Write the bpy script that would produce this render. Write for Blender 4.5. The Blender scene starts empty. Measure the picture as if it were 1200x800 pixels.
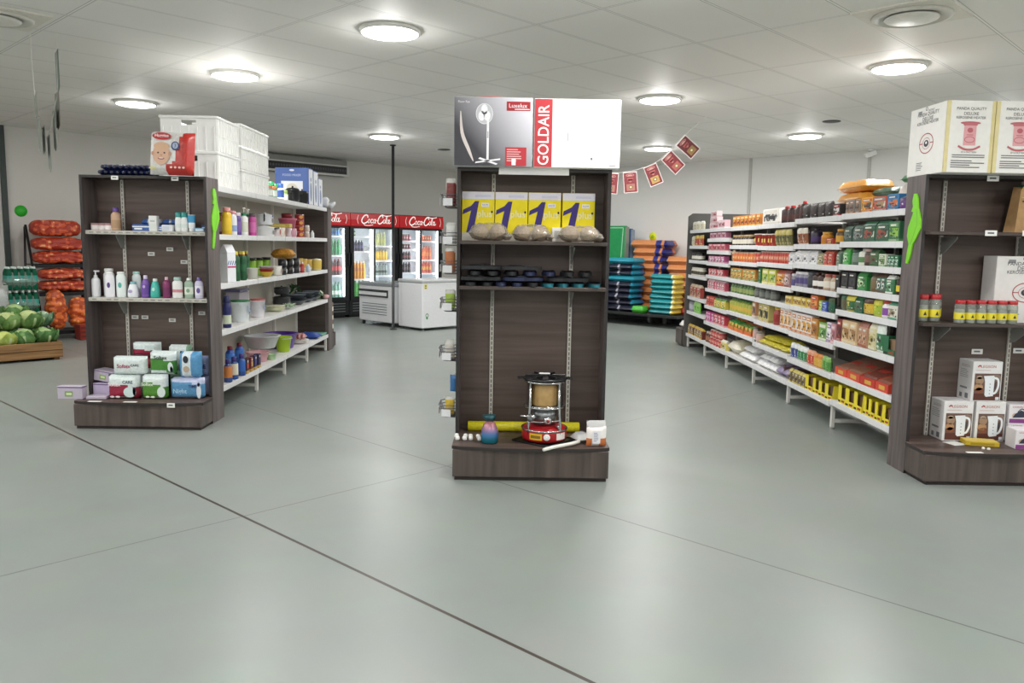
import bpy, bmesh, math, random
from mathutils import Matrix, Vector
random.seed(7)
PI = math.pi
sc = bpy.context.scene
COL = sc.collection
SA, CA = math.sin(math.radians(44.5)), math.cos(math.radians(44.5))
RZ = math.radians(45.5)          # the room stands at 45 degrees to the shelf rows
def rm(u, v, z=0.0):
    return Vector((u*SA - v*CA, u*CA + v*SA, z))
# ------------------------------------------------------------------ materials
MATS = {}
def lin(h):
    h = h.lstrip('#')
    out = []
    for i in (0, 2, 4):
        c = int(h[i:i+2], 16)/255
        out.append(c/12.92 if c <= .04045 else ((c+.055)/1.055)**2.4)
    return tuple(out)
def newmat(name):
    m = bpy.data.materials.new(name); m.use_nodes = True
    nt = m.node_tree; nt.nodes.clear()
    out = nt.nodes.new('ShaderNodeOutputMaterial')
    return m, nt, out
def nd(nt, t, **kw):
    n = nt.nodes.new(t)
    for k, v in kw.items():
        if k.startswith('i_'):
            n.inputs[k[2:].replace('_', ' ')].default_value = v
        else:
            setattr(n, k, v)
    return n
def mat(hexc, rough=.5, metal=0., noise=.05, scale=30., bump=0., emit=0., coat=0., sub=None):
    key = (hexc, rough, metal, noise, scale, bump, emit, coat)
    if key in MATS: return MATS[key]
    m, nt, out = newmat('surface_' + hexc.strip('#'))
    p = nd(nt, 'ShaderNodeBsdfPrincipled'); c = lin(hexc)
    tc = nd(nt, 'ShaderNodeTexCoord'); nz = nd(nt, 'ShaderNodeTexNoise')
    nz.inputs['Scale'].default_value = scale; nz.inputs['Detail'].default_value = 3
    nt.links.new(tc.outputs['Object'], nz.inputs['Vector'])
    mx = nd(nt, 'ShaderNodeMix', data_type='RGBA')
    mx.inputs[6].default_value = tuple(x*(1-noise*2) for x in c) + (1,)
    mx.inputs[7].default_value = tuple(min(1, x*(1+noise*2)) for x in c) + (1,)
    nt.links.new(nz.outputs['Fac'], mx.inputs[0]); nt.links.new(mx.outputs[2], p.inputs['Base Color'])
    p.inputs['Roughness'].default_value = rough; p.inputs['Metallic'].default_value = metal
    if coat: p.inputs['Coat Weight'].default_value = coat; p.inputs['Coat Roughness'].default_value = .1
    if bump:
        b = nd(nt, 'ShaderNodeBump'); b.inputs['Strength'].default_value = bump; b.inputs['Distance'].default_value = .01
        nt.links.new(nz.outputs['Fac'], b.inputs['Height']); nt.links.new(b.outputs['Normal'], p.inputs['Normal'])
    if emit:
        p.inputs['Emission Color'].default_value = c + (1,); p.inputs['Emission Strength'].default_value = emit
    nt.links.new(p.outputs[0], out.inputs[0])
    MATS[key] = m
    return m
def dull(h, k=.10):
    r, g, b = (int(h[i:i+2], 16) for i in (0, 2, 4)); l = .3*r+.59*g+.11*b
    return '%02x%02x%02x' % tuple(int(round(x+(l-x)*k)) for x in (r, g, b))
def K(h): return mat(dull(h), .55, noise=.03)             # printed card
def PL(h): return mat(dull(h), .3, noise=.02)             # glossy plastic
def FOIL(h): return mat(dull(h, .16), .3, noise=.12, scale=60, bump=.35)   # packet film
def ST(h='d8d9d6', r=.4): return mat(h, r, 0., noise=.03)      # painted steel
def PRINT(a, b, c, scale=38., rough=.4):
    """busy packet print: patches of three inks"""
    key = ('print', a, b, c, scale)
    if key in MATS: return MATS[key]
    m, nt, out = newmat('packet_print')
    p = nd(nt, 'ShaderNodeBsdfPrincipled'); tc = nd(nt, 'ShaderNodeTexCoord'); v = nd(nt, 'ShaderNodeTexVoronoi'); v.inputs['Scale'].default_value = scale; v.distance = 'MANHATTAN'
    nt.links.new(tc.outputs['Object'], v.inputs['Vector'])
    sp = nd(nt, 'ShaderNodeSeparateColor'); nt.links.new(v.outputs['Color'], sp.inputs[0])
    cr = nd(nt, 'ShaderNodeValToRGB'); cr.color_ramp.interpolation = 'CONSTANT'; e = cr.color_ramp.elements
    e[0].position = 0; e[0].color = lin(dull(a)) + (1,); e[1].position = .45; e[1].color = lin(dull(b)) + (1,)
    for ps, h in ((.68, c), (.84, '2f2926'), (.92, 'dcd5c8')):
        q = e.new(ps); q.color = lin(dull(h)) + (1,)
    nt.links.new(sp.outputs[0], cr.inputs[0]); nt.links.new(cr.outputs[0], p.inputs['Base Color']); p.inputs['Roughness'].default_value = rough
    nt.links.new(p.outputs[0], out.inputs[0]); MATS[key] = m
    return m
CHROME = mat('c9cccf', .18, 1., noise=.02)
GREYST = mat('a9aaa6', .42, .3, noise=.04)
WHITE = ST('f0f0ee', .35)
BLACK = mat('17171a', .4, noise=.05)
DARKST = mat('26272b', .35, noise=.05)
def clear(hexc='ffffff', tint=.85, rough=.06, spec=1.0, key=''):
    k = ('clear', hexc, tint, rough)
    if k in MATS: return MATS[k]
    m, nt, out = newmat('clear_' + hexc)
    c = lin(hexc)
    tr = nd(nt, 'ShaderNodeBsdfTransparent'); tr.inputs[0].default_value = tuple(1-(1-x)*(1-tint)*1.0 if hexc == 'ffffff' else x for x in c) + (1,)
    gl = nd(nt, 'ShaderNodeBsdfGlossy'); gl.inputs['Roughness'].default_value = rough; gl.inputs[0].default_value = (1, 1, 1, 1)
    df = nd(nt, 'ShaderNodeBsdfDiffuse'); df.inputs[0].default_value = c + (1,)
    lw = nd(nt, 'ShaderNodeLayerWeight'); lw.inputs[0].default_value = .25
    m1 = nd(nt, 'ShaderNodeMixShader'); m1.inputs[0].default_value = 1-tint
    m2 = nd(nt, 'ShaderNodeMixShader')
    nt.links.new(tr.outputs[0], m1.inputs[1]); nt.links.new(df.outputs[0], m1.inputs[2])
    mt = nd(nt, 'ShaderNodeMath', operation='MULTIPLY'); mt.inputs[1].default_value = .6
    nt.links.new(lw.outputs['Fresnel'], mt.inputs[0]); nt.links.new(mt.outputs[0], m2.inputs[0])
    nt.links.new(m1.outputs[0], m2.inputs[1]); nt.links.new(gl.outputs[0], m2.inputs[2])
    nt.links.new(m2.outputs[0], out.inputs[0])
    MATS[k] = m
    return m
GLASS = clear('ffffff', .94, .02)
FILM = clear('f4f4f4', .55, .15)
def wood(name, a, b, axis='X', sc_=3.0, rough=.45):
    m, nt, out = newmat(name)
    p = nd(nt, 'ShaderNodeBsdfPrincipled'); tc = nd(nt, 'ShaderNodeTexCoord'); mp = nd(nt, 'ShaderNodeMapping')
    s = {'X': (.6, 14, 14), 'Z': (9, 9, .6), 'Y': (14, .6, 14)}[axis]
    mp.inputs['Scale'].default_value = s
    nz = nd(nt, 'ShaderNodeTexNoise'); nz.inputs['Scale'].default_value = sc_; nz.inputs['Detail'].default_value = 6; nz.inputs['Distortion'].default_value = .6
    cr = nd(nt, 'ShaderNodeValToRGB')
    cr.color_ramp.elements[0].position = .3; cr.color_ramp.elements[0].color = lin(a) + (1,)
    cr.color_ramp.elements[1].position = .72; cr.color_ramp.elements[1].color = lin(b) + (1,)
    e = cr.color_ramp.elements.new(.5); e.color = tuple((x+y)/2 for x, y in zip(lin(a), lin(b))) + (1,)
    nt.links.new(tc.outputs['Object'], mp.inputs[0]); nt.links.new(mp.outputs[0], nz.inputs['Vector'])
    nt.links.new(nz.outputs['Fac'], cr.inputs[0]); nt.links.new(cr.outputs[0], p.inputs['Base Color'])
    p.inputs['Roughness'].default_value = rough
    nt.links.new(p.outputs[0], out.inputs[0])
    return m
LAM = wood('dark_laminate_level_grain', '43352f', '64544e', 'X', 1.4)
LAMV = wood('dark_laminate_upright_grain', '4a4140', '716765', 'Z')
LAMK = wood('dark_laminate_kick', '3b322f', '61554f', 'Z', 1.6)
LAMD = wood('dark_laminate_dim', '3a312e', '524641', 'X', 1.4)
PINE = wood('rough_pine', '6f4d2c', 'a57f50', 'X', 3, .7)
# ------------------------------------------------------------------ mesh builder
TXT = {}
def text_geo(s, bold=0.0):
    k = (s, bold)
    if k not in TXT:
        cu = bpy.data.curves.new('lettering_source', 'FONT'); cu.body = s; cu.resolution_u = 3; cu.offset = bold
        cu.align_x = 'CENTER'; cu.align_y = 'CENTER'
        o = bpy.data.objects.new('lettering_source', cu); COL.objects.link(o)
        dg = bpy.context.evaluated_depsgraph_get()
        me = bpy.data.meshes.new_from_object(o.evaluated_get(dg))
        vs = [v.co.copy() for v in me.vertices]; fs = [tuple(p.vertices) for p in me.polygons]
        bpy.data.objects.remove(o); bpy.data.curves.remove(cu); bpy.data.meshes.remove(me)
        x0 = min(v.x for v in vs); x1 = max(v.x for v in vs); y0 = min(v.y for v in vs); y1 = max(v.y for v in vs)
        TXT[k] = ([((v.x-(x0+x1)/2)/(x1-x0), (v.y-(y0+y1)/2)/(y1-y0)) for v in vs], fs, (x1-x0)/(y1-y0))
    return TXT[k]
def catmull(pts, n=6):
    if len(pts) < 3: return pts
    out = []
    P = [pts[0]] + list(pts) + [pts[-1]]
    for i in range(1, len(P)-2):
        p0, p1, p2, p3 = P[i-1:i+3]
        for k in range(n):
            t = k/n
            out.append(tuple(.5*((2*b) + (-a+c)*t + (2*a-5*b+4*c-d)*t*t + (-a+3*b-3*c+d)*t**3) for a, b, c, d in zip(p0, p1, p2, p3)))
    out.append(pts[-1])
    return out
class MB:
    def __init__(s):
        s.v = []; s.f = []; s.mi = []; s.sm = []; s.mats = []; s.T = Matrix.Identity(4)
    def at(s, x=0, y=0, z=0, rz=0, rx=0, ry=0, sc_=1.0):
        s.T = Matrix.Translation((x, y, z)) @ Matrix.Rotation(rz, 4, 'Z') @ Matrix.Rotation(ry, 4, 'Y') @ Matrix.Rotation(rx, 4, 'X') @ Matrix.Scale(sc_, 4)
        return s
    def slot(s, m):
        if m not in s.mats: s.mats.append(m)
        return s.mats.index(m)
    def add(s, vs, fs, m, smooth=False):
        b = len(s.v)
        s.v.extend((s.T @ Vector(p))[:] for p in vs)
        if isinstance(m, (list, tuple)):
            idx = [s.slot(q) for q in m]
        else:
            idx = [s.slot(m)]*len(fs)
        for f, i in zip(fs, idx):
            s.f.append(tuple(b+k for k in f)); s.mi.append(i); s.sm.append(smooth)
        return s
    def box(s, x0, x1, y0, y1, z0, z1, m):
        v = [(x, y, z) for x in (x0, x1) for y in (y0, y1) for z in (z0, z1)]
        return s.add(v, [(0, 1, 3, 2), (4, 6, 7, 5), (0, 4, 5, 1), (2, 3, 7, 6), (0, 2, 6, 4), (1, 5, 7, 3)], m)
    def rbox(s, x0, x1, y0, y1, z0, z1, m, b=.004, smooth=False):
        lo = (x0, y0, z0); hi = (x1, y1, z1)
        V = {}; vs = []
        for i in (0, 1):
            for j in (0, 1):
                for k in (0, 1):
                    for a in range(3):
                        p = []
                        for ax, sgn in enumerate((i, j, k)):
                            e = hi[ax] if sgn else lo[ax]
                            if ax != a: e += -b if sgn else b
                            p.append(e)
                        V[(i, j, k, a)] = len(vs); vs.append(tuple(p))
        fs = []
        for a in range(3):
            o = [x for x in range(3) if x != a]
            for sg in (0, 1):
                q = []
                for (p, r) in ((0, 0), (1, 0), (1, 1), (0, 1)):
                    t = [0, 0, 0]; t[a] = sg; t[o[0]] = p; t[o[1]] = r
                    q.append(V[(*t, a)])
                fs.append(tuple(q))
        for c in range(3):
            a, d = [x for x in range(3) if x != c]
            for sa in (0, 1):
                for sd in (0, 1):
                    t0 = [0, 0, 0]; t0[a] = sa; t0[d] = sd; t1 = list(t0); t1[c] = 1
                    fs.append((V[(*t0, a)], V[(*t1, a)], V[(*t1, d)], V[(*t0, d)]))
        for i in (0, 1):
            for j in (0, 1):
                for k in (0, 1):
                    fs.append(tuple(V[(i, j, k, a)] for a in range(3)))
        return s.add(vs, fs, m, smooth)
    def lathe(s, prof, m, seg=16, c=(0, 0, 0), sx=1., sy=1., smooth=True, lump=0., power=2.):
        vs = []; fs = []; ms = []
        n = len(prof)
        for (r, z) in prof:
            for k in range(seg):
                a = 2*PI*k/seg
                ca, sa = math.cos(a), math.sin(a)
                if power != 2.:
                    q = (abs(ca)**power + abs(sa)**power)**(-1/power); ca *= q; sa *= q
                rr = r*(1 + (random.uniform(-lump, lump) if lump else 0))
                vs.append((c[0]+rr*sx*ca, c[1]+rr*sy*sa, c[2]+z))
        ml = m if isinstance(m, list) else [m]*(n-1)
        for i in range(n-1):
            for k in range(seg):
                k2 = (k+1) % seg
                fs.append((i*seg+k, i*seg+k2, (i+1)*seg+k2, (i+1)*seg+k)); ms.append(ml[i])
        if prof[0][0] > 1e-5: fs.append(tuple(range(seg))[::-1]); ms.append(ml[0])
        if prof[-1][0] > 1e-5: fs.append(tuple((n-1)*seg+k for k in range(seg))); ms.append(ml[-1])
        return s.add(vs, fs, ms, smooth)
    def tube(s, pts, r, m, seg=8, closed=False, smooth=True):
        pts = [Vector(p) for p in pts]; n = len(pts); vs = []; fs = []
        up = None
        for i, p in enumerate(pts):
            if closed: d = (pts[(i+1) % n]-pts[i-1])
            else: d = pts[min(i+1, n-1)]-pts[max(i-1, 0)]
            d.normalize()
            if up is None: up = Vector((0, 0, 1)) if abs(d.z) < .9 else Vector((1, 0, 0))
            e1 = d.cross(up); 
            if e1.length < 1e-4: e1 = d.cross(Vector((.3, .7, .2)))
            e1.normalize(); e2 = e1.cross(d); up = e2
            rr = r[i] if isinstance(r, (list, tuple)) else r
            for k in range(seg):
                a = 2*PI*k/seg
                vs.append(p + e1*rr*math.cos(a) + e2*rr*math.sin(a))
        rng = n if closed else n-1
        for i in range(rng):
            j = (i+1) % n
            for k in range(seg):
                k2 = (k+1) % seg
                fs.append((i*seg+k, i*seg+k2, j*seg+k2, j*seg+k))
        if not closed:
            fs.append(tuple(range(seg))[::-1]); fs.append(tuple((n-1)*seg+k for k in range(seg)))
        return s.add(vs, fs, m, smooth)
    def prism(s, out, d0, d1, m, plane='xz', smooth=False):
        n = len(out)
        def P(a, b, d): return {'xz': (a, d, b), 'xy': (a, b, d), 'yz': (d, a, b)}[plane]
        vs = [P(a, b, d0) for a, b in out] + [P(a, b, d1) for a, b in out]
        fs = [tuple(range(n)), tuple(range(n, 2*n))] + [(i, (i+1) % n, n+(i+1) % n, n+i) for i in range(n)]
        return s.add(vs, fs, m, smooth)
    def quad(s, x0, x1, z0, z1, y, m):      # print on a front face
        return s.add([(x0, y, z0), (x1, y, z0), (x1, y, z1), (x0, y, z1)], [(0, 1, 2, 3)], m)
    def poly(s, pts, y, m):
        return s.add([(a, y, b) for a, b in pts], [tuple(range(len(pts)))], m)
    def ell(s, cx, cz, rx, rz_, y, m, n=20):
        return s.poly([(cx+rx*math.cos(2*PI*k/n), cz+rz_*math.sin(2*PI*k/n)) for k in range(n)], y, m)
    def ring(s, cx, cz, rx, rz_, w, y, m, n=28):
        vs = []
        for k in range(n):
            a = 2*PI*k/n
            vs += [(cx+rx*math.cos(a), y, cz+rz_*math.sin(a)), (cx+(rx-w)*math.cos(a), y, cz+(rz_-w)*math.sin(a))]
        return s.add(vs, [(2*k, 2*((k+1) % n), 2*((k+1) % n)+1, 2*k+1) for k in range(n)], m)
    def stroke(s, pts, w, y, m, smooth_n=6):
        pts = catmull(pts, smooth_n); n = len(pts); vs = []
        for i, (a, b) in enumerate(pts):
            q0 = pts[max(i-1, 0)]; q1 = pts[min(i+1, n-1)]
            d = Vector((q1[0]-q0[0], q1[1]-q0[1])); d.normalize()
            ww = w if not isinstance(w, (list, tuple)) else w[0] + (w[1]-w[0])*math.sin(PI*i/(n-1))
            vs += [(a-d.y*ww/2, y, b+d.x*ww/2), (a+d.y*ww/2, y, b-d.x*ww/2)]
        return s.add(vs, [(2*i, 2*i+1, 2*i+3, 2*i+2) for i in range(n-1)], m)
    def text(s, t, cx, cz, y, m, w=None, h=None, rot=0., bold=0.0):
        vs, fs, asp = text_geo(t, bold)
        if w is None: w = h*asp
        if h is None: h = w/asp
        c, sn = math.cos(rot), math.sin(rot)
        return s.add([(cx + a*w*c - b*h*sn, y, cz + a*w*sn + b*h*c) for a, b in vs], fs, m)
    def pillow(s, w, d, h, col, nu=8, nv=10, lump=0., crimp=.0, pu=2.6, pv=3.0, seed=None):
        """a filled bag standing in the xz plane, base at z=0; col is a material or a function (u, v, front) -> material"""
        rnd = random.Random(seed if seed is not None else random.random())
        vs = []; fs = []; ms = []
        def prof(u, v):
            a = max(0, 1-abs(2*u-1)**pu); b = max(0, 1-abs(2*v-1)**pv)
            return (a*b)**.5
        for side in (-1, 1):
            for j in range(nv+1):
                for i in range(nu+1):
                    u, v = i/nu, j/nv
                    e = 0 if i in (0, nu) or j in (0, nv) else rnd.uniform(-lump, lump)
                    pinch = 1-.06*math.sin(PI*v)*0
                    vs.append(((u-.5)*w*pinch, side*d/2*prof(u, v)*(1+e), v*h))
        N = (nu+1)*(nv+1)
        for si in (0, 1):
            for j in range(nv):
                for i in range(nu):
                    a = si*N+j*(nu+1)+i
                    fs.append((a, a+1, a+nu+2, a+nu+1))
                    ms.append(col((i+.5)/nu, (j+.5)/nv, si == 0) if callable(col) else col)
        ms2 = [x for x in ms]
        return s.add(vs, fs, ms2, True)
    def lying(s, w, l, h, col, lump=.08, nu=8, nv=10, seed=None, z=0., p=2.6):
        """a filled bag lying flat, base at z, l along y"""
        rnd = random.Random(seed if seed is not None else random.random())
        vs = []; fs = []; ms = []
        def prof(u, v):
            return (max(0, 1-abs(2*u-1)**p)*max(0, 1-abs(2*v-1)**p))**(.45 if p < 5 else .28 if p < 7 else .16)
        for side in (0, 1):
            for j in range(nv+1):
                for i in range(nu+1):
                    u, v = i/nu, j/nv
                    e = 1+(0 if i in (0, nu) or j in (0, nv) else rnd.uniform(-lump, lump))
                    q = min(1., prof(u, v)*e)
                    zz = h*.42*(1-q*.98) if side == 0 else h*(.42+.58*q)
                    vs.append(((u-.5)*w, (v-.5)*l, z+max(0.001, zz)))
        N = (nu+1)*(nv+1)
        for si in (0, 1):
            for j in range(nv):
                for i in range(nu):
                    a = si*N+j*(nu+1)+i
                    fs.append((a, a+1, a+nu+2, a+nu+1))
                    ms.append(col((i+.5)/nu, (j+.5)/nv, si == 1) if callable(col) else col)
        return s.add(vs, fs, ms, True)
    def mesh(s, name):
        me = bpy.data.meshes.new(name)
        bm = bmesh.new()
        bv = [bm.verts.new(p) for p in s.v]
        for f, i, sm in zip(s.f, s.mi, s.sm):
            try:
                q = bm.faces.new([bv[k] for k in f])
            except ValueError:
                continue
            q.material_index = i; q.smooth = sm
        bmesh.ops.recalc_face_normals(bm, faces=bm.faces)
        bm.to_mesh(me); bm.free()
        for m in s.mats: me.materials.append(m)
        return me
# ------------------------------------------------------------------ objects
def tag(o, label=None, cat=None, group=None, kind=None):
    for k, v in (('label', label), ('category', cat), ('group', group), ('kind', kind)):
        if v: o[k] = v
    return o
def obj(name, me, parent=None, loc=(0, 0, 0), rz=0.):
    if isinstance(me, MB): me = me.mesh(name)
    o = bpy.data.objects.new(name, me); COL.objects.link(o)
    o.location = loc; o.rotation_euler = (0, 0, rz)
    if parent: o.parent = parent
    return o
def thing(name, label, cat, loc=(0, 0, 0), rz=0., group=None, rot=None):
    o = bpy.data.objects.new(name, None); COL.objects.link(o); o.empty_display_size = .1
    o.location = loc; o.rotation_euler = rot if rot else (0, 0, rz)
    return tag(o, label, cat, group)
def single(name, me, label, cat, loc=(0, 0, 0), rz=0., group=None, rot=None):
    o = obj(name, me, None, loc, rz)
    if rot: o.rotation_euler = rot
    return tag(o, label, cat, group)
def struct(name, mb, loc=(0, 0, 0), rz=0.):
    return tag(obj(name, mb, None, loc, rz), kind='structure')
def kids(o): return [c for c in COL.objects if c.parent == o]
def dup(root, loc, rz, label, rot=None):
    def cp(o, par):
        c = o.copy(); COL.objects.link(c)
        if par is not None: c.parent = par
        for k in KID.get(o.name, ()): cp(k, c)
        return c
    KID = {}
    for c in COL.objects:
        if c.parent: KID.setdefault(c.parent.name, []).append(c)
    r = cp(root, None); r.location = loc; r.rotation_euler = rot if rot else (0, 0, rz); r['label'] = label
    return r
ORD = ['first', 'second', 'third', 'fourth', 'fifth', 'sixth', 'seventh', 'eighth', 'ninth', 'tenth', 'eleventh', 'twelfth', 'thirteenth', 'fourteenth', 'fifteenth', 'sixteenth']
# ------------------------------------------------------------------ camera
H0 = 1.45
def camera():
    f = 935.; pitch = math.radians(6.9); roll = math.radians(.95); yaw = math.radians(.47)
    fw = Vector((math.sin(yaw)*math.cos(pitch), math.cos(yaw)*math.cos(pitch), -math.sin(pitch)))
    r0 = Vector((math.cos(yaw), -math.sin(yaw), 0)); u0 = r0.cross(fw)
    r = r0*math.cos(roll)+u0*math.sin(roll); u = u0*math.cos(roll)-r0*math.sin(roll)
    cd = bpy.data.cameras.new('camera'); cd.sensor_width = 36; cd.lens = f/1200*36; cd.clip_end = 100
    o = bpy.data.objects.new('camera', cd); COL.objects.link(o)
    M = Matrix((r, u, -fw)).transposed().to_4x4(); M.translation = (0, 0, H0)
    o.matrix_world = M
    sc.camera = o
camera()
# ------------------------------------------------------------------ room shell
HC = 3.05; U0, U1, V0, V1 = -5., 13.38, -6., 13.62
def linemask(nt, coord, pos, width, period=None, slope=None, other=None):
    """1 where |coord - pos| < width/2 (repeated with the period)"""
    src = coord
    if slope:
        a = nd(nt, 'ShaderNodeMath', operation='MULTIPLY_ADD'); a.inputs[1].default_value = slope
        nt.links.new(other, a.inputs[0]); nt.links.new(coord, a.inputs[2]); src = a.outputs[0]
    a = nd(nt, 'ShaderNodeMath', operation='SUBTRACT'); a.inputs[1].default_value = pos
    nt.links.new(src, a.inputs[0]); q = a.outputs[0]
    if period:
        b = nd(nt, 'ShaderNodeMath', operation='PINGPONG'); b.inputs[1].default_value = period/2
        nt.links.new(q, b.inputs[0]); q = b.outputs[0]
    else:
        b = nd(nt, 'ShaderNodeMath', operation='ABSOLUTE'); nt.links.new(q, b.inputs[0]); q = b.outputs[0]
    c = nd(nt, 'ShaderNodeMath', operation='LESS_THAN'); c.inputs[1].default_value = width/2
    nt.links.new(q, c.inputs[0])
    return c.outputs[0]
def mixc(nt, fac, a, colr):
    m = nd(nt, 'ShaderNodeMix', data_type='RGBA'); nt.links.new(fac, m.inputs[0]); nt.links.new(a, m.inputs[6])
    m.inputs[7].default_value = lin(colr) + (1,)
    return m.outputs[2]
def floor_mat():
    m, nt, out = newmat('grey_green_epoxy_floor')
    p = nd(nt, 'ShaderNodeBsdfPrincipled'); tc = nd(nt, 'ShaderNodeTexCoord'); sx = nd(nt, 'ShaderNodeSeparateXYZ')
    nt.links.new(tc.outputs['Object'], sx.inputs[0])
    n1 = nd(nt, 'ShaderNodeTexNoise'); n1.inputs['Scale'].default_value = .55; n1.inputs['Detail'].default_value = 5
    n2 = nd(nt, 'ShaderNodeTexNoise'); n2.inputs['Scale'].default_value = 3.5; n2.inputs['Detail'].default_value = 6
    for n in (n1, n2): nt.links.new(tc.outputs['Object'], n.inputs['Vector'])
    cr = nd(nt, 'ShaderNodeValToRGB'); cr.color_ramp.elements[0].color = lin(FLOOR_A) + (1,); cr.color_ramp.elements[1].color = lin(FLOOR_B) + (1,)
    cr.color_ramp.elements[0].position = .3; cr.color_ramp.elements[1].position = .7
    nt.links.new(n1.outputs['Fac'], cr.inputs[0])
    mx = nd(nt, 'ShaderNodeMix', data_type='RGBA'); mx.blend_type = 'OVERLAY'; mx.inputs[0].default_value = .06
    nt.links.new(cr.outputs[0], mx.inputs[6]); nt.links.new(n2.outputs['Color'], mx.inputs[7])
    c = mx.outputs[2]
    U, V = sx.outputs[0], sx.outputs[1]
    c = mixc(nt, linemask(nt, U, 3.385, .009), c, '5d5f5b')
    c = mixc(nt, linemask(nt, V, 3.85, .008), c, '64665f')
    c = mixc(nt, linemask(nt, U, 2.045, .017, slope=.0235, other=V), c, '3f3731')
    nt.links.new(c, p.inputs['Base Color'])
    rr = nd(nt, 'ShaderNodeMapRange'); rr.inputs[3].default_value = .30; rr.inputs[4].default_value = .40
    nt.links.new(n2.outputs['Fac'], rr.inputs[0]); nt.links.new(rr.outputs[0], p.inputs['Roughness'])
    p.inputs['Specular IOR Level'].default_value = .45
    b = nd(nt, 'ShaderNodeBump'); b.inputs['Strength'].default_value = .02; b.inputs['Distance'].default_value = .01
    nt.links.new(n2.outputs['Fac'], b.inputs['Height']); nt.links.new(b.outputs[0], p.inputs['Normal'])
    nt.links.new(p.outputs[0], out.inputs[0])
    return m
def ceil_mat():
    m, nt, out = newmat('ceiling_tiles')
    p = nd(nt, 'ShaderNodeBsdfPrincipled'); tc = nd(nt, 'ShaderNodeTexCoord'); sx = nd(nt, 'ShaderNodeSeparateXYZ')
    nt.links.new(tc.outputs['Object'], sx.inputs[0])
    n1 = nd(nt, 'ShaderNodeTexNoise'); n1.inputs['Scale'].default_value = .8; n1.inputs['Detail'].default_value = 3
    nt.links.new(tc.outputs['Object'], n1.inputs['Vector'])
    cr = nd(nt, 'ShaderNodeValToRGB'); cr.color_ramp.elements[0].color = lin('e4e2de') + (1,); cr.color_ramp.elements[1].color = lin('eeece8') + (1,)
    nt.links.new(n1.outputs['Fac'], cr.inputs[0]); c = cr.outputs[0]
    U, V = sx.outputs[0], sx.outputs[1]
    for ax, pos, per in ((U, 4.46, 1.2), (V, 2.30, .606)):
        c = mixc(nt, linemask(nt, ax, pos, .026, per), c, 'aeaca7')  # shadow gap beside each T-bar, painted as a darker line
        c = mixc(nt, linemask(nt, ax, pos, .014, per), c, 'f0efec')
    nt.links.new(c, p.inputs['Base Color']); p.inputs['Roughness'].default_value = .6
    nt.links.new(p.outputs[0], out.inputs[0])
    return m
FLOOR_A, FLOOR_B = '818884', '8c928d'
fl = MB(); fl.box(U0-.2, U1+.2, V0-.2, V1+.2, -.2, 0, floor_mat()); struct('floor', fl, (0, 0, 0), RZ)
ce = MB(); ce.box(U0-.2, U1+.2, V0-.2, V1+.2, HC, HC+.2, ceil_mat()); struct('ceiling', ce, (0, 0, 0), RZ)
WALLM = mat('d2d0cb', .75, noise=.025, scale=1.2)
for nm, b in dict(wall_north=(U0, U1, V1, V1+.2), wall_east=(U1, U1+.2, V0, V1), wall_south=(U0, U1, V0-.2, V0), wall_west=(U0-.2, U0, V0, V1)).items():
    w = MB(); w.box(*b, 0, HC, mat('e3e2df', .75, noise=.02, scale=1.2) if nm == 'wall_east' else WALLM); struct(nm, w, (0, 0, 0), RZ)  # east wall's brighter light is put into its paler colour
# thin wall seams, the dark frame strip, the black service pole
for i, v in enumerate((7.07, 5.0)):
    t = MB(); t.box(U1-.02, U1+.005, v-.025, v+.025, 0, HC, mat('bdbcb8', .6)); struct('trim_%d' % (i+1), t, (0, 0, 0), RZ)
t = MB(); t.box(3.29, 3.36, V1-.05, V1+.01, 0, HC, mat('2f3a38', .5)); struct('trim_3', t, (0, 0, 0), RZ)
t = MB(); t.lathe([(.06, 0), (.06, .012), (.024, .014), (.024, 3.03), (.05, 3.032), (.05, 3.049)], mat('1c1c1f', .35), 14)
single('service_pole', t, 'thin black pole from floor to ceiling in front of the two low freezers', 'pole', rm(8.24, 10.76))
# ------------------------------------------------------------------ lamps
LAMP_W = 26.0; EXPO = .38
DIFF = mat('fffdf6', .5, noise=0., emit=9.)
LAMPS = []
for iu in range(5):
    for iv in range(8):
        LAMPS.append((-3.4+3.62*iu, -4.75+2.45*iv))
def add_lamp(u, v):
    ld = bpy.data.lights.new('ceiling_lamp', 'AREA'); ld.shape = 'DISK'; ld.size = .40; ld.energy = LAMP_W; ld.color = (1., .99, .975)
    o = bpy.data.objects.new('ceiling_lamp', ld); COL.objects.link(o); o.location = rm(u, v, HC-.058)
    pd = bpy.data.lights.new('ceiling_fill_light', 'POINT'); pd.shadow_soft_size = .09; pd.energy = LAMP_W*.2; pd.color = (1., .99, .975)  # unseen point light added to brighten the ceiling round the lamp
    p = bpy.data.objects.new('ceiling_fill_light', pd); COL.objects.link(p); p.location = rm(u, v, HC-.17)
for (u, v) in LAMPS:
    if v < V1-2.: add_lamp(u, v)
desc = {(2, 4): 'large bright round ceiling light nearest the shelf units, topmost in view', (2, 5): 'round ceiling light above the white crates, second in its row',
        (2, 6): 'round ceiling light above the onion rack, farthest in its row', (3, 6): 'round ceiling light at the head of the black pole',
        (3, 4): 'round ceiling light above the plain white fan carton', (3, 3): 'round ceiling light just behind the square ceiling vent',
        (4, 4): 'round ceiling light above the far end of grocery shelving', (4, 5): 'small far ceiling light beside the red bunting cards'}
first = None
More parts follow.
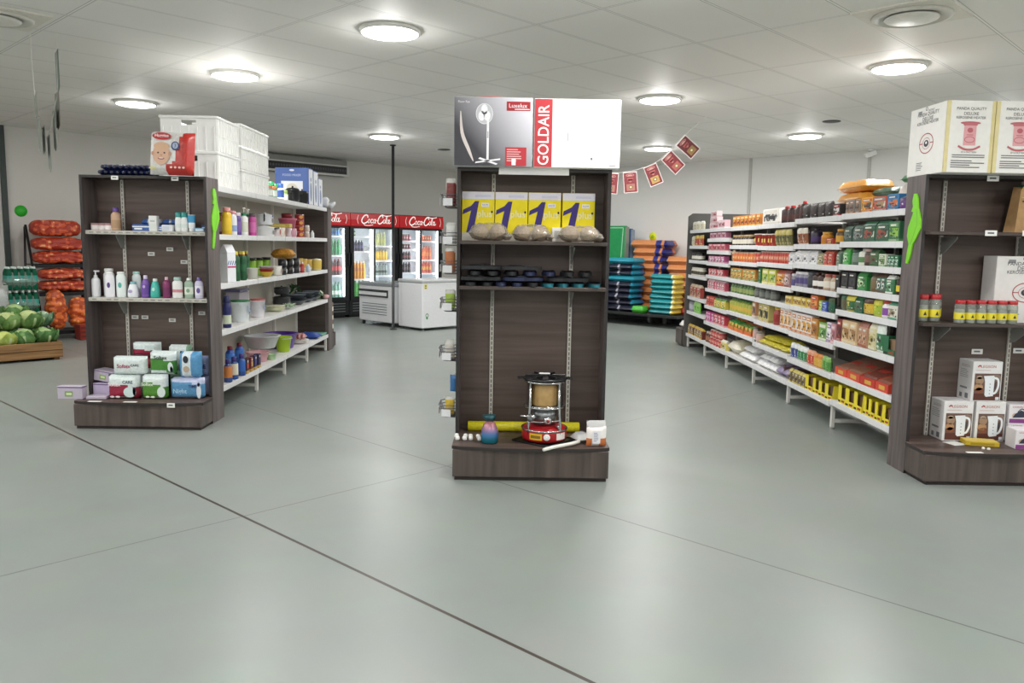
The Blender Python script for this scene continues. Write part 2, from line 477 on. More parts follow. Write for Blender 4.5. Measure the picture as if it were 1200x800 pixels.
for (iu, iv), lab in desc.items():
    u, v = -3.4+3.62*iu, -4.75+2.45*iv
    if first is None:
        first = thing('ceiling_light', lab, 'ceiling light', rm(u, v, HC), 0, 'round ceiling lights')
        r = MB(); r.lathe([(.212, -.03), (.228, -.03), (.232, -.012), (.232, 0), (.212, 0), (.212, -.03)], mat('e4e3df', .3), 32); obj('rim', r, first)
        r = MB(); r.lathe([(.0, -.054), (.10, -.052), (.17, -.045), (.212, -.034), (.212, -.02)], DIFF, 32); obj('diffuser', r, first)
    else:
        dup(first, rm(u, v, HC), 0, lab)
def vent(u, v, lab):
    t = thing('ceiling_vent', lab, 'air vent', rm(u, v, HC), RZ, 'square ceiling vents')
    m = MB(); m.box(-.30, .30, -.30, .30, -.012, 0, mat('dedad0', .5)); obj('plate', m, t)
    m = MB(); m.lathe([(.255, -.012), (.25, -.03), (.225, -.036), (.20, -.014)], mat('cfccc4', .4), 36); obj('ring', m, t)
    m = MB(); m.lathe([(.20, -.013), (.19, -.0135), (.0, -.0132)], mat('3a3733', .6), 36); obj('throat', m, t)
    m = MB(); m.lathe([(0, -.05), (.12, -.048), (.165, -.04), (.175, -.03), (.12, -.022), (0, -.02)], mat('e2e0da', .4), 36); obj('disc', m, t)
vent(5.92, 2.0, 'square white ceiling plate with round air vent, beside a ceiling light')
vent(1.70, 6.94, 'square ceiling plate with round air vent at the photo corner above the hanging cards')
# two small dark ceiling grilles, and the camera
for (u, v), lab in {(10.11, 4.28): 'small dark round ceiling grille above the grocery shelving', (9.17, 10.56): 'small dark ceiling grille beside the fan carton'}.items():
    m = MB(); m.lathe([(.11, 0), (.11, -.006), (.085, -.012), (.06, -.008), (.03, -.012), (0, -.01)], mat('4b4a48', .6), 24)
    single('ceiling_grille', m, lab, 'vent', rm(u, v, HC), 0)
t = thing('security_camera', 'small white security camera at the wall corner seam above grocery shelves', 'camera', rm(13.2, 4.93, HC-.0), RZ)
m = MB(); m.lathe([(.05, 0), (.05, -.02), (.03, -.03)], WHITE, 16); obj('mount', m, t)
m = MB(); m.at(0, 0, -.08, rz=2.2, ry=.35).rbox(-.09, .09, -.04, .04, -.04, .04, WHITE, .015); obj('housing', m, t)
# AC unit on the far wall
t = thing('air_conditioner', 'long dark air conditioner with pale frame high on the back wall', 'air conditioner', rm(7.9, V1-.01, 2.72), RZ)
m = MB(); m.rbox(-1.25, 1.25, -.22, 0, .0, .30, mat('8d8d8a', .45), .02); obj('casing', m, t)
m = MB(); m.rbox(-1.27, 1.27, -.245, -.222, -.005, .035, mat('d5d4d0', .4), .005); m.rbox(-1.27, 1.27, -.245, -.222, .175, .20, mat('d5d4d0', .4), .005); m.rbox(1.22, 1.27, -.244, -.222, .035, .175, mat('d5d4d0', .4), .005); obj('frame', m, t)
m = MB(); m.box(-1.22, 1.215, -.232, -.222, .036, .174, BLACK)
for k in range(44): m.box(-1.2+.055*k, -1.165+.055*k, -.239, -.232, .09, .13, mat('4c4c50', .5))
obj('louvre', m, t)
# stickers on the walls
m = MB(); m.at(0, 0, 0, rx=PI/2).lathe([(.085, 0), (.085, .003), (0, .003)], mat('2fb52c', .5), 28)
single('dot_sticker', m, 'round green sticker on the white wall above the onion bags', 'sticker', rm(3.53, V1, 1.83), RZ)
m = MB(); m.at(0, 0, 0, ry=-PI/2).lathe([(.085, 0), (.085, .003), (0, .003)], mat('e6f024', .5), 28); m.at(-.001, 0, 0, ry=-PI/2).lathe([(.035, .0), (.035, .004), (0, .004)], mat('a8c81f', .5), 16)
single('star_sticker', m, 'round yellow sticker on the wall above the pet food stacks', 'sticker', rm(U1, 9.1, 1.66), RZ)
# ------------------------------------------------------------------ end displays of the shelf rows
def slotmat():
    m, nt, out = newmat('slotted_upright')
    p = nd(nt, 'ShaderNodeBsdfPrincipled'); tc = nd(nt, 'ShaderNodeTexCoord'); sx = nd(nt, 'ShaderNodeSeparateXYZ')
    nt.links.new(tc.outputs['Object'], sx.inputs[0])
    rgb = nd(nt, 'ShaderNodeRGB'); rgb.outputs[0].default_value = lin('c4c0b8') + (1,)
    p.inputs['Roughness'].default_value = .4
    m2 = linemask(nt, sx.outputs[2], 0, .022, .032)
    ax = nd(nt, 'ShaderNodeMath', operation='ABSOLUTE'); nt.links.new(sx.outputs[0], ax.inputs[0])
    m3 = linemask(nt, ax.outputs[0], .258, .008)
    mm = nd(nt, 'ShaderNodeMath', operation='MULTIPLY'); nt.links.new(m2, mm.inputs[0]); nt.links.new(m3, mm.inputs[1])
    c = mixc(nt, mm.outputs[0], rgb.outputs[0], '6a6661')
    nt.links.new(c, p.inputs['Base Color']); nt.links.new(p.outputs[0], out.inputs[0])
    return m
SLOT = slotmat()
TAGM = mat('eeeeea', .5)
INKG = mat('6b6f78', .6)
def price_tag(parent, x, y, z, w=.055, h=.03, white=True):
    m = MB(); m.rbox(x-w/2, x+w/2, y-.004, y-.001, z-h/2, z+h/2, TAGM if white else mat('cfcfca', .5), .001)
    m.quad(x-w*.3, x+w*.25, z-h*.12, z+h*.18, y-.0045, INKG)
    obj('price_tag', m, parent)
def end_cap(label, x, y, side_y, rear, w=.965, top=1.925, deck=.214, shelves=(), steel=False):
    t = thing('end_display', label, 'shelf', (x, y, 0), 0, 'end displays of the shelf rows')
    hw = w/2
    m = MB()
    m.box(-hw+.012, hw-.012, .012, rear-.01, 0, .022, mat('241a18', .6))
    m.rbox(-hw, hw, 0, side_y-.0015, .022, deck-.022, LAMK, .003); m.box(-hw+.022, hw-.022, side_y-.0015, rear-.012, .022, deck-.022, LAMD)
    obj('kick_base', m, t)
    m = MB()
    n = 20; out = [(hw+.004, side_y), (hw+.006, .05)]
    for k in range(n+1):
        q = 1-2*k/n
        out.append(((hw+.006)*q, .012-.045*(1-q**2)-(0 if abs(q) < .99 else -.012)))
    out += [(-hw-.006, .05), (-hw-.004, side_y)]
    out += [(-hw+.02, side_y), (-hw+.02, rear-.02), (hw-.02, rear-.02), (hw-.02, side_y)]
    m.prism(out, deck-.021, deck-.003, mat('2a2524', .5), 'xy')
    m.prism([(a*.998, b+.001) for a, b in out], deck-.003, deck, LAM, 'xy'); obj('deck', m, t)
    for sx in (-1, 1):
        m = MB(); m.rbox(sx*hw-(.02 if sx > 0 else 0), sx*hw+(0 if sx > 0 else .02), side_y, rear, .0, top, LAMV, .002)
        m.box(sx*hw-(.0205 if sx > 0 else -.0), sx*hw+(0 if sx > 0 else .0205), side_y-.002, side_y, .0, top, mat('2c2829', .4)); obj('side_panel', m, t)
    m = MB(); m.box(-hw+.02, hw-.02, rear-.035, rear-.012, deck, top-.02, LAM); obj('back_panel', m, t)
    m = MB(); m.box(-hw+.02, hw-.02, side_y, rear-.0, top-.02, top, mat('2f2b2b', .4)); obj('top_panel', m, t)
    for sx in (-1, 1):
        m = MB(); m.rbox(sx*.258-.0125, sx*.258+.0125, rear-.052, rear-.036, deck+.001, top-.021, SLOT, .002); obj('slotted_upright', m, t)
    for (z, fy, over) in shelves:
        m = MB()
        if steel:
            m.rbox(-hw+.022, hw-.022, fy, rear-.053, z-.03, z, ST('c9c7c0'), .002)
            m.quad(-hw+.03, hw-.03, z-.026, z-.004, fy-.001, mat('bebab0', .5, noise=.15, scale=60))
            for k in range(16):
                if random.random() < .7: m.quad(-hw+.05+k*.057, -hw+.085+k*.057, z-.02, z-.01, fy-.0015, mat('8f8d88', .6))
        else:
            m.rbox(-hw+.022, hw-.022, fy, rear-.053, z-.022, z, LAMD, .002)
        obj('shelf', m, t)
        for sx in (-1, 1):
            m = MB(); m.prism([(rear-.054, z-.032), (fy+.06, z-.032), (fy+.06, z-.045), (rear-.1, z-.135), (rear-.054, z-.145)], sx*.258-.002, sx*.258+.002, GREYST, 'yz'); obj('shelf_bracket', m, t)
    return t
capC = end_cap('middle dark wood end display holding the kerosene stove, facing the open floor', .166, 4.80, .27, .52, shelves=((1.473, .19, 0), (1.19, .19, 0)))
capL = end_cap('dark wood end display of baby care goods, nearest the cabbages', -2.80, 6.0, .235, .49, .972, 1.93, .214, shelves=((1.51, .25, 0), (.99, .25, 0)), steel=True)
capR = end_cap('dark wood end display of kettle boxes, in front of grocery shelving', 3.12, 4.835, .265, .50, .972, 1.935, .214, shelves=((1.58, .20, 0), (1.0, .20, 0)))
# price tags on the left and right displays (cap coordinates)
for x, z in ((-.21, 1.91), (.25, 1.91)): price_tag(capL, x, .232, z)
for x, z in ((-.05, 1.33), (.10, 1.37), (.21, 1.27), (.10, .80), (-.12, .82), (-.2, .82), (.34, .86)): price_tag(capL, x, .454, z, white=False)
price_tag(capL, .265, -.02, .197, .06, .035)
for x in (-.05, -.32): 
    m = MB(); m.rbox(x-.05, x+.05, -.02, .01, .2145, .217, TAGM, .001); obj('price_tag', m, capL)
for x, z, y in ((-.085, 1.572, .20), (.15, 1.575, .20), (-.065, 1.915, .262), (.05, .79, .464), (.33, .80, .464)): price_tag(capR, x, y-.001, z, .075, .035)
for x in (-.19, .2): 
    m = MB(); m.rbox(x-.05, x+.05, -.02, .01, .2145, .217, TAGM, .001); obj('price_tag', m, capR)
# lime green figures clipped on the side panels
def lizard(name, label, x, y, z, h, flip):
    out = [(-.02, 1.0), (.05, 1.0), (.10, .93), (.13, .80), (.22, .62), (.23, .5), (.12, .36), (.04, .28), (.0, .12), (-.06, 0), (-.12, .01), (-.10, .15), (-.07, .28), (-.13, .40), (-.12, .52), (-.03, .68), (.0, .74), (-.06, .75), (-.02, .82), (-.05, .9)]
    m = MB(); m.prism([(flip*a*h*1.0, b*h) for a, b in out], -.004, .004, mat('7ed321', .35), 'xz')
    m.stroke([(flip*a*h*1.0, b*h) for a, b in ((.08, .78), (.13, .6), (.06, .42), (-.02, .28))], .006, -.0045, mat('5fb010', .35))
    m.stroke([(flip*a*h*1.0, b*h) for a, b in ((.08, .78), (.13, .6), (.06, .42), (-.02, .28))], .006, .0045, mat('5fb010', .35))
    o = single(name, m, label, 'decoration', (x, y, z), 0)
    o.rotation_euler = (0, 0, PI/2)
    return o
lizard('hanging_figure', 'lime green wavy plastic figure on the end panel beside yellow lotion bottle', -2.309, 6.37, 1.38, .47, 1)
lizard('hanging_figure', 'lime green wavy plastic figure on the end panel beside green coffee packs', 2.629, 5.21, 1.37, .45, -1)
# ------------------------------------------------------------------ cartons
def carton(w, d, h, base, bands=(), art=(), side=None, b=.003):
    """box with its front on -y; bands (z0, z1, colour) go round it, art (x0, x1, z0, z1, colour) is printed on the front (fractions)"""
    m = MB(); m.rbox(-w/2, w/2, -d/2, d/2, 0, h, K(base), b)
    for z0, z1, c in bands:
        e = .0006
        vs = [(-w/2-e, -d/2-e), (w/2+e, -d/2-e), (w/2+e, d/2+e), (-w/2-e, d/2+e)]
        V = [(x, y, z) for z in (z0*h+.003*(z0 == 0), z1*h-.003*(z1 == 1)) for x, y in vs]
        m.add(V, [(i, (i+1) % 4, 4+(i+1) % 4, 4+i) for i in range(4)], K(c))
    for i, (x0, x1, z0, z1, c) in enumerate(art):
        m.quad((x0-.5)*w, (x1-.5)*w, z0*h, z1*h, -d/2-.0012-.0004*i, K(c))
    return m
def glines(m, x0, x1, z0, z1, n, y, c='8a8a8a', seed=3):
    r = random.Random(seed)
    for k in range(n):
        z = z1-(z1-z0)*(k+.5)/n
        m.quad(x0, x0+(x1-x0)*r.uniform(.5, 1), z-(z1-z0)/n*.2, z+(z1-z0)/n*.2, y, K(c))
# ---- on top of the middle display
ctop = 1.926
t = thing('fan_carton', 'grey fan carton printed with a white pedestal fan, on the middle display', 'box', (-.095, 5.0+.11, ctop), 0.0)
m = MB()
n = 8
for k in range(n):      # printed grey fade, dark at one side to white at the other
    a = k/n
m.rbox(-.24, .24, -.11, .11, 0, .415, K('b9bbc2'), .004); obj('body', m, t)
def gradmat():
    mm, nt, out = newmat('printed_grey_panel')
    p = nd(nt, 'ShaderNodeBsdfPrincipled'); tc = nd(nt, 'ShaderNodeTexCoord'); sx = nd(nt, 'ShaderNodeSeparateXYZ'); nt.links.new(tc.outputs['Object'], sx.inputs[0])
    mr = nd(nt, 'ShaderNodeMath', operation='MULTIPLY_ADD'); mr.inputs[1].default_value = 1.35; mr.inputs[2].default_value = .12
    nt.links.new(sx.outputs[0], mr.inputs[0])
    ad = nd(nt, 'ShaderNodeMath', operation='MULTIPLY_ADD'); ad.inputs[1].default_value = 1.15; nt.links.new(sx.outputs[2], ad.inputs[0]); nt.links.new(mr.outputs[0], ad.inputs[2])
    cr = nd(nt, 'ShaderNodeValToRGB'); cr.color_ramp.elements[0].color = lin('3a3940') + (1,); cr.color_ramp.elements[1].color = lin('f3f1fa') + (1,)
    cr.color_ramp.elements[0].position = .1; cr.color_ramp.elements[1].position = .95
    nt.links.new(ad.outputs[0], cr.inputs[0]); nt.links.new(cr.outputs[0], p.inputs['Base Color']); p.inputs['Roughness'].default_value = .35
    nt.links.new(p.outputs[0], out.inputs[0]); return mm
m = MB(); y = -.1112; m.quad(-.238, .238, .003, .412, y, gradmat())
W_ = K('f4f4f8'); G_ = K('bfc0c8')
y -= .0004
m.stroke([(-.20, .33), (-.19, .2), (-.15, .1), (-.12, .03)], [.004, .022], y, K('e2d7d2'))
m.ell(-.055, .315, .052, .062, y, K('c9c9d0')); y -= .0003
for a in (90, 210, 330):
    m.ell(-.055+.02*math.cos(math.radians(a)), .315+.026*math.sin(math.radians(a)), .02, .03, y, W_)
m.ring(-.055, .315, .052, .062, .003, y-.0002, W_)
m.quad(-.04, -.026, .04, .33, y-.0004, W_); m.quad(-.037, -.029, .17, .21, y-.0006, G_)
m.poly([(-.11, .018), (-.105, .028), (.045, .05), (.045, .04)], y-.0005, W_); m.poly([(.02, .01), (.03, .018), (-.08, .055), (-.09, .045)], y-.0005, W_)
m.quad(.08, .225, .335, .39, y, K('b3222c')); m.text('Luxelux', .15, .366, y-.0004, W_, w=.11); m.quad(.13, .22, .342, .347, y-.0004, W_)
m.quad(.075, .205, .005, .118, y, K('c8323c')); glines(m, .085, .195, .03, .11, 6, y-.0004, 'f0c0c0'); m.quad(.115, .14, .01, .05, y-.0008, W_)
m.text('Floor Fan', -.18, .385, y, W_, w=.07)
obj('front_print', m, t)
m = MB(); m.at(-.02, 0, .416).lathe([(.14, 0), (.13, .006), (.0, .012)], K('c84a44'), 28, sy=.7); single('plastic_disc', m, 'flat red plastic disc lying on top of the grey fan carton', 'disc', (-.095, 5.11, ctop), 0)
t = thing('fan_carton', 'white fan carton with a red side stripe reading GOLDAIR, on the middle display', 'box', (.42, 5.0+.11, ctop), 0.0)
m = MB(); m.rbox(-.265, .265, -.11, .11, 0, .412, K('f3f3f2'), .004); obj('body', m, t)
m = MB(); m.quad(-.262, -.155, .003, .409, -.1112, K('c8323a')); m.text('GOLDAIR', -.208, .195, -.1118, K('f6f6f4'), w=.36, h=.068, rot=PI/2, bold=.01); obj('red_stripe', m, t); m = MB(); m.quad(-.154, .262, .003, .409, -.1111, K('f4f4f3'))
m.text('PEDESTAL FAN', .12, .355, -.1116, K('d4d4d4'), w=.2); m.ell(.09, .19, .02, .004, -.1116, K('b5b5b5')); m.quad(.088, .094, .03, .16, -.1116, K('cfcfcf')); m.quad(.085, .096, .05, .062, -.1118, K('6a6a6a'))
m.quad(-.06, -.055, .16, .21, -.1116, K('9a9a9a')); m.stroke([(-.07, .03), (-.02, .02), (.0, .015)], .003, -.1116, K('bcbcbc')); m.quad(.2, .24, .012, .018, -.1116, K('9a9a9a')); obj('front_print', m, t)
m = MB(); m.prism([(-.225, 0), (.215, 0), (.213, .004), (.21, .004), (.2, .03), (-.22, .03)][:2] + [(.213, .046), (-.222, .048)], -.0012, .0012, K('f2f2f0'), 'xz')
single('paper_strip', m, 'blank white paper strip stuck along the top edge of the middle display', 'paper', (.166+.0, 5.064, 1.885), 0.0)
# ---- first shelf of the middle display: four yellow cartons and three bags
sh = 1.4735
for i, x in enumerate((-.188, .025, .238, .455)):
    t = thing('paper_carton', '%s yellow carton with a large blue figure one, from the basket side' % ORD[i], 'box', (x, 5.215, sh+.0005), random.uniform(-.01, .01), 'yellow cartons on the middle display')
    m = MB(); m.rbox(-.104, .104, -.045, .045, 0, .31, mat('f9e406', .5, noise=.02), .002); obj('body', m, t)
    m = MB(); y = -.0462
    m.quad(-.103, .103, .262, .308, y, K('e6e3ef')); m.quad(-.02, .08, .275, .29, y-.0004, K('d6d4ea'))
    B_ = K('3b2a86')
    m.poly([(-.1, .165), (-.095, .195), (-.045, .22), (-.02, .25), (.005, .25), (-.03, .05), (-.075, .05), (-.045, .19)], y-.0006, B_)
    m.text('plus', .042, .165, y-.0005, K('fbf3b0'), w=.095, bold=.02); m.ell(.088, .183, .006, .008, y-.0007, K('2c2640'))
    m.quad(-.103, .103, .0, .05, y-.0004, K('e9e6da')); 
    m.quad(.02, .07, .215, .24, y-.0008, K('f3f0f4')) if i != 1 else None
    if i != 1: m.text('R22.99', .045, .228, y-.0012, K('6a6a90'), w=.035)
    obj('front_print', m, t)
def netbag(label, x, y, z, w, hh, seed):
    r = random.Random(seed)
    t = thing('bag_of_pellets', label, 'bag', (x, y, z), r.uniform(-.08, .08), 'see-through bags on the middle display')
    m = MB()
    for k in (-1, 1):
        m.at(k*w*.235, r.uniform(-.01, .01), .003).lathe([(.01, 0), (.055, .004), (.072, .03), (.07, .06), (.052, .085), (.02, .097), (0, .098)], mat('a3927d', .75, noise=.3, scale=90, bump=.9), 18, sx=w*3.1, sy=.85, lump=.06)
    obj('contents', m, t)
    m = MB(); m.at().lying(w*1.08, .17, hh, clear('efeae2', .86, .12), .2, 12, 9, seed)
    m.at(w*.5, 0, .004).lying(.06, .12, .05, clear('efeae2', .8, .12), .3, 4, 5, seed+1); obj('plastic_film', m, t)
netbag('see-through bag of beige pellets nearest the baskets, before the yellow cartons', -.115, 5.07, sh+.001, .23, .112, 1)
netbag('middle one of three see-through bags of beige pellets before yellow cartons', .15, 5.07, sh+.001, .225, .105, 2)
netbag('see-through bag of beige pellets farthest from the baskets, before yellow cartons', .452, 5.045, sh+.001, .25, .1, 3)
m = carton(.13, .03, .09, 'e8e6e0'); m.quad(-.05, -.02, .02, .07, -.0162, K('b8b6b0')); m.ring(-.02, .045, .018, .022, .003, -.0164, K('9b9b9b')); single('white_carton', m, 'low white carton behind the last pellet bag, before the fourth yellow carton', 'box', (.35, 5.148, sh+.0005), 0)
# ---- flip-flops on the second shelf
def flipflop(sole, strap, edge=None):
    L, Wd = .26, .095
    out = []
    for k in range(22):
        a = 2*PI*k/22
        yy = math.sin(a); xx = math.cos(a)
        out.append((xx*Wd/2*(1.0 if yy > 0 else .8)*(1-.12*math.exp(-((yy+.15)/.3)**2)), yy*L/2))
    m = MB(); m.prism(out, 0, .021, sole, 'xy'); m.prism([(a*.97, b*.985) for a, b in out], .0212, .0225, edge or sole, 'xy')
    s_ = MB()
    for sx in (-1, 1):
        s_.tube(catmull([(0, .085, .022), (sx*.012, .07, .026), (sx*.032, .02, .029), (sx*.038, -.02, .022)], 5), .0045, strap, 6)
    return m, s_
FFP = {}
def ff(kind):
    if kind not in FFP:
        a = {'black': ('1d1e22', '16161a'), 'navy': ('222b4a', '1a2036'), 'teal': ('1f6f7d', '17262d')}[kind]
        s1, s2 = flipflop(mat(a[0], .6), mat(a[1], .5), mat('202127', .7) if kind == 'teal' else None)
        FFP[kind] = (s1.mesh('sole'), s2.mesh('strap'))
    return FFP[kind]
def put_ff(kind, loc, rot, lab):
    a, b = ff(kind)
    o = single('flip_flop', a, lab, 'flip-flop', loc, 0, 'rubber flip-flops on the middle display', rot)
    obj('strap', b, o)
zz = 1.191; rr = random.Random(5)
spec = []
for i in range(9):
    kind = ['black', 'black', 'navy', 'navy', 'black', 'teal', 'teal', 'teal', 'teal'][i]
    spec.append((kind, -.225+i*.098, 0, i))
for i in range(6):
    spec.append((['black', 'navy', 'black', 'black', 'black', 'teal'][i], -.165+(i % 3)*.275, 1, i))
for i in range(7):
    spec.append((['black', 'black', 'black', 'navy', 'navy', 'black', 'black'][i], -.2+i*.118, 2, i))
for i in range(3):
    spec.append((['black', 'black', 'black'][i], [-.16, .10, -.12][i], 3, i))
lay = ['bottom layer', 'second layer', 'third layer', 'top layer']
for kind, x, L, i in spec:
    across = L in (1, 3); row = (i//3 if L == 1 else i//2) if across else 0
    put_ff(kind, (x+rr.uniform(-.006, .006), (5.06+.115*row if across else 5.115+rr.uniform(-.015, .01)), zz+.0345*L), (0, 0, PI/2+rr.uniform(-.08, .08) if across else rr.uniform(-.08, .08) if L else rr.uniform(-.02, .02)),
           '%s flip-flop, %s from the basket side, %s of the pile' % ({'black': 'black', 'navy': 'dark blue', 'teal': 'teal soled'}[kind], ORD[i], lay[L]))
# ---- kerosene stove on the deck
dk = .2142
t = thing('stove_tray', 'thin black square tray under the kerosene stove', 'tray', (.255, 4.985, dk), PI/4+.1)
m = MB(); m.rbox(-.145, .145, -.145, .145, 0, .006, BLACK, .002); obj('plate', m, t)
m = MB(); m.tube([(-.143, -.143, .007), (.143, -.143, .007), (.143, .143, .007), (-.143, .143, .007)], .005, BLACK, 6, True); obj('rim', m, t)
t = thing('kerosene_stove', 'red kerosene stove with chrome frame and tan burner on the middle display', 'stove', (.255, 4.985, dk+.0125), 0)
RED = PL('b3141c')
m = MB(); m.lathe([(.10, .0), (.138, .004), (.143, .02), (.143, .062), (.135, .08), (.12, .09), (.05, .10), (.0, .10)], RED, 36); obj('fuel_tank', m, t)
def wrap(m, a0, a1, z0, z1, r, mt, n=8):
    vs = []
    for k in range(n+1):
        a = math.radians(a0+(a1-a0)*k/n); vs += [(r*math.cos(a), r*math.sin(a), z0), (r*math.cos(a), r*math.sin(a), z1)]
    m.add(vs, [(2*i, 2*i+2, 2*i+3, 2*i+1) for i in range(n)], mt)
m = MB(); wrap(m, 228, 262, .02, .06, .1438, K('e6b412')); wrap(m, 232, 258, .03, .048, .1442, K('8a6410')); obj('sticker', m, t); m = MB(); wrap(m, 300, 332, .018, .06, .1438, K('f0ece8')); glines(m, 0, 0, 0, 0, 0, 0); obj('white_label', m, t)
m = MB(); m.at(.01, -.1436, .04, rx=PI/2).lathe([(.021, 0), (.021, .0015), (.011, .0015)], K('f3f0ee'), 20); m.at(.01, -.1436, .04, rx=PI/2).lathe([(.006, 0), (.006, .0018), (0, .0018)], K('f3f0ee'), 12); obj('badge', m, t)
for k in range(4):
    a = math.radians(42+90*k); c_, s_ = math.cos(a), math.sin(a)
    m = MB(); m.tube([(.136*c_, .136*s_, .05), (.14*c_, .14*s_, .1), (.128*c_, .128*s_, .25), (.125*c_, .125*s_, .385)], .008, CHROME, 8); obj('frame_post', m, t)
for z, r in ((.074, .143), (.215, .128), (.375, .127)):
    m = MB(); m.tube([(r*math.cos(2*PI*k/36), r*math.sin(2*PI*k/36), z) for k in range(36)], .006, CHROME, 8, True); obj('frame_ring', m, t)
m = MB(); m.lathe([(.08, .205), (.11, .207), (.11, .222), (.085, .226)], CHROME, 32); m.lathe([(.075, .10), (.078, .205)], mat('8f9294', .3, .9), 28); obj('burner_base', m, t)
m = MB(); m.lathe([(.084, .226), (.086, .23), (.086, .36), (.082, .364), (0, .364)], mat('b89660', .55, noise=.12, scale=25), 32); obj('burner', m, t)
m = MB(); wrap(m, -38, 218, .222, .374, .118, CHROME, 24); obj('reflector', m, t)
m = MB(); m.lathe([(.05, .378), (.125, .38), (.138, .386), (.14, .395), (.128, .402), (.11, .398), (.07, .404), (.0, .404)], mat('1b1b1d', .25), 36)
for k in range(6):
    a = PI*k/3; m.at(.085*math.cos(a), .085*math.sin(a), .402, rz=a).rbox(-.042, .042, -.006, .006, 0, .014, mat('1b1b1d', .3), .002)
m.at(); obj('hob', m, t)
m = MB(); m.rbox(-.04, .03, -.02, .01, .417, .425, mat('dcdcdc', .3), .003); obj('lid_label', m, t)
for sx in (-1, 1):
    m = MB(); m.tube([(sx*.13, -.02, .392), (sx*.168, -.03, .39), (sx*.172, .03, .39), (sx*.13, .03, .392)], .005, BLACK, 8); obj('handle', m, t)
m = MB(); m.at(.015, -.118, .145, rx=PI/2).lathe([(.024, 0), (.024, .02), (.018, .028), (0, .028)], CHROME, 20); m.at(.015, -.145, .145, rx=PI/2).lathe([(.01, 0), (.01, .012), (0, .012)], mat('8b2a2a', .4), 12); obj('control_knob', m, t)
m = MB(); m.at(-.075, -.10, .165, rx=PI/2).lathe([(.012, 0), (.012, .03), (0, .03)], CHROME, 14); m.at().tube([(-.075, -.12, .165), (-.14, -.12, .17), (-.155, -.118, .172)], .005, CHROME, 8); m.at(-.09, -.09, .13).lathe([(.02, 0), (.024, .02), (.02, .04), (0, .04)], mat('8d9296', .3, .8), 14); obj('wick_lever', m, t)
m = MB(); m.at().tube([(-.11, -.1, .09), (-.11, -.1, .13), (-.02, -.125, .132), (.09, -.11, .14), (.09, -.11, .1)], .004, CHROME, 8); m.at(.085, -.1, .09).lathe([(.014, 0), (.014, .02), (0, .02)], CHROME, 12); obj('fuel_line', m, t)
# ---- other things on the deck
m = MB(); m.at(0, 0, .033, ry=PI/2).lathe([(.0, -.372), (.03, -.372), (.033, -.37), (.033, .37), (.03, .372), (0, .372)], FOIL('e3d60a'), 20)
single('yellow_roll', m, 'long yellow plastic roll lying behind the kerosene stove', 'roll', (.13, 5.226, dk), .01)
def bagmat():
    mm, nt, out = newmat('painted_iridescent_wrap')  # iridescent sheen painted as bands of colour by height
    p = nd(nt, 'ShaderNodeBsdfPrincipled'); tc = nd(nt, 'ShaderNodeTexCoord'); sx = nd(nt, 'ShaderNodeSeparateXYZ'); nt.links.new(tc.outputs['Object'], sx.inputs[0])
    mr = nd(nt, 'ShaderNodeMapRange'); mr.inputs[1].default_value = 0; mr.inputs[2].default_value = .2; nt.links.new(sx.outputs[2], mr.inputs[0])
    cr = nd(nt, 'ShaderNodeValToRGB'); e = cr.color_ramp.elements
    e[0].color = lin('1f7f92') + (1,); e[1].color = lin('2b6f78') + (1,); e[0].position = .12
    for ps, h in ((.3, '4a78b0'), (.5, 'a2748f'), (.68, 'b87a78'), (.8, '35505c')):
        q = e.new(ps); q.color = lin(h) + (1,)
    nt.links.new(mr.outputs[0], cr.inputs[0]); nt.links.new(cr.outputs[0], p.inputs['Base Color']); p.inputs['Roughness'].default_value = .25; p.inputs['Metallic'].default_value = .25
    nt.links.new(p.outputs[0], out.inputs[0]); return mm
t = thing('tied_bag', 'small shiny blue and pink tied bag on the middle display deck', 'bag', (-.09, 4.905, dk), 0)
m = MB(); m.lathe([(.03, 0), (.052, .006), (.055, .05), (.053, .085), (.036, .125), (.02, .142)], bagmat(), 22, lump=.05); obj('body', m, t)
m = MB(); m.lathe([(.02, .14), (.036, .158), (.042, .175), (.02, .18), (0, .17)], mat('24525a', .3, .2, noise=.3, scale=60), 14, lump=.25); obj('knot', m, t)
r = random.Random(11)
for k in range(9):
    m = MB(); m.lathe([(.011, 0), (.014, .006), (.014, .02), (.009, .026), (0, .027)], mat('efefec', .5), 12, lump=.08)
    single('plastic_stopper', m, 'small white plastic cap lying in the heap beside the tied bag', 'cap', (-.295+.045*(k % 5)+r.uniform(-.01, .01), 4.96+.055*(k//5)+r.uniform(-.01, .01), dk+.001), 0, 'white caps beside the tied bag', (0, 0, r.uniform(0, 6)))
m = MB(); m.tube([(.24, 4.70, dk+.012), (.30, 4.76, dk+.013), (.42, 4.83, dk+.02), (.47, 4.88, dk+.022)], .011, mat('e8e6df', .4), 10)
single('white_tube', m, 'white plastic tube lying across the deck edge before the stove', 'tube', (0, 0, 0), 0)
t = thing('clear_packet', 'crumpled clear plastic packet between the stove and orange packet', 'packet', (.49, 4.965, dk+.001), .4)
m = MB(); m.lying(.11, .13, .06, clear('f2f2f2', .5, .1), .3, 7, 7, 4); obj('film', m, t); m = MB(); m.lying(.07, .08, .04, mat('d9d6d0', .6), .2, 6, 6, 5, .003); obj('contents', m, t)
t = thing('sealed_packet', 'standing orange and white packet at the far corner of the middle deck', 'packet', (.575, 4.865, dk+.001), .1)
m = MB(); m.pillow(.125, .05, .125, lambda u, v, f: K('d5763a') if (v < .45 and not (.3 < u < .65)) else K('efeae6'), 8, 10, .1, seed=4); obj('body', m, t)
m = MB(); m.at(0, .0, .105, rx=-.3).pillow(.12, .03, .055, clear('f4f4f4', .5, .1), 6, 5, .2, seed=6); obj('film_top', m, t)
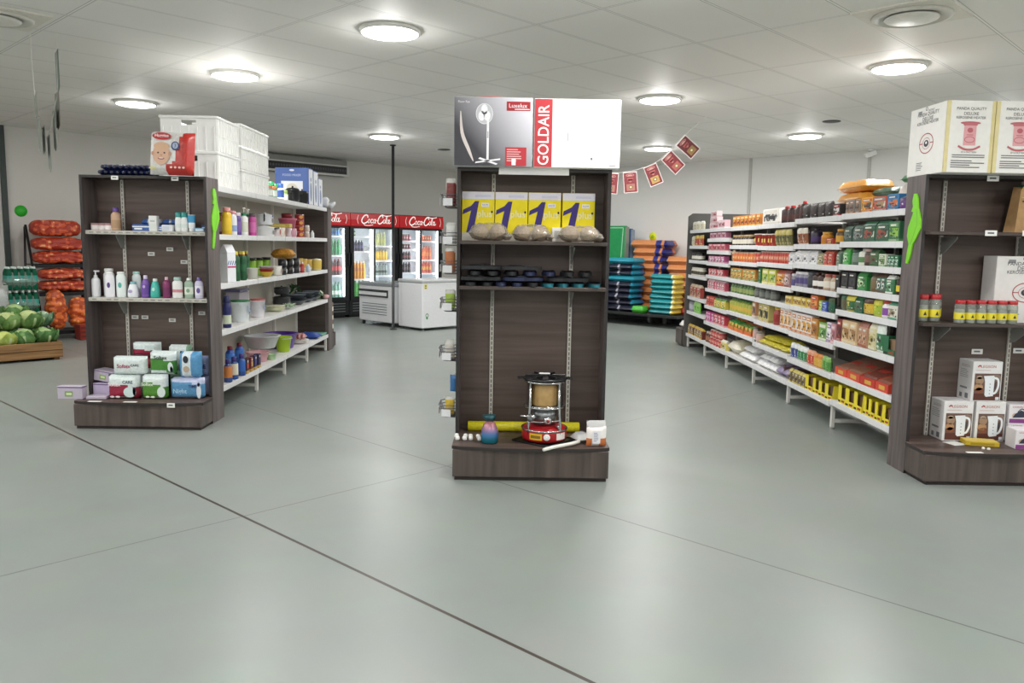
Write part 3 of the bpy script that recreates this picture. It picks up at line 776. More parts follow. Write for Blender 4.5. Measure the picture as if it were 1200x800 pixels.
m = MB(); m.quad(-.028, .02, .02, .1, -.029, K('e9e9f1')); glines(m, -.022, .014, .03, .09, 6, -.0295, '8b8ba0'); obj('label_sheet', m, t)
# ---- wire baskets clipped on the side of the middle display
WIRE = mat('77777a', .35, .5)
def basket(z, d, lab, tilt=0.):
    t = thing('wire_basket', lab, 'basket', (-.318, 5.19, z), 0, 'wire baskets on the middle display')
    m = MB(); d_ = d
    def lp(x0, y0, y1, zz, r=.003): m.tube([(0, y0, zz), (-x0*.8, y0+.006, zz), (-x0, y0+.03, zz), (-x0, y1-.03, zz), (-x0*.8, y1-.006, zz), (0, y1, zz)], r, WIRE, 5)
    for k in range(5): lp(d_*(.72+.07*k), -.085-.006*k, .085+.006*k, .02*k)
    for k in range(9):
        y = -.075+.15*k/8
        m.tube([(-.004, y, 0), (-d_*.72, y, 0), (-d_, y*1.05, .085)],   .0022, WIRE, 4)
    for x in (.3, .6): m.tube([(-d_*x, -.09, .05*x), (-d_*x, .09, .05*x)], .0016, WIRE, 4)
    obj('wires', m, t)
    m = MB(); m.at(-d_*.55, -.112, .03, rz=-.35).rbox(-.032, .032, -.002, .002, -.022, .024, mat('dcdde0', .4), .001); m.at(-d_-.004, 0, .035, rz=-PI/2).rbox(-.06, .06, -.002, .002, -.022, .024, mat('dcdde0', .4), .001); obj('ticket_holder', m, t)
    return t
bz = [(1.68, 'topmost wire basket on the middle display, holding red and white packets'), (1.44, 'wire basket second from the top, holding dark packets'), (1.26, 'wire basket third from the top, holding orange packets'),
      (1.02, 'wire basket fourth from the top, holding green packets'), (.70, 'wire basket fifth from the top, holding pale packets'), (.33, 'lowest wire basket on the middle display, holding yellow packets')]
fill = [(['8e2f2c', 'e8e4de', '9c3a2e', 'e6e6e2', '2d5b34'], .17), (['e6e6e2', '2a3b36', 'd8d8d4', '1f2a2c'], .14), (['c46a33', 'b0562b', 'c9803f'], .15), (['9ec23c', '6f9f35', 'b4cf58', 'e0e6d0'], .12), (['d6cfc4', 'c5b8a8', 'a4473c'], .12), (['d9b52a', 'c9a41f', 'b98e1b'], .12)]
for i, ((z, lab), (cols, hh)) in enumerate(zip(bz, fill)):
    basket(z, .105 if i < 4 else .11, lab)
    for k, c in enumerate(cols):
        m = MB(); m.pillow(.058, .014, hh*(.9+.2*r.random()), lambda u, v, f, c=c: FOIL(c) if v < .8 else FOIL('d8d8d2'), 5, 7, .1, seed=k)
        lean = r.uniform(-.1, .12)
        single('snack_packet', m, '%s packet from the front, in the %s' % (ORD[k], lab.split(',')[0].split(' on ')[0]), 'packet', (-.318-.042, 5.138+.022*k, z+.008), 0, 'packets in the wire baskets', (lean*.15, r.uniform(-.08, .02), r.uniform(-.08, .08)))
m = MB(); m.at(-.335, 5.16, .49, rz=-.3).pillow(.05, .03, .11, FOIL('2f6fb0'), 5, 7, .1, seed=3); m.at()
m.tube([(-.318, 5.16, .61), (-.335, 5.16, .60)], .002, WIRE, 5)
single('blue_packet', m, 'small blue packet hanging between the two lowest wire baskets', 'packet', (0, 0, 0), 0)
# ------------------------------------------------------------------ bottles, tins and jars
def bottle_geo(r, h, col, cap, neck=.4, caph=.13, label=None, labz=(.2, .6), shape='round', art=None, shoulder=.16):
    """body and cap as two meshes; origin at the base"""
    b = MB(); sy = .62 if shape == 'flat' else 1.
    bh = h*(1-caph)
    pr = [(r*.86, 0), (r*.98, h*.02), (r, h*.06), (r, bh-h*shoulder), (r*.93, bh-h*shoulder*.55), (r*max(neck, .62), bh-h*shoulder*.15), (r*neck, bh)]
    if shape == 'waist': pr = [(r*.86, 0), (r*.98, h*.02), (r*1.0, h*.12), (r*.84, h*.36), (r*.9, h*.5), (r*.72, bh-h*.1), (r*neck, bh)]
    if shape == 'taper': pr = [(r*.8, 0), (r*.97, h*.03), (r, h*.2), (r*.9, h*.5), (r*.62, bh-h*.06), (r*neck, bh)]
    b.lathe(pr, col, 18, sy=sy)
    if label:
        z0, z1 = labz
        b.lathe([(r*1.006, z0*h), (r*1.008, z0*h+.001), (r*1.008, z1*h-.001), (r*1.006, z1*h)], label, 18, sy=sy)
    if art:
        for (dx, dz, rx, rz_, m) in art: b.ell(dx*r, dz*h, rx*r, rz_*h, -r*sy*1.02, m, 14)
    c = MB()
    c.lathe([(r*neck*1.12, bh), (r*neck*1.14, bh+.003), (r*neck*1.08, h-.003), (r*neck*.9, h), (0, h)], cap, 16, sy=1 if neck < .7 else sy)
    return b, c
YMAP = None
def place(name, me, lab, cat, x, y, z, rz=0., group=None, parts=(), rot=None):
    if YMAP: y = YMAP(y)
    o = single(name, me, lab, cat, (x, y, z), rz, group, rot)
    for nm, pm in parts: obj(nm, pm, o)
    return o
PASTEL = PL('e9ebee')
# ---- baby goods, upper shelf of the baby care display
LX = lambda px: (-3.236+.00652*(px-100))*1.016
YMAP = lambda y: 6.29+(y-6.16)*.55
z1 = 1.5105; yb = 6.2
for i in range(3):
    m = MB(); m.lathe([(.03, 0), (.032, .004), (.032, .04)], [K('d8b7b9'), K('e8dedd')], 16); 
    l = MB(); l.lathe([(.033, .04), (.033, .055), (0, .056)], PL('b98a8c'), 16)
    if i == 1: 
        pass
    place('cream_tin', m, '%s small pink tin from the end, beside the peach bottle' % ORD[i], 'tin', LX(111+8*i), yb+.01*(i % 2), z1, 0, 'pink tins on the baby care display', [('lid', l)])
b, c = bottle_geo(.036, .178, PL('c9a182'), PL('5f3f92'), .55, .2, K('b5906c'), (.1, .45)); place('baby_powder_bottle', b, 'peach bottle with a purple cap on the upper baby care shelf', 'bottle', LX(135.5), yb, z1, 0, None, [('cap', c)])
for k, (px, w, h, c1, y) in enumerate(((168.5, .15, .05, '3a63b4', 6.18), (189, .13, .045, '4a78c8', 6.24))):
    m = carton(w, .06, h, c1, ((.55, .75, 'dfe6f2'),), ((.1, .5, .2, .45, 'f0f3f8'),)); place('wipes_box', m, ['long blue box lying at the middle of the upper baby care shelf', 'second blue box lying behind the small white carton'][k], 'box', LX(px), y, z1)
r = random.Random(3)
for k, px in enumerate((172, 184, 196, 204)):
    m = MB(); m.lying(.075, .09, .05, lambda u, v, f: FOIL('3d62ad') if u < .6 else FOIL('c9d3e6'), .15, 6, 6, k)
    place('blue_packet', m, '%s blue and white packet along the back of the upper baby care shelf' % ORD[k], 'packet', LX(px)-.02+.012*(k == 3), 6.31, z1+.046, .1*k)
    m = carton(.075, .08, .045, '41589a'); place('blue_carton', m, '%s low blue carton at the back, under the blue packets' % ORD[k], 'box', LX(px)-.02, 6.31, z1)
m = carton(.062, .05, .118, 'e9ebe8', (), ((.1, .9, .1, .5, 'dfe4e0'), (.2, .8, .6, .7, 'b9c4c0'))); place('white_carton', m, 'upright white carton on the upper baby care shelf', 'box', LX(181), 6.17, z1)
m = carton(.085, .05, .05, 'e3e5ea', (), ((.1, .7, .2, .8, 'cdd5e6'),)); place('white_carton', m, 'low white carton between the upright carton and teal capped bottles', 'box', LX(198), 6.16, z1)
for k, px in enumerate((209.5, 216.5)):
    b, c = bottle_geo(.026, .148, PL('eef1ef'), PL('2f9c96'), .8, .25, K('dfe9e6'), (.2, .4)); place('lotion_bottle', b, ['white bottle with teal cap next to the low white carton', 'white bottle with teal cap next to the blue and white tube'][k], 'bottle', LX(px), 6.18, z1, 0, None, [('cap', c)])
m = MB(); m.lathe([(.022, 0), (.022, .022)], PL('f0f2f4'), 14); m.lathe([(.022, .022), (.027, .03), (.028, .07), (.03, .127), (.03, .13)], [PL('f0f2f4'), PL('f0f2f4'), PL('3b9bd0'), PL('e9edf0')], 16, sy=.7); place('cream_tube', m, 'blue and white cream tube standing on its cap', 'tube', LX(225), 6.18, z1)
m = carton(.07, .05, .03, '86b9dd', (), ((.1, .9, .2, .7, 'dce9f4'),)); place('blue_carton', m, 'flat pale blue carton at the aisle end of the upper shelf', 'box', LX(235), 6.17, z1, .1)
m = carton(.06, .05, .055, '3d5ca0', (), ((.1, .8, .3, .7, 'dfe6f2'),)); place('blue_carton', m, 'dark blue carton behind the flat pale blue carton', 'box', LX(237), 6.34, z1, -.1)
# ---- baby goods, lower shelf
z2 = .9905; LX2 = lambda px: (-3.235+.00659*(px-104))*1.016
def pump_bottle(px, lab):
    b, c = bottle_geo(.032, .17, PASTEL, PASTEL, .4, .1, K('e9eaee'), (.2, .6))
    p = MB(); p.tube([(0, 0, .165), (0, 0, .195)], .006, PASTEL, 8); p.rbox(-.012, .03, -.009, .009, .195, .208, PASTEL, .003)
    place('pump_bottle', b, lab, 'bottle', LX2(px), 6.2, z2, 0, None, [('cap', c), ('pump', p)])
pump_bottle(112.2, 'white pump bottle at the far end of the lower baby care shelf')
rows = [(123.8, .040, .222, 'e9eaec', 'f2f2f2', .75, .1, 'dfe1e6', (.1, .8), 'round', [(-.2, .6, .1, .13, '4a4a55')], 'wide white bottle with dark print beside the pump bottle', 6.30),
        (131, .037, .2, 'eceaf1', 'eeeeee', .7, .08, None, None, 'flat', [(0, .48, .34, .11, '5a3f86')], 'white bottle with a purple drop on the lower baby care shelf', 6.14),
        (143, .038, .2, 'e6efee', 'ececec', .7, .08, None, None, 'flat', [(0, .48, .36, .11, '4fb3a6')], 'white bottle with a teal drop on the lower baby care shelf', 6.17),
        (154, .036, .2, 'dfe9ea', 'a9d8d0', .7, .1, None, None, 'flat', [(.2, .5, .3, .12, 'b9dad6')], 'white bottle behind the short rounded white bottle', 6.36),
        (157, .043, .125, 'ebeef2', '7fb9c0', .45, .14, None, None, 'taper', [(-.1, .4, .4, .1, 'b3a6d0')], 'short rounded white bottle with a grey-teal cap', 6.17),
        (171, .034, .175, '7d55b0', 'd8cdea', .42, .16, '7047a8', (.15, .6), 'waist', [(0, .5, .3, .07, 'c9b2e4')], 'purple bottle with a pale cap on the lower baby care shelf', 6.19),
        (182.5, .038, .15, '3bbfae', 'dff0ea', .4, .14, None, None, 'taper', [(0, .45, .3, .1, 'b7ece2')], 'teal drop-shaped bottle with a pale cap', 6.18),
        (195.5, .03, .165, '8a2f66', 'e8b9c6', .38, .15, '7b2b60', (.12, .5), 'round', None, 'dark magenta bottle with a pink cap', 6.19),
        (208.5, .04, .165, 'ecebea', 'a9cfc6', .6, .14, 'd88a96', (.28, .42), 'flat', None, 'white bottle with a pink label band and aqua cap', 6.18),
        (221.5, .035, .16, '9db8a2', 'eef0ea', .4, .13, 'dfe6d8', (.2, .55), 'flat', [(0, .38, .4, .1, '7fa888')], 'pale green see-through bottle with a white cap', 6.19),
        (233.5, .034, .165, 'cfcbe6', '7c66b4', .42, .15, 'e9e6f4', (.15, .6), 'flat', [(0, .38, .42, .13, '6a51a4')], 'white bottle with purple label and cap at the aisle end', 6.19)]
for (px, rad, h, bc, cc, nk, ch, lc, lz, shp, art, lab, y) in rows:
    b, c = bottle_geo(rad, h, PL(bc), PL(cc), nk, ch, K(lc) if lc else None, lz or (.2, .5), shp, [(a, b_, c_, d_, K(e)) for a, b_, c_, d_, e in art] if art else None)
    place('baby_bottle', b, lab, 'bottle', LX2(px), y, z2, 0, 'bottles on the lower baby care shelf', [('cap', c)])
# ---- napkin and diaper packs on the deck
YMAP = None
dkz = .2145; LX3 = lambda px: (-3.259+.00648*(px-90))*1.02
def pack(name, lab, px, w, h, d, y, z, fn, seed, txt=None, art=None, rz=0., rot=None):
    t = thing(name, lab, 'pack', (LX3(px), y, z), rz, 'sanitary packs on the baby care deck', (0, 0, rz) if rot is None else rot)
    m = MB(); m.pillow(w, d, h, fn, 10, 10, .07, seed=seed, pu=6, pv=6); obj('wrap', m, t)
    m = MB(); yy = -d/2-.004
    if txt:
        for (s, cx, cz, ww, cc) in txt: m.text(s, cx*w, cz*h, yy-.001, K(cc), w=ww*w, bold=.02)
    for (cx, cz, rx, rz_, cc) in art or (): m.ell(cx*w, cz*h, rx*w, rz_*h, yy, K(cc), 16)
    if txt or art: obj('print', m, t)
    return t
WHT = FOIL('d5e3e2')
def band(c, lo, hi, base=None): 
    B = base or WHT
    return lambda u, v, f: (FOIL(c) if lo+.12*math.sin(u*4) < v < hi+.1*math.sin(u*3+1) else B)
pack('napkin_pack', 'white and crimson napkin pack standing on the deck, under the all white pack', 144.3, .245, .185, .11, 6.16, dkz, band('a51f3f', .0, .55), 1, [('Softex', -.22, .62, .4, 'f4e9ec'), ('CARE', .2, .72, .32, '3c5a66')], [(.26, .3, .2, .22, 'cfe4e2'), (.4, .33, .05, .18, '1f2c44'), (-.3, .1, .07, .04, 'efd7dc'), (-.12, .1, .08, .04, 'efd7dc')])
pack('napkin_pack', 'white and green napkin pack standing on the deck beside the crimson pack', 180, .2, .19, .11, 6.17, dkz, band('4d9327', .0, .58), 2, [('Softex', -.2, .62, .46, 'e6f2dc')], [(.33, .3, .16, .22, 'd9e9e2'), (-.2, .1, .08, .04, 'e1eed2'), (0, .1, .08, .04, 'e1eed2')])
pack('napkin_pack', 'pale blue napkin pack standing on the deck beside the green pack', 216.5, .265, .165, .12, 6.2, dkz, band('4e93c7', .0, .75, FOIL('b5bddd')), 3, [('Night', -.15, .35, .4, 'a9d1ec'), ('TIME', .22, .62, .26, '34407c')], [(.4, .4, .07, .36, 'd9e2ec'), (.4, .7, .04, .1, '2c3c5c')])
pack('napkin_pack', 'all white napkin pack lying on top of the crimson pack', 151, .265, .145, .12, 6.18, dkz+.184, lambda u, v, f: WHT, 4, [('Softex', -.1, .5, .4, 'b04a6a'), ('CARE', .22, .55, .24, '37424e')])
pack('napkin_pack', 'white and crimson napkin pack at the back, topmost of its stack', 160, .225, .11, .1, 6.345, dkz+.31, band('a51f3f', .0, .4), 5, None, [(.2, .7, .2, .1, 'c9dcda')])
pack('napkin_pack', 'white and green napkin pack on top of the standing green pack', 188.5, .205, .185, .11, 6.2, dkz+.186, band('3f8a2a', .1, .62), 6, [('Softex', .0, .74, .5, '2f4a3a')], [(.36, .35, .1, .2, 'd4e4e4'), (.4, .25, .05, .14, '1f2f5c')])
pack('napkin_pack', 'pale napkin pack standing at the back behind the upper green pack', 199, .185, .2, .07, 6.36, dkz+.2, lambda u, v, f: WHT if u < .8 else FOIL('7fae8c'), 7)
pack('napkin_pack', 'white and crimson pack at the back, hidden behind the crimson front pack', 160, .22, .30, .08, 6.36, dkz, band('a51f3f', .6, 1.0), 15)
pack('napkin_pack', 'blue pack with a white picture panel, standing on the pale blue pack', 220.5, .17, .205, .12, 6.21, dkz+.163, lambda u, v, f: FOIL('d3dfe6') if .2 < u < .6 else FOIL('4c93c9'), 8, None, [(-.12, .72, .12, .14, '222a38'), (-.1, .35, .14, .12, 'b9a58c')])
pack('napkin_pack', 'lilac blue pack standing at the aisle end of the upper row', 226, .12, .16, .12, 6.35, dkz+.155, lambda u, v, f: FOIL('8f9fd0'), 9, [('TIME', .0, .5, .8, '33407c')])
pack('napkin_pack', 'blue and lilac pack standing under the lilac pack at the aisle end', 226, .12, .155, .12, 6.345, dkz, lambda u, v, f: FOIL('4c93c9') if u < .5 else FOIL('a9aedb'), 10)
pack('napkin_pack', 'pale pack at the back under the pale upper pack', 199, .18, .20, .07, 6.36, dkz, lambda u, v, f: FOIL('7fae8c'), 11)
for k, (x, y, z, w, d, h, rz, lab) in enumerate(((-3.345, 6.10, 0, .19, .07, .10, .0, 'grey and lilac carton jutting over the deck end'), (-3.17, 6.28, .0, .17, .09, .095, -.15, 'lilac carton standing behind the flat grey leaflet carton'), (-3.165, 6.31, .108, .18, .12, .085, -.25, 'grey and purple carton tilted on top of the lilac carton'), (-3.155, 6.12, 0, .15, .09, .022, .1, 'flat lilac carton lying at the front of the deck'))):
    m = carton(w, d, h, 'b9aec0' if k != 1 else 'c3b3d6', ((.86, 1., '7b6590'),) if k != 3 else (), ((.3, .62, .2, .62, '86a05c'), (.36, .58, .32, .5, 'c9d8a8')) if k in (0, 2) else ())
    place('lilac_carton', m, lab, 'box', x, y, dkz+.001+z, rz, 'lilac cartons on the baby care deck', (), (0, .12 if k == 2 else 0, rz))
# ---- top of the baby care display: diapers, blue bottles
t = thing('diaper_pack', 'red and white diaper pack with a baby face, on top of the dark display', 'pack', (-2.545, 6.17, 1.9305), .0, None, (-.12, .02, .05))
m = MB(); m.pillow(.325, .15, .325, lambda u, v, f: FOIL('c9271f') if u > .62+.25*max(0, v-.4)*1.2-.12*(v < .35)*(1-v/.35) or (v < .22 and u > .45) else FOIL('d8d6d2'), 14, 14, .03, seed=2, pu=7, pv=7); obj('wrap', m, t)
m = MB(); y = -.083
m.ell(-.055, .275, .068, .028, y, K('c9222a')); m.text('Huggies', -.055, .276, y-.0006, K('f4eeee'), w=.1, bold=.02)
m.ell(-.055, .14, .062, .08, y, K('dcae90')); m.ell(-.055, .2, .056, .03, y-.0004, K('d9ad88')); m.ell(-.078, .15, .007, .006, y-.0008, K('3d2c26')); m.ell(-.032, .15, .007, .006, y-.0008, K('3d2c26')); m.ell(-.055, .132, .009, .006, y-.0008, K('c48f74')); m.ell(-.055, .108, .024, .009, y-.0008, K('a9524a')); m.ell(-.055, .111, .018, .004, y-.0012, K('eee2dc'))
m.ell(-.117, .145, .01, .016, y, K('d39f82')); m.ell(.007, .145, .01, .016, y, K('d39f82'))
m.ell(.045, .205, .03, .034, y, K('2d3f78')); m.ell(.045, .207, .021, .024, y-.0006, K('a9b6d0')); m.text('3', .045, .207, y-.0012, K('2d3f78'), h=.026)
m.quad(-.14, -.09, .03, .042, y, K('d8d04a')); 
for k in range(4): m.ell(.02+.03*k, .045, .01, .008, y, K('e9c9bd'))
obj('print', m, t)
r = random.Random(9)
for row in range(2):
    for k in range(9 if row == 0 else 8):
        b = MB(); b.at(0, 0, .022, rx=PI/2-.0).lathe([(.012, -.07), (.021, -.066), (.022, .03), (.014, .05), (.012, .055)], PL('1c2a66'), 14)
        c = MB(); c.at(0, 0, .022, rx=PI/2).lathe([(.014, .054), (.014, .075), (.0, .076)], PL('141b3c'), 12)
        if row == 1 and k == 7: pass
        place('blue_bottle', b, '%s blue bottle from the onion side, %s layer on top of the display' % (ORD[k], ['lower', 'upper'][row]), 'bottle', -3.13+.0455*k+.022*row, 6.32, 1.931+.040*row, 0, 'small blue bottles lying on the baby care display', [('cap', c)])
b, c = bottle_geo(.018, .055, PL('1c2a66'), PL('4a3a2a'), .7, .3); place('blue_bottle', b, 'small dark bottle standing between the blue bottles and the diaper pack', 'bottle', -2.705, 6.27, 1.9315, 0, None, [('cap', c)])
# ---- kettle display: cartons on top
def heater_print(m, w, h, y, side=False):
    I = K('3b3b40'); R_ = K('c4616a')
    m.text('PANDA QUALITY', 0, h*.885, y, I, w=w*.72); m.text('DELUXE', 0, h*.82, y, I, w=w*.36); m.text('KEROSENE HEATER', 0, h*.765, y, I, w=w*.72)
    if side:
        m.ring(0, h*.46, w*.24, h*.15, .006, y, K('b83a45')); m.ring(0, h*.46, w*.13, h*.085, .003, y, K('b83a45')); m.ell(0, h*.46, w*.08, h*.05, y, I); m.quad(-w*.24, -w*.13, h*.455, h*.468, y, K('b83a45')); m.quad(w*.13, w*.24, h*.455, h*.468, y, K('b83a45')); m.ell(0, h*.47, w*.03, h*.02, y-.0005, K('efefee'))
        m.ring(-w*.06, h*.965, .012, .012, .004, y, I); glines(m, -w*.3, w*.02, h*.07, h*.2, 5, y, '77777c', 4); glines(m, w*.0, w*.34, h*.92, h*.95, 2, y, '77777c', 4); m.quad(-w*.35, -w*.22, h*.9, h*.95, y, K('8a8a90'))
    else:
        m.quad(-w*.15, w*.15, h*.38, h*.68, y, K('e4a3a9')); m.ell(0, h*.69, w*.25, h*.022, y, R_); m.quad(-w*.17, w*.17, h*.655, h*.69, y-.0004, K('c86c74')); m.ell(0, h*.59, w*.07, h*.035, y-.0006, R_); m.ring(0, h*.46, w*.13, h*.045, .004, y-.0006, R_); m.quad(-w*.08, w*.08, h*.52, h*.53, y-.0006, R_)
        m.stroke([(-w*.27, h*.37), (-w*.1, h*.325), (w*.1, h*.325), (w*.27, h*.37)], .012, y-.0006, R_)
        m.text('2014 PATTERN', 0, h*.285, y, I, w=w*.38); glines(m, -w*.4, w*.42, h*.2, h*.26, 2, y, '66666c', 2); glines(m, -w*.42, w*.42, h*.06, h*.18, 4, y, '55555c', 8)
def heater_box(lab, x, y, z, rz, w=.30, d=.42, h=.43, tape=True):
    t = thing('heater_carton', lab, 'box', (x, y, z), rz, 'white heater cartons')
    m = MB(); m.rbox(-w/2, w/2, -d/2, d/2, 0, h, K('eceae6'), .003); m.box(-w/2, w/2, -.002, .002, h-.001, h+.0008, K('c9c6be')); obj('body', m, t)
    if tape:
        m = MB()
        for sx in (-1, 1):
            m = MB(); m.box(sx*(w/2-.011)-.011, sx*(w/2-.011)+.011, -d/2-.001, -d/2+.01, .002, h-.002, mat('ddd09a', .3)); obj('tape', m, t)
    m = MB(); heater_print(m, w*.85, h, -d/2-.0016); obj('front_print', m, t)
    m = MB(); m.at(-w/2, 0, 0, rz=-PI/2); heater_print(m, d*.8, h, -.0012, True); obj('side_print', m, t)
    return t
heater_box('white heater carton on the kettle display, end nearest the grocery shelving', 2.805, 5.175, 1.9355, .03)
heater_box('white heater carton second along the top of the kettle display', 3.115, 5.17, 1.9355, -.01)
heater_box('white heater carton third along the top of the kettle display', 3.425, 5.17, 1.9355, .0)
t = thing('heater_carton', 'white heater carton with round emblem behind the red lidded jars', 'box', (3.345, 5.197, 1.0005), .0, 'white heater cartons')
m = MB(); m.rbox(-.20, .20, -.075, .075, 0, .43, K('e2e0de'), .003); obj('body', m, t)
m = MB(); heater_print(m, .36, .43, -.0762, True); obj('front_print', m, t)
t = thing('kraft_bag', 'brown paper bag with a dark handle on the upper shelf of kettle display', 'bag', (3.345, 5.145, 1.5805), .0)
m = MB(); m.at(.0, 0, 0).add([(-.13, -.06, 0), (.13, -.06, 0), (.13, .06, 0), (-.13, .06, 0), (-.105, -.05, .27), (.12, -.05, .27), (.12, .03, .29), (-.105, .03, .29)], [(0, 1, 5, 4), (1, 2, 6, 5), (2, 3, 7, 6), (3, 0, 4, 7), (0, 3, 2, 1), (4, 5, 6, 7)], mat('b58f62', .7, noise=.12)); obj('body', m, t)
m = MB(); m.quad(-.095, .11, .19, .2, -.058, K('3a332b')); m.quad(-.1, .115, .215, .222, -.058, K('cdb86a')); m.ell(.03, .1, .04, .035, -.0605, K('5d4a38')); obj('print', m, t)
m = MB(); m.tube([(-.10, -.052, .268), (-.09, -.05, .283), (.11, -.05, .283), (.118, -.052, .268)], .004, mat('d0b24a', .5), 6); obj('handle', m, t)
m = MB(); m.rbox(-.09, .09, -.03, .03, 0, .31, K('3f7a62'), .003); place('green_carton', m, 'green carton standing behind the brown paper bag', 'box', 3.42, 5.245, 1.5805)
# ---- red lidded jars
def sweetjar(r_, h):
    b = MB(); b.lathe([(r_*.85, 0), (r_, .006), (r_, h*.74), (r_*.86, h*.82), (r_*.82, h*.85)], clear('e6eae4', .8, .05), 20)
    c = MB(); c.lathe([(r_*.9, h*.84), (r_*.93, h*.85), (r_*.93, h*.985), (r_*.85, h), (0, h)], PL('c2232b'), 20)
    l = MB(); l.lathe([(r_*1.01, h*.18), (r_*1.012, h*.185), (r_*1.012, h*.46), (r_*1.01, h*.465)], K('e4d22a'), 20); l.poly([(-r_*.3, h*.25), (r_*.3, h*.25), (.0, h*.4)], -r_*1.03, K('3b2f22'))
    f = MB(); f.lathe([(r_*.82, .004), (r_*.93, .012), (r_*.93, h*.6), (0, h*.62)], mat('a4a89f', .7, noise=.15, scale=80), 14)
    return b.mesh('jar'), c.mesh('lid'), l.mesh('paper_label'), f.mesh('contents')
J1 = sweetjar(.036, .175); J2 = sweetjar(.0325, .148)
for k, (x, y) in enumerate(((2.70, 5.145), (2.778, 5.145), (2.83, 5.23))):
    place('glass_jar', J1[0], ['large red lidded jar with yellow label at the aisle corner of the shelf', 'large red lidded jar second from the aisle corner', 'large red lidded jar tucked behind the front pair'][k], 'jar', x, y, 1.0005, 0, 'large red lidded jars', [('lid', J1[1]), ('paper_label', J1[2]), ('contents', J1[3])])
for k in range(6):
    place('glass_jar', J2[0], '%s small red lidded jar in the row before the emblem carton' % ORD[k], 'jar', 2.895+.067*k, 5.06, 1.0005, 0, 'small red lidded jars', [('lid', J2[1]), ('paper_label', J2[2]), ('contents', J2[3])])
# ---- kettle cartons
def kettle_box(lab, x, y, z, rz):
    w, d, h = .195, .165, .265
    t = thing('kettle_carton', lab, 'box', (x, y, z), rz, 'kettle cartons')
    m = MB(); m.rbox(-w/2, w/2, -d/2, d/2, 0, h, K('e4e3e3'), .003); m.box(-w/2, w/2, -.0015, .0015, h-.001, h+.0006, K('8d8a88')); obj('body', m, t)
    y0 = -d/2-.0012
    m = MB(); m.quad(-w*.42, w*.46, .008, h*.7, y0, K('6d5148')); m.quad(-w*.42, w*.46, .008, h*.2, y0-.0003, K('5c2d22'))
    for cx, cz, rx, rz_, c in ((-.25, .52, .14, .1, 'a58468'), (-.27, .36, .15, .09, 'b98a5e'), (-.24, .28, .14, .07, '8c4a2c'), (.3, .6, .16, .08, '8a7366'), (-.26, .6, .1, .04, 'c9b59a')): m.ell(cx*w, cz*h, rx*w, rz_*h, y0-.0006, K(c), 14)
    Wk = K('e9edf2')
    m.poly([(-w*.12, h*.64), (w*.22, h*.655), (w*.25, h*.6), (w*.24, h*.14), (w*.0, h*.12), (-w*.05, h*.16), (-w*.07, h*.5)], y0-.0009, Wk)
    m.stroke([(w*.2, h*.6), (w*.36, h*.56), (w*.39, h*.4), (w*.32, h*.24), (w*.22, h*.2)], .014, y0-.0011, Wk); m.quad(w*.27, w*.31, h*.32, h*.48, y0-.0014, K('3a3f46'))
    for k in range(4): m.ell(w*.11, h*(.2+.08*k), .004, .004, y0-.0013, K('8a95a3'), 8)
    m.text('LEGISON', w*.02, h*.875, y0, K('b5544e'), w=w*.5); m.stroke([(-w*.34, h*.86), (-w*.28, h*.9), (-w*.24, h*.87)], .008, y0, K('b5403c')); m.quad(-w*.4, w*.1, h*.775, h*.787, y0, K('c9a49c'))
    m.quad(w*.32, w*.44, .012, h*.12, y0-.0015, K('d9dce2')); obj('front_print', m, t)
    m = MB(); m.at(-w/2, 0, 0, rz=-PI/2); m.quad(-d*.46, d*.46, h*.02, h*.97, -.0006, K('dedddd')); m.text('LEGISON', 0, h*.86, -.001, K('9a8d8d'), w=d*.6); glines(m, -d*.35, d*.35, h*.55, h*.78, 5, -.001, 'a8a8aa'); m.quad(-d*.3, -d*.12, h*.05, h*.16, -.001, K('77777a')); m.quad(d*.08, d*.3, h*.05, h*.18, -.001, K('77777a')); m.quad(-d*.3, d*.2, h*.28, h*.33, -.001, K('8b8b8d')); obj('side_print', m, t)
kettle_box('kettle carton on the deck, nearest the aisle, lower layer', 2.985, 5.213, .2145, .0)
kettle_box('kettle carton on the deck, lower layer, behind the yellow book', 3.198, 5.213, .2145, .01)
kettle_box('kettle carton on its own on top of the lower two', 3.155, 5.217, .4805, .0)
m = MB(); m.rbox(-.10, .10, -.055, .055, 0, .028, K('c9a91c'), .002); m.quad(-.07, .07, .006, .02, -.0556, K('a58a12')); m.box(-.09, .09, -.045, .045, .028, .0286, K('dcc05a')); place('yellow_pack', m, 'flat yellow pack lying before the kettle cartons', 'pack', 3.09, 5.05, .2145, -.22)
m = MB(); m.rbox(-.05, .05, -.05, .05, 0, .002, K('e6e6e2'), .0005); place('white_card', m, 'white paper slip lying under the flat yellow pack edge', 'paper', 2.935, 5.06, .2145, .3)
for k, (x, y) in enumerate(((3.06, 4.90), (3.035, 4.915))):
    m = MB(); m.lathe([(.008, 0), (.011, .006), (.008, .014), (0, .016)], mat('e9e6df', .5), 10); place('plastic_stopper', m, ['tiny white cap on the kettle deck front', 'second tiny white cap on the kettle deck front'][k], 'stopper', x, y, .2145)
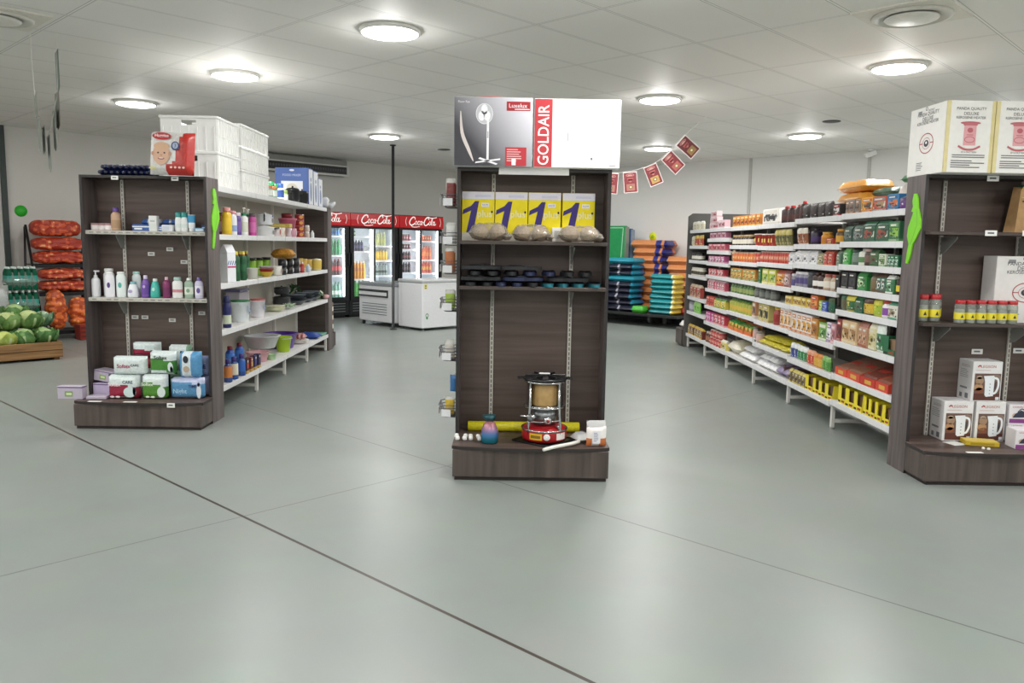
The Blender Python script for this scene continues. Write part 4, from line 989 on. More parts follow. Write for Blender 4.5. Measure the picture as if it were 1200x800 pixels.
def iron_box(lab, x, y, z, rz):
    w, d, h = .26, .12, .125
    t = thing('iron_carton', lab, 'box', (x, y, z), rz, 'purple and white iron cartons')
    m = MB(); m.rbox(-w/2, w/2, -d/2, d/2, 0, h, K('e2dfe2'), .003); obj('body', m, t)
    m = MB(); y0 = -d/2-.001; m.quad(-w*.49, w*.49, .003, h*.24, y0, K('8e3f8c')); m.poly([(-w*.1, h*.24), (-w*.0, h*.24), (w*.2, h*.98), (w*.1, h*.98)], y0-.0002, K('8e3f8c'))
    m.poly([(-w*.42, h*.3), (-w*.05, h*.33), (-w*.1, h*.6), (-w*.22, h*.7), (-w*.36, h*.5)], y0-.0006, K('2c3347')); m.ell(-w*.36, h*.42, w*.07, h*.12, y0-.0004, K('c9a98c')); m.stroke([(-w*.3, h*.6), (-w*.2, h*.78), (-w*.1, h*.62)], .006, y0-.0008, K('2c3347')); m.text('LEGISON', -w*.3, h*.87, y0, K('b5544e'), w=w*.25)
    glines(m, w*.15, w*.45, h*.35, h*.85, 5, y0-.0006, 'b9b2bd'); obj('front_print', m, t)
iron_box('purple and white iron carton at the front of the kettle deck', 3.38, 4.98, .2145, -.08)
iron_box('purple and white iron carton lying under the upper one at the back', 3.45, 5.18, .2145, -.03)
iron_box('purple and white iron carton on top, beside the kettle cartons', 3.45, 5.18, .340, -.05)
# ------------------------------------------------------------------ gondola shelving
def striped():
    m, nt, out = newmat('price_strip')
    p = nd(nt, 'ShaderNodeBsdfPrincipled'); tc = nd(nt, 'ShaderNodeTexCoord'); sx = nd(nt, 'ShaderNodeSeparateXYZ'); nt.links.new(tc.outputs['Object'], sx.inputs[0])
    rgb = nd(nt, 'ShaderNodeRGB'); rgb.outputs[0].default_value = lin('e2e2e3') + (1,)
    w = nd(nt, 'ShaderNodeTexNoise'); w.inputs['Scale'].default_value = 14; w.noise_dimensions = '1D'; nt.links.new(sx.outputs[1], w.inputs['W'])
    g = nd(nt, 'ShaderNodeMath', operation='GREATER_THAN'); g.inputs[1].default_value = .6; nt.links.new(w.outputs['Fac'], g.inputs[0])
    c = mixc(nt, g.outputs[0], rgb.outputs[0], 'dcdce0')
    nt.links.new(c, p.inputs['Base Color']); p.inputs['Roughness'].default_value = .35; nt.links.new(p.outputs[0], out.inputs[0])
    return m
STRIP = striped()
SHW = ST('e4e3e0', .4); FRAMEW = ST('dcdad4', .45); BACKL = mat('b4b0a6', .5, noise=.03); BACKD = mat('5d5a58', .5, noise=.04)
def gondola(label, xf, side, ys, zs, depth, back, bottom_back):
    """xf: plane of the shelf fronts; side -1 faces -x, +1 faces +x; ys: bay limits; zs: shelf heights of each bay, top first"""
    t = thing('gondola_shelving', label, 'shelving', (xf, ys[0], 0), 0)
    s = -side        # depth runs to s
    Lx = lambda a, b: (min(a*s, b*s), max(a*s, b*s))
    for i, y in enumerate(ys):
        yy = y-ys[0]; e = .018 if 0 < i < len(ys)-1 else .012
        yy = yy+.02 if i == 0 else yy-.02 if i == len(ys)-1 else yy
        m = MB(); m.rbox(*Lx(depth-.03, depth+.0), yy-.018, yy+.018, .02, zs[min(i, len(zs)-1)][0]-.001, FRAMEW, .003); obj('upright', m, t)
        m = MB(); zb = zs[min(i, len(zs)-1)][-1]
        m.rbox(*Lx(.015, .045), yy-.015, yy+.015, .012, zb-.035, FRAMEW, .003); m.rbox(*Lx(.045, depth-.03), yy-.015, yy+.015, .05, .08, FRAMEW, .003); m.lathe([(.02, 0), (.02, .006), (.008, .008), (.008, .012)], GREYST, 10, (s*.03, yy, 0)); obj('foot_frame', m, t)
    for i in range(len(ys)-1):
        a, b = ys[i]-ys[0], ys[i+1]-ys[0]
        m = MB(); m.box(*Lx(depth, depth+.012), a+.002, b-.002, .12, zs[i][0]-.001, back); obj('back_panel', m, t)
        m = MB(); m.box(*Lx(depth-.06, depth-.045), a+.02, b-.02, .02, zs[i][-1]-.045, mat('3c3a38', .6)); obj('shade_panel', m, t)  # dark sheet added for the shade beneath the bottom shelf
        for k, z in enumerate(zs[i]):
            m = MB(); m.rbox(*Lx(.002, depth-.002), a+.004, b-.004, z-.018, z, SHW, .002)
            m.box(*Lx(.002, .02), a+.004, b-.004, z-.042, z-.018, SHW); o = obj('shelf_plate', m, t)
            m = MB(); m.rbox(*Lx(-.006, .0015), a+.006, b-.006, z-.042, z+.003, STRIP, .0015); obj('price_strip', m, o)
    return t
ZR = dict(A=(1.733, 1.515, 1.338, 1.152, .979, .729, .458, .245), B=(1.725, 1.496, 1.324, 1.115, .937, .690, .446, .225), C=(1.70, 1.479, 1.311, 1.092, .933, .702, .463, .22),
          D=(1.697, 1.486, 1.299, 1.097, .935, .715, .496, .22), E=(1.70, 1.571, 1.416, 1.266, 1.10, .924, .701, .489, .21), F=(1.70, 1.479, 1.276, 1.062, .754, .541, .21))
YR = (5.36, 6.39, 7.42, 8.49, 9.56, 10.63, 11.66)
gondola('long white shelving unit full of groceries, six bays running away from the kettle display', 2.655, -1, YR, [ZR[k] for k in 'ABCDEF'], .47, BACKD, 0)
ZL = ((1.887, 1.494, 1.085, .695, .225),)*4
YL = (6.515, 7.63, 8.60, 9.58, 10.60)
gondola('white shelving unit of household goods running back from the baby care display', -2.372, 1, YL, ZL, .43, BACKL, 0)
# end panels at the far ends of both rows
m = MB(); m.prism([(-.03, 0), (.95, 0), (.95, 1.9), (.9, 1.945), (.03, 1.945), (-.03, 1.9)], -.012, .012, mat('5b5957', .5), 'xz'); 
place('end_board', m, 'tall grey board closing the far end of the grocery shelving', 'panel', 2.655, 11.69, 0)
t = thing('end_display', 'far wooden end display of household goods, in front of the tall fridges', 'shelf', (-2.86, 10.63, 0), 0, 'end displays of the shelf rows')
m = MB(); m.rbox(-.49, .495, 0, .03, 0, 1.9, LAMV, .002); m.box(-.487, .45, -.004, 0, .1, 1.885, LAMD); obj('back_panel', m, t)
m = MB(); m.rbox(.475, .495, .031, .22, 0, 1.9, LAMV, .002); m.rbox(-.495, -.475, .031, .22, 0, 1.9, LAMV, .002); obj('side_panel', m, t)
m = MB(); m.rbox(-.49, .485, .031, .47, .02, .21, LAMK, .003); m.box(-.47, .46, .031, .45, 0, .02, BLACK); obj('kick_base', m, t)
t = thing('end_display', 'small end board and kick base closing the grocery shelving beside the pet food', 'shelf', (3.1, 11.71, 0), 0, 'end displays of the shelf rows')
m = MB(); m.rbox(-.5, .46, 0, .4, .02, .25, LAMK, .003); obj('kick_base', m, t); m = MB(); m.rbox(-.45, .45, 0, .02, .25, 1.9, LAMV, .002); obj('back_panel', m, t)
m = MB(); m.at().lying(.22, .2, .12, FOIL('dedbd6'), .15, 6, 6, 3); place('white_bag', m, 'white bag lying on the kick base at the far grocery end', 'bag', 2.73, 11.92, .2505)
m = MB(); m.pillow(.12, .08, .42, lambda u, v, f: FOIL('e9e1cf') if int(v*7) % 2 else FOIL('7a6a5a'), 5, 14, .1, seed=2); place('cream_packet', m, 'tall cream packet leaning at the far wooden end display', 'packet', -2.43, 10.94, .2105, .1)
# ------------------------------------------------------------------ packets and tins for the grocery shelves: front on -y, base at z = 0
def k_can(c1, c2, c3, r, h):
    b = MB(); b.lathe([(r*.96, 0), (r, .004), (r, h*.9), (r*.96, h*.94)], [GREYST, PL(c1), GREYST], 14)
    b.lathe([(r*1.004, h*.25), (r*1.006, h*.26), (r*1.006, h*.62), (r*1.004, h*.63)], K(c2), 14); b.ell(0, h*.45, r*.5, h*.12, -r*1.03, K(c3), 10)
    l = MB(); l.lathe([(r*.97, h*.94), (r*.97, h), (0, h)], PL(c3) if c3 != c2 else GREYST, 14)
    return 'food_tin', b, [('lid', l)]
def k_jar(c1, c2, c3, r, h):
    b = MB(); b.lathe([(r*.85, 0), (r, h*.05), (r, h*.68), (r*.75, h*.8), (r*.74, h*.84)], PL(c1), 14)
    b.lathe([(r*1.006, h*.16), (r*1.008, h*.17), (r*1.008, h*.56), (r*1.006, h*.57)], K(c2), 14)
    l = MB(); l.lathe([(r*.8, h*.82), (r*.82, h*.83), (r*.82, h*.98), (r*.76, h), (0, h)], PL(c3), 14)
    return 'jar', b, [('lid', l)]
def k_bottle(c1, c2, c3, r, h):
    b, c = bottle_geo(r, h, PL(c1), PL(c3), .42, .13, K(c2), (.18, .5))
    return 'bottle', b, [('cap', c)]
def k_shaker(c1, c2, c3, r, h):
    b, c = bottle_geo(r, h, PL(c1), PL(c3), .85, .18, K(c2), (.2, .6))
    return 'spice_shaker', b, [('lid', c)]
def k_carton(c1, c2, c3, w, h, d=.07):
    m = carton(w, d, h, c1, ((.0, .14, c2),), ((.1, .9, .72, .9, c2), (.18, .7, .77, .85, 'e6e0d6')))
    m.quad(-w*.42, w*.42, h*.2, h*.66, -d/2-.0012, PRINT(c3, c1, c2)); m.ell(.1*w, h*.43, .2*w, h*.13, -d/2-.0018, K(c3)); glines(m, -w*.4, w*.4, h*.03, h*.12, 2, -d/2-.0018, 'd8d4cc', 5)
    m.quad(-w*.1, w*.16, h*.36, h*.44, -d/2-.0022, K('34302c'))
    return 'carton', m, []
def k_tray(c1, c2, c3, w, h, d=.12):     # display tray with a low front and its packets showing
    m = MB(); m.rbox(-w/2, w/2, -d/2, d/2, 0, .008, K(c1), .001)
    m.box(-w/2, w/2, -d/2, -d/2+.003, .008, h*.35, K(c1)); m.box(-w/2, w/2, d/2-.003, d/2, .008, h, K(c1))
    m.box(-w/2, -w/2+.003, -d/2, d/2, .008, h*.6, K(c1)); m.box(w/2-.003, w/2, -d/2, d/2, .008, h*.6, K(c1))
    i = MB()
    for k in range(3): i.rbox(-w*.44, w*.44, -d*.42+d*.28*k, -d*.2+d*.28*k, .009, h*(.75+.06*k), K(c2), .002)
    i.quad(-w*.3, w*.3, h*.42, h*.68, -d*.42-.001, K(c3))
    return 'display_tray', m, [('contents', i)]
def k_display(c1, c2, c3, w, h, d=.16):   # yellow carton with its front torn open
    m = MB(); m.box(-w/2, w/2, d/2-.004, d/2, 0, h, K(c2)); m.box(-w/2, w/2, -d/2, d/2-.004, 0, .006, K(c2))
    for sx in (-1, 1): m.add([(sx*w/2, -d/2, .0), (sx*w/2, d/2, .0), (sx*w/2, d/2, h), (sx*w/2, -d/2+.01, h*.98), (sx*w/2-sx*.004, -d/2, .0), (sx*w/2-sx*.004, d/2-.004, .0), (sx*w/2-sx*.004, d/2-.004, h), (sx*w/2-sx*.004, -d/2+.01, h*.98)], [(0, 1, 2, 3), (4, 5, 6, 7), (0, 3, 7, 4), (3, 2, 6, 7)], K(c1))
    m.box(-w/2, w/2, -d/2-.002, -d/2+.002, 0, h*.3, K(c1)); m.box(-w/2, -w*.08, -d/2-.002, -d/2+.002, h*.3, h, K(c1))
    m.quad(-w*.45, -w*.13, h*.05, h*.16, -d/2-.003, K('2b2a24')); m.quad(w*.0, w*.4, h*.08, h*.2, -d/2-.003, K('a33a24'))
    i = MB()
    for k in range(2): i.rbox(-w*.46, w*.46, -d*.35+d*.38*k, d*.02+d*.38*k, .007, h*.82, K(c3), .003)
    return 'display_carton', m, [('contents', i)]
def k_pouch(c1, c2, c3, w, h, d=.05):
    pr = PRINT(c1, c2, c3)
    def f(u, v, fr):
        if v > .9 or v < .07: return FOIL(c2)
        if .2 < u < .8 and .3 < v < .62: return pr
        if v > .7: return FOIL(c2)
        if .12 < v < .24 and .15 < u < .85: return pr
        return FOIL(c1)
    m = MB(); m.pillow(w, d, h, f, 8, 12, .1, seed=len(c1+c2)+int(c1[:2], 16), pu=3, pv=4)
    return 'packet', m, []
def k_gusset(c1, c2, c3, w, h, d=.06):    # brick shaped bag with a folded top
    m = MB(); m.rbox(-w/2, w/2, -d/2, d/2, 0, h*.8, FOIL(c1), .008)
    m.prism([(-d/2+.004, h*.795), (d/2-.004, h*.795), (.004, h), (-.004, h)], -w/2+.004, w/2-.004, FOIL(c2), 'yz')
    m.quad(-w*.42, w*.42, h*.16, h*.6, -d/2-.0008, PRINT(c1, c3, c2)); m.ell(0, h*.4, w*.26, h*.13, -d/2-.0014, K(c3), 12); m.ell(.03*w, h*.37, w*.15, h*.07, -d/2-.0018, K('3a322c'), 10); m.quad(-w*.44, w*.44, h*.03, h*.12, -d/2-.0008, K(c2)); m.quad(-w*.3, w*.2, h*.65, h*.73, -d/2-.0012, K('ded8cc'))
    return 'packet', m, []
def k_slant(c1, c2, c3, w, h, d=.26):     # low tray whose brown inner bags lean back
    m = MB(); m.box(-w/2, w/2, -d/2, d/2, 0, .006, K(c1)); m.box(-w/2, w/2, -d/2, -d/2+.004, .006, h*.42, K(c1)); m.quad(-w*.2, w*.25, h*.1, h*.3, -d/2-.0008, K('d8a83a'))
    for sx in (-1, 1): m.prism([(-d/2, .006), (d/2, .006), (d/2, h), (-d/2, h*.42)], sx*w/2-.002, sx*w/2+.002, K(c1), 'yz')
    i = MB(); i.prism([(-d/2+.01, .008), (d/2-.01, .008), (d/2-.01, h*.98), (-d/2+.03, h*.5), (-d/2+.01, h*.42)], -w/2+.008, w/2-.008, mat(dull(c2), .35, noise=.2, scale=40, bump=.3), 'yz'); i.prism([(-.02, h*.68), (.06, h*.83), (.06, h*.84), (-.02, h*.69)], -w*.3, w*.25, K('c0392e'), 'yz')
    return 'display_tray', m, [('contents', i)]
def k_bag(c1, c2, c3, w, h, d=.3):        # filled bag lying with its end to the aisle
    m = MB(); m.lying(w, d, h, lambda u, v, f: FOIL(c2) if (.3 < u < .7 and .3 < v < .7 and f) or v < .08 else FOIL(c1), .14, 8, 8, seed=hash((c1, w)) % 99)
    return 'bag', m, []
def k_cup(c1, c2, c3, r, h):
    m = MB(); m.lathe([(r*.72, 0), (r*.98, h*.92), (r*1.04, h*.93), (r*1.04, h), (0, h)], [K(c1), K(c2), K(c2), K(c2)], 14); m.quad(-r*.5, r*.5, h*.3, h*.62, -r*.95, K(c3))
    return 'cup', m, []
KINDS = dict(can=k_can, jar=k_jar, bottle=k_bottle, shaker=k_shaker, carton=k_carton, tray=k_tray, display=k_display, pouch=k_pouch, gusset=k_gusset, slant=k_slant, bag=k_bag, cup=k_cup)
ROUND = ('can', 'jar', 'bottle', 'shaker', 'cup')
SHELF = ['top', 'second', 'third', 'fourth', 'fifth', 'sixth', 'seventh', 'eighth', 'ninth']
BAYN = dict(A='nearest', B='second', C='third', D='fourth', E='fifth', F='farthest')
rg = random.Random(21)
def run(bay, sh, ya, yb_, n, kind, h, what, cols, zoff=0., back=0., d=None, lean=0.):
    zs = ZR[bay]; z = zs[sh-1]+.0008+zoff
    pitch = abs(yb_-ya)/n; y0 = min(ya, yb_)
    c = cols.split()
    while len(c) < 3: c.append(c[-1])
    if kind in ROUND: args = (min(pitch*.48, .05 if kind != 'cup' else .06), h); dep = args[0]
    else:
        args = (pitch*.96, h) + ((d,) if d else ()); dep = (d or dict(carton=.07, tray=.12, display=.16, pouch=.05, gusset=.06, slant=.26, bag=.3)[kind])/2
    name, b, ps = KINDS[kind](*c, *args)
    me = b.mesh(name); ps = [(a, q.mesh(a)) for a, q in ps]
    sl = 'bottom' if sh == len(zs) else SHELF[sh-1]
    cat = dict(can='tin', jar='jar', bottle='bottle', shaker='spice jar', carton='carton', tray='display tray', display='display carton', pouch='packet', gusset='packet', slant='display tray', bag='bag', cup='cup')[kind]
    for k in range(n):
        lab = '%s on the %s shelf, %s grocery bay' % (what, sl, BAYN[bay]) if n == 1 else '%s %s, %s shelf, %s grocery bay' % (ORD[k], what, sl, BAYN[bay])
        x = 2.655+.012+dep+back+rg.uniform(0, .012)
        rot = (0, 0, -PI/2+rg.uniform(-.06, .06)) if not lean else (lean, 0, -PI/2+rg.uniform(-.1, .1))
        place(name, me, lab, cat, x, y0+pitch*(k+.5), z, 0, None if n == 1 else '%s on the %s shelf, %s bay' % (what, sl, BAYN[bay]), ps, rot)
for R_ in (
    ('A', 1, 5.423, 5.517, 1, 'pouch', 0.085, 'purple packet', '6b3a86 4f2b6e e6dfe8', 0, 0, None, 0),
    ('A', 1, 5.517, 5.689, 1, 'carton', 0.110, 'bright blue packet with orange print', '2f7fb8 245f96 d5703a', 0, 0, None, 0),
    ('A', 1, 5.689, 5.900, 1, 'carton', 0.105, 'red and grey packet', 'c9482f 8f8d8c b08a5e', 0, 0, None, 0),
    ('A', 1, 5.900, 6.112, 1, 'carton', 0.110, 'orange packet with dark emblem', 'eda31e d0641e 5a4634', 0, 0, None, 0),
    ('A', 1, 6.112, 6.380, 3, 'carton', 0.105, 'grey and brown packet', '8e8983 a5653d 6e5a48', 0, 0, None, 0),
    ('B', 1, 6.483, 6.635, 1, 'carton', 0.100, 'black, red and white carton', '2b2526 b5232b e6e2de', 0, 0, None, 0),
    ('B', 1, 6.652, 7.321, 4, 'pouch', 0.130, 'dark brown pouch', '2f2826 3a2f2c 5d4a42', 0, 0, None, 0),
    ('B', 1, 7.321, 7.410, 1, 'bottle', 0.165, 'dark sauce bottle with red cap', '3a2320 55302a b3262a', 0, 0, None, 0),
    ('C', 1, 7.430, 7.912, 3, 'bottle', 0.165, 'dark sauce bottle with red cap', '3a2320 55302a b3262a', 0, 0, None, 0),
    ('C', 1, 7.933, 8.432, 1, 'carton', 0.155, 'white box with a dark window', 'e9e6df d6d2c8 2f2f33', 0, 0, 0.12, 0),
    ('D', 1, 8.500, 9.550, 7, 'carton', 0.125, 'orange and yellow spice box', 'd9812b e8b43c a8431f', 0, 0, None, 0),
    ('E', 1, 9.872, 10.229, 2, 'carton', 0.100, 'pink and white box', 'e0b4bd f0e6e6 b8415f', 0, 0, None, 0),
    ('E', 1, 10.229, 10.620, 1, 'carton', 0.075, 'pink and white box at the stack foot', 'f0e0e2 d88a9c b8415f', 0, 0, None, 0),
    ('E', 1, 10.229, 10.620, 1, 'carton', 0.075, 'pink and white box in the stack middle', 'f0e0e2 d88a9c b8415f', 0.0755, 0, None, 0),
    ('E', 1, 10.270, 10.613, 1, 'carton', 0.075, 'pink and white box topmost of the stack', 'f0e0e2 d88a9c b8415f', 0.151, 0, None, 0),
    ('F', 1, 11.028, 11.640, 3, 'pouch', 0.120, 'cream packet', 'd9d2b6 ece8d8 b5a06a', 0, 0, None, 0),
    ('A', 2, 5.472, 5.630, 1, 'carton', 0.140, 'green packet with a lime green foot', '2f6b45 5f9a58 8fc63a', 0, 0, None, 0),
    ('A', 2, 5.630, 5.825, 1, 'gusset', 0.150, 'dark green coffee pack with a cup, nearer', '1f5a3c 2b6a48 a5402f', 0, 0, None, 0),
    ('A', 2, 5.825, 6.034, 1, 'gusset', 0.150, 'dark green coffee pack with a cup, farther', '1f5a3c 2b6a48 a5402f', 0, 0, None, 0),
    ('A', 2, 6.034, 6.212, 1, 'gusset', 0.130, 'grey-green coffee pack', '4b6155 2f5a45 8a8d8a', 0, 0, None, 0),
    ('A', 2, 6.212, 6.380, 1, 'gusset', 0.125, 'dark green pack with a grey picture', '35574a 2f5a45 73807a', 0, 0, None, 0),
    ('B', 2, 6.463, 6.564, 1, 'jar', 0.125, 'orange and dark tall jar', '6a4a24 e0a02e c98820', 0, 0, None, 0),
    ('B', 2, 6.581, 6.721, 1, 'carton', 0.050, 'low red box', 'b5402a d46a3a e0a050', 0, 0, None, 0),
    ('B', 2, 6.721, 6.905, 1, 'jar', 0.105, 'round orange tub', 'dd9423 c97c1a d8a23c', 0, 0, None, 0),
    ('B', 2, 6.962, 7.119, 1, 'bottle', 0.140, 'small dark purple bottle', '2a2036 4a3470 1f1a28', 0, 0, None, 0),
    ('B', 2, 7.180, 7.410, 2, 'pouch', 0.150, 'upright brown and white pouch', 'a8613d e0d8c8 8a4a32', 0, 0, None, 0.1),
    ('C', 2, 7.587, 8.021, 4, 'pouch', 0.165, 'olive and yellow upright pouch', '6e6a3a c4b45a 8f9a5c', 0, 0, None, 0.12),
    ('C', 2, 8.073, 8.480, 4, 'cup', 0.125, 'red and white noodle cup', 'c33a2e e2d8cc d8b04a', 0, 0, None, 0),
    ('D', 2, 8.500, 8.713, 2, 'cup', 0.125, 'red and white noodle cup', 'c33a2e e2d8cc d8b04a', 0, 0, None, 0),
    ('D', 2, 8.836, 9.550, 7, 'jar', 0.120, 'dark sauce jar with pale label', '3a2a1c d9d2c2 caa66a', 0, 0, None, 0),
    ('E', 2, 9.849, 10.620, 4, 'carton', 0.080, 'pink tea box', 'c77a96 e2c4cf a03f66', 0, 0, None, 0),
    ('F', 2, 10.987, 11.538, 2, 'pouch', 0.150, 'red and yellow packet', 'c0392f d6b83a e4d9a0', 0, 0, None, 0),
    ('F', 2, 11.538, 11.640, 3, 'pouch', 0.140, 'cream upright packet', 'd6d3b8 e6e2d0 8f8a70', 0, 0, None, 0),
    ('A', 3, 5.456, 5.628, 3, 'carton', 0.085, 'dark green tea box', '14603a 1d7a4a b7d2c0', 0, 0, None, 0),
    ('A', 3, 5.628, 5.744, 1, 'carton', 0.090, 'white and green small pack', 'e0e4d2 5f9f55 6a8f4a', 0, 0, None, 0),
    ('A', 3, 5.744, 5.893, 1, 'gusset', 0.125, 'green and brown coffee pack', '3b6b3a 2f5c34 6f4f3a', 0, 0, None, 0),
    ('A', 3, 5.893, 6.021, 1, 'shaker', 0.128, 'brown jar with a pinkish lid', '4a3530 7a5c52 c09a90', 0, 0, None, 0),
    ('A', 3, 6.021, 6.124, 1, 'bottle', 0.128, 'slim white and green bottle', 'dfe2d5 5f8f58 e8e8e2', 0, 0, None, 0),
    ('A', 3, 6.124, 6.246, 1, 'shaker', 0.120, 'grey-green jar with a dark lid', '5f7466 7f9084 3f5448', 0, 0, None, 0),
    ('A', 3, 6.246, 6.373, 1, 'gusset', 0.128, 'bright green upright packet', '3fae46 5fc55a d8e8cc', 0, 0, None, 0),
    ('B', 3, 6.400, 6.488, 1, 'gusset', 0.123, 'grey-green upright packet', '5f7f66 8fa48c b7c4b0', 0, 0, None, 0),
    ('B', 3, 6.554, 6.766, 2, 'gusset', 0.123, 'bright red pouch', 'c9382c d9664a e6a28a', 0, 0, None, 0),
    ('B', 3, 6.766, 6.896, 1, 'gusset', 0.100, 'small khaki packet', '8f8a5a b5ac7c d6d0b0', 0, 0, None, 0),
    ('B', 3, 6.915, 7.410, 3, 'gusset', 0.120, 'shrink-wrapped white pack', 'e6e5e8 f2f2f4 b9b9c0', 0, 0, None, 0),
    ('C', 3, 7.430, 7.585, 1, 'gusset', 0.120, 'shrink-wrapped white pack', 'e6e5e8 f2f2f4 b9b9c0', 0, 0, None, 0),
    ('C', 3, 7.582, 8.480, 12, 'can', 0.115, 'red tin', 'cc3f33 dd7a5f e3b9a0', 0, 0, None, 0),
    ('D', 3, 8.500, 8.654, 2, 'can', 0.115, 'red tin', 'cc3f33 dd7a5f e3b9a0', 0, 0, None, 0),
    ('D', 3, 8.682, 9.468, 8, 'can', 0.110, 'orange-red tin', 'd4632f e08a3a e6c09a', 0, 0, None, 0),
    ('D', 3, 9.468, 9.550, 1, 'pouch', 0.138, 'round orange and cream packet', 'd48a5a e2c4a6 6a4030', 0, 0, None, 0),
    ('E', 3, 9.821, 10.620, 4, 'carton', 0.090, 'red and pink tea box', 'd0566a e2b4bd b03a4e', 0, 0, None, 0),
    ('F', 3, 11.143, 11.640, 4, 'jar', 0.110, 'small dark jar with white label', '2c2c2a dedccf 26261f', 0, 0, None, 0),
    ('A', 4, 5.416, 5.500, 1, 'bottle', 0.130, 'dark bottle with a yellow label', '3a2a22 e0c832 d8c02a', 0, 0, None, 0),
    ('A', 4, 5.500, 5.612, 1, 'gusset', 0.130, 'green and white packet', '2f7a4a e2e8e0 5f9a6a', 0, 0, None, 0),
    ('A', 4, 5.612, 5.769, 2, 'gusset', 0.137, 'teal and brown coffee packet', '2f7058 6a4a3a dfe8e2', 0, 0, None, 0),
    ('A', 4, 5.782, 5.920, 1, 'jar', 0.140, 'tall brown jar with a dark lid', '6f5a3c 7f6a4a 5a4a38', 0, 0, None, 0),
    ('A', 4, 5.920, 6.080, 1, 'gusset', 0.140, 'green packet with a pale leaf', '2c8a3c 3f9a4a cfe0b0', 0, 0, None, 0),
    ('A', 4, 6.094, 6.380, 2, 'carton', 0.130, 'black carton', '232024 2b2a2c 3a383a', 0, 0, None, 0),
    ('B', 4, 6.400, 6.475, 1, 'carton', 0.130, 'black carton', '232024 2b2a2c 3a383a', 0, 0, None, 0),
    ('B', 4, 6.503, 6.769, 2, 'jar', 0.135, 'beige jar with a reddish lid', 'c0a68c e6ddcf b5584a', 0, 0, None, 0),
    ('B', 4, 6.788, 6.998, 2, 'bottle', 0.140, 'brown bottle with white label', '4a2f26 eeeae6 5a3a30', 0, 0, None, 0),
    ('B', 4, 7.018, 7.138, 1, 'shaker', 0.140, 'dark shaker with a grey lid', '33323a 4a4a52 55555c', 0, 0, None, 0),
    ('B', 4, 7.138, 7.410, 3, 'shaker', 0.135, 'clear jar with purple label', '8f8a9c 5a4f8a d8d4da', 0, 0, None, 0),
    ('C', 4, 7.430, 7.504, 1, 'shaker', 0.135, 'clear jar with purple label', '8f8a9c 5a4f8a d8d4da', 0, 0, None, 0),
    ('C', 4, 7.523, 7.686, 1, 'gusset', 0.160, 'pink and brown packet', 'b58a8a 8a4a4a e2cfcf', 0, 0, None, 0),
    ('C', 4, 7.686, 7.931, 1, 'gusset', 0.155, 'orange packet with a red top', 'e08a24 c23a24 f0b43a', 0, 0, None, 0),
    ('C', 4, 7.931, 8.357, 2, 'carton', 0.155, 'pale yellow and lime pack', 'c6c94a e6de9a 7fae3a', 0, 0, None, 0),
    ('C', 4, 8.386, 8.480, 1, 'carton', 0.160, 'dark green tall pack', '1f6b3a 2a7a48 5f9a6a', 0, 0, None, 0),
    ('D', 4, 8.588, 9.550, 6, 'carton', 0.125, 'orange and green soup box', 'd08a34 5f8f3c e6c06a', 0, 0, None, 0),
    ('E', 4, 9.833, 10.620, 5, 'carton', 0.085, 'magenta tea box', 'c0568a e0a8c4 f0d8e4', 0, 0, None, 0),
    ('F', 4, 11.005, 11.640, 5, 'jar', 0.110, 'pale jar with dark stripe', 'd8d3c4 4a4438 e2ddd0', 0, 0, None, 0),
    ('A', 5, 5.402, 5.548, 1, 'gusset', 0.124, 'white and green flour pack', 'dcd9cc 4f9a7a a58a6a', 0, 0, None, 0),
    ('A', 5, 5.548, 5.689, 1, 'jar', 0.124, 'white jar with red lid and purple label', 'e6e2e6 8a4aa8 d0432f', 0, 0, None, 0),
    ('A', 5, 5.689, 5.810, 1, 'pouch', 0.124, 'lime and yellow packet', '9fbf2a d8cf32 e8d84a', 0, 0, None, 0),
    ('A', 5, 5.810, 5.964, 1, 'pouch', 0.124, 'yellow and brown packet', 'd8b42a 5a4030 e6c84a', 0, 0, None, 0),
    ('A', 5, 5.964, 6.112, 1, 'gusset', 0.124, 'dark green coffee refill pack', '1f5c3c 2f7a50 5f6a4a', 0, 0, None, 0),
    ('A', 5, 6.112, 6.284, 1, 'pouch', 0.124, 'green packet with a yellow flower', '2f6b3a e3cf2a e8e2b0', 0, 0, None, 0),
    ('A', 5, 6.284, 6.380, 1, 'pouch', 0.124, 'brown and green packet', '6a6248 3a6a4a 8a7a5a', 0, 0, None, 0),
    ('B', 5, 6.509, 6.614, 1, 'pouch', 0.129, 'green packet with a dark round window', '2f6a4a 4a5a3a 3a3a2c', 0, 0, None, 0),
    ('B', 5, 6.614, 6.722, 1, 'carton', 0.085, 'small blue box', '3050b8 4060c0 8aa0e0', 0, 0, None, 0),
    ('B', 5, 6.722, 6.815, 1, 'carton', 0.085, 'small lime box', '8fc832 a8d850 c8e890', 0, 0, None, 0),
    ('B', 5, 6.815, 6.969, 1, 'carton', 0.120, 'orange and red box', 'e0702a c83a2a f0a04a', 0, 0, None, 0),
    ('B', 5, 6.969, 7.410, 4, 'carton', 0.080, 'low yellow soup box', 'd9b84a e8d87a a8743a', 0, 0, None, 0),
    ('C', 5, 7.430, 7.637, 2, 'carton', 0.080, 'low yellow soup box', 'd9b84a e8d87a a8743a', 0, 0, None, 0),
    ('C', 5, 7.955, 8.480, 3, 'shaker', 0.110, 'dim grey jar', '5f625c 7a7d78 4a4c4a', 0, 0, None, 0),
    ('D', 5, 8.500, 8.619, 1, 'shaker', 0.113, 'dim grey jar', '5f625c 7a7d78 4a4c4a', 0, 0, None, 0),
    ('D', 5, 8.680, 9.550, 7, 'jar', 0.113, 'green pickle jar', '4f7a3a 8f9f5a 5f7f4a', 0, 0, None, 0),
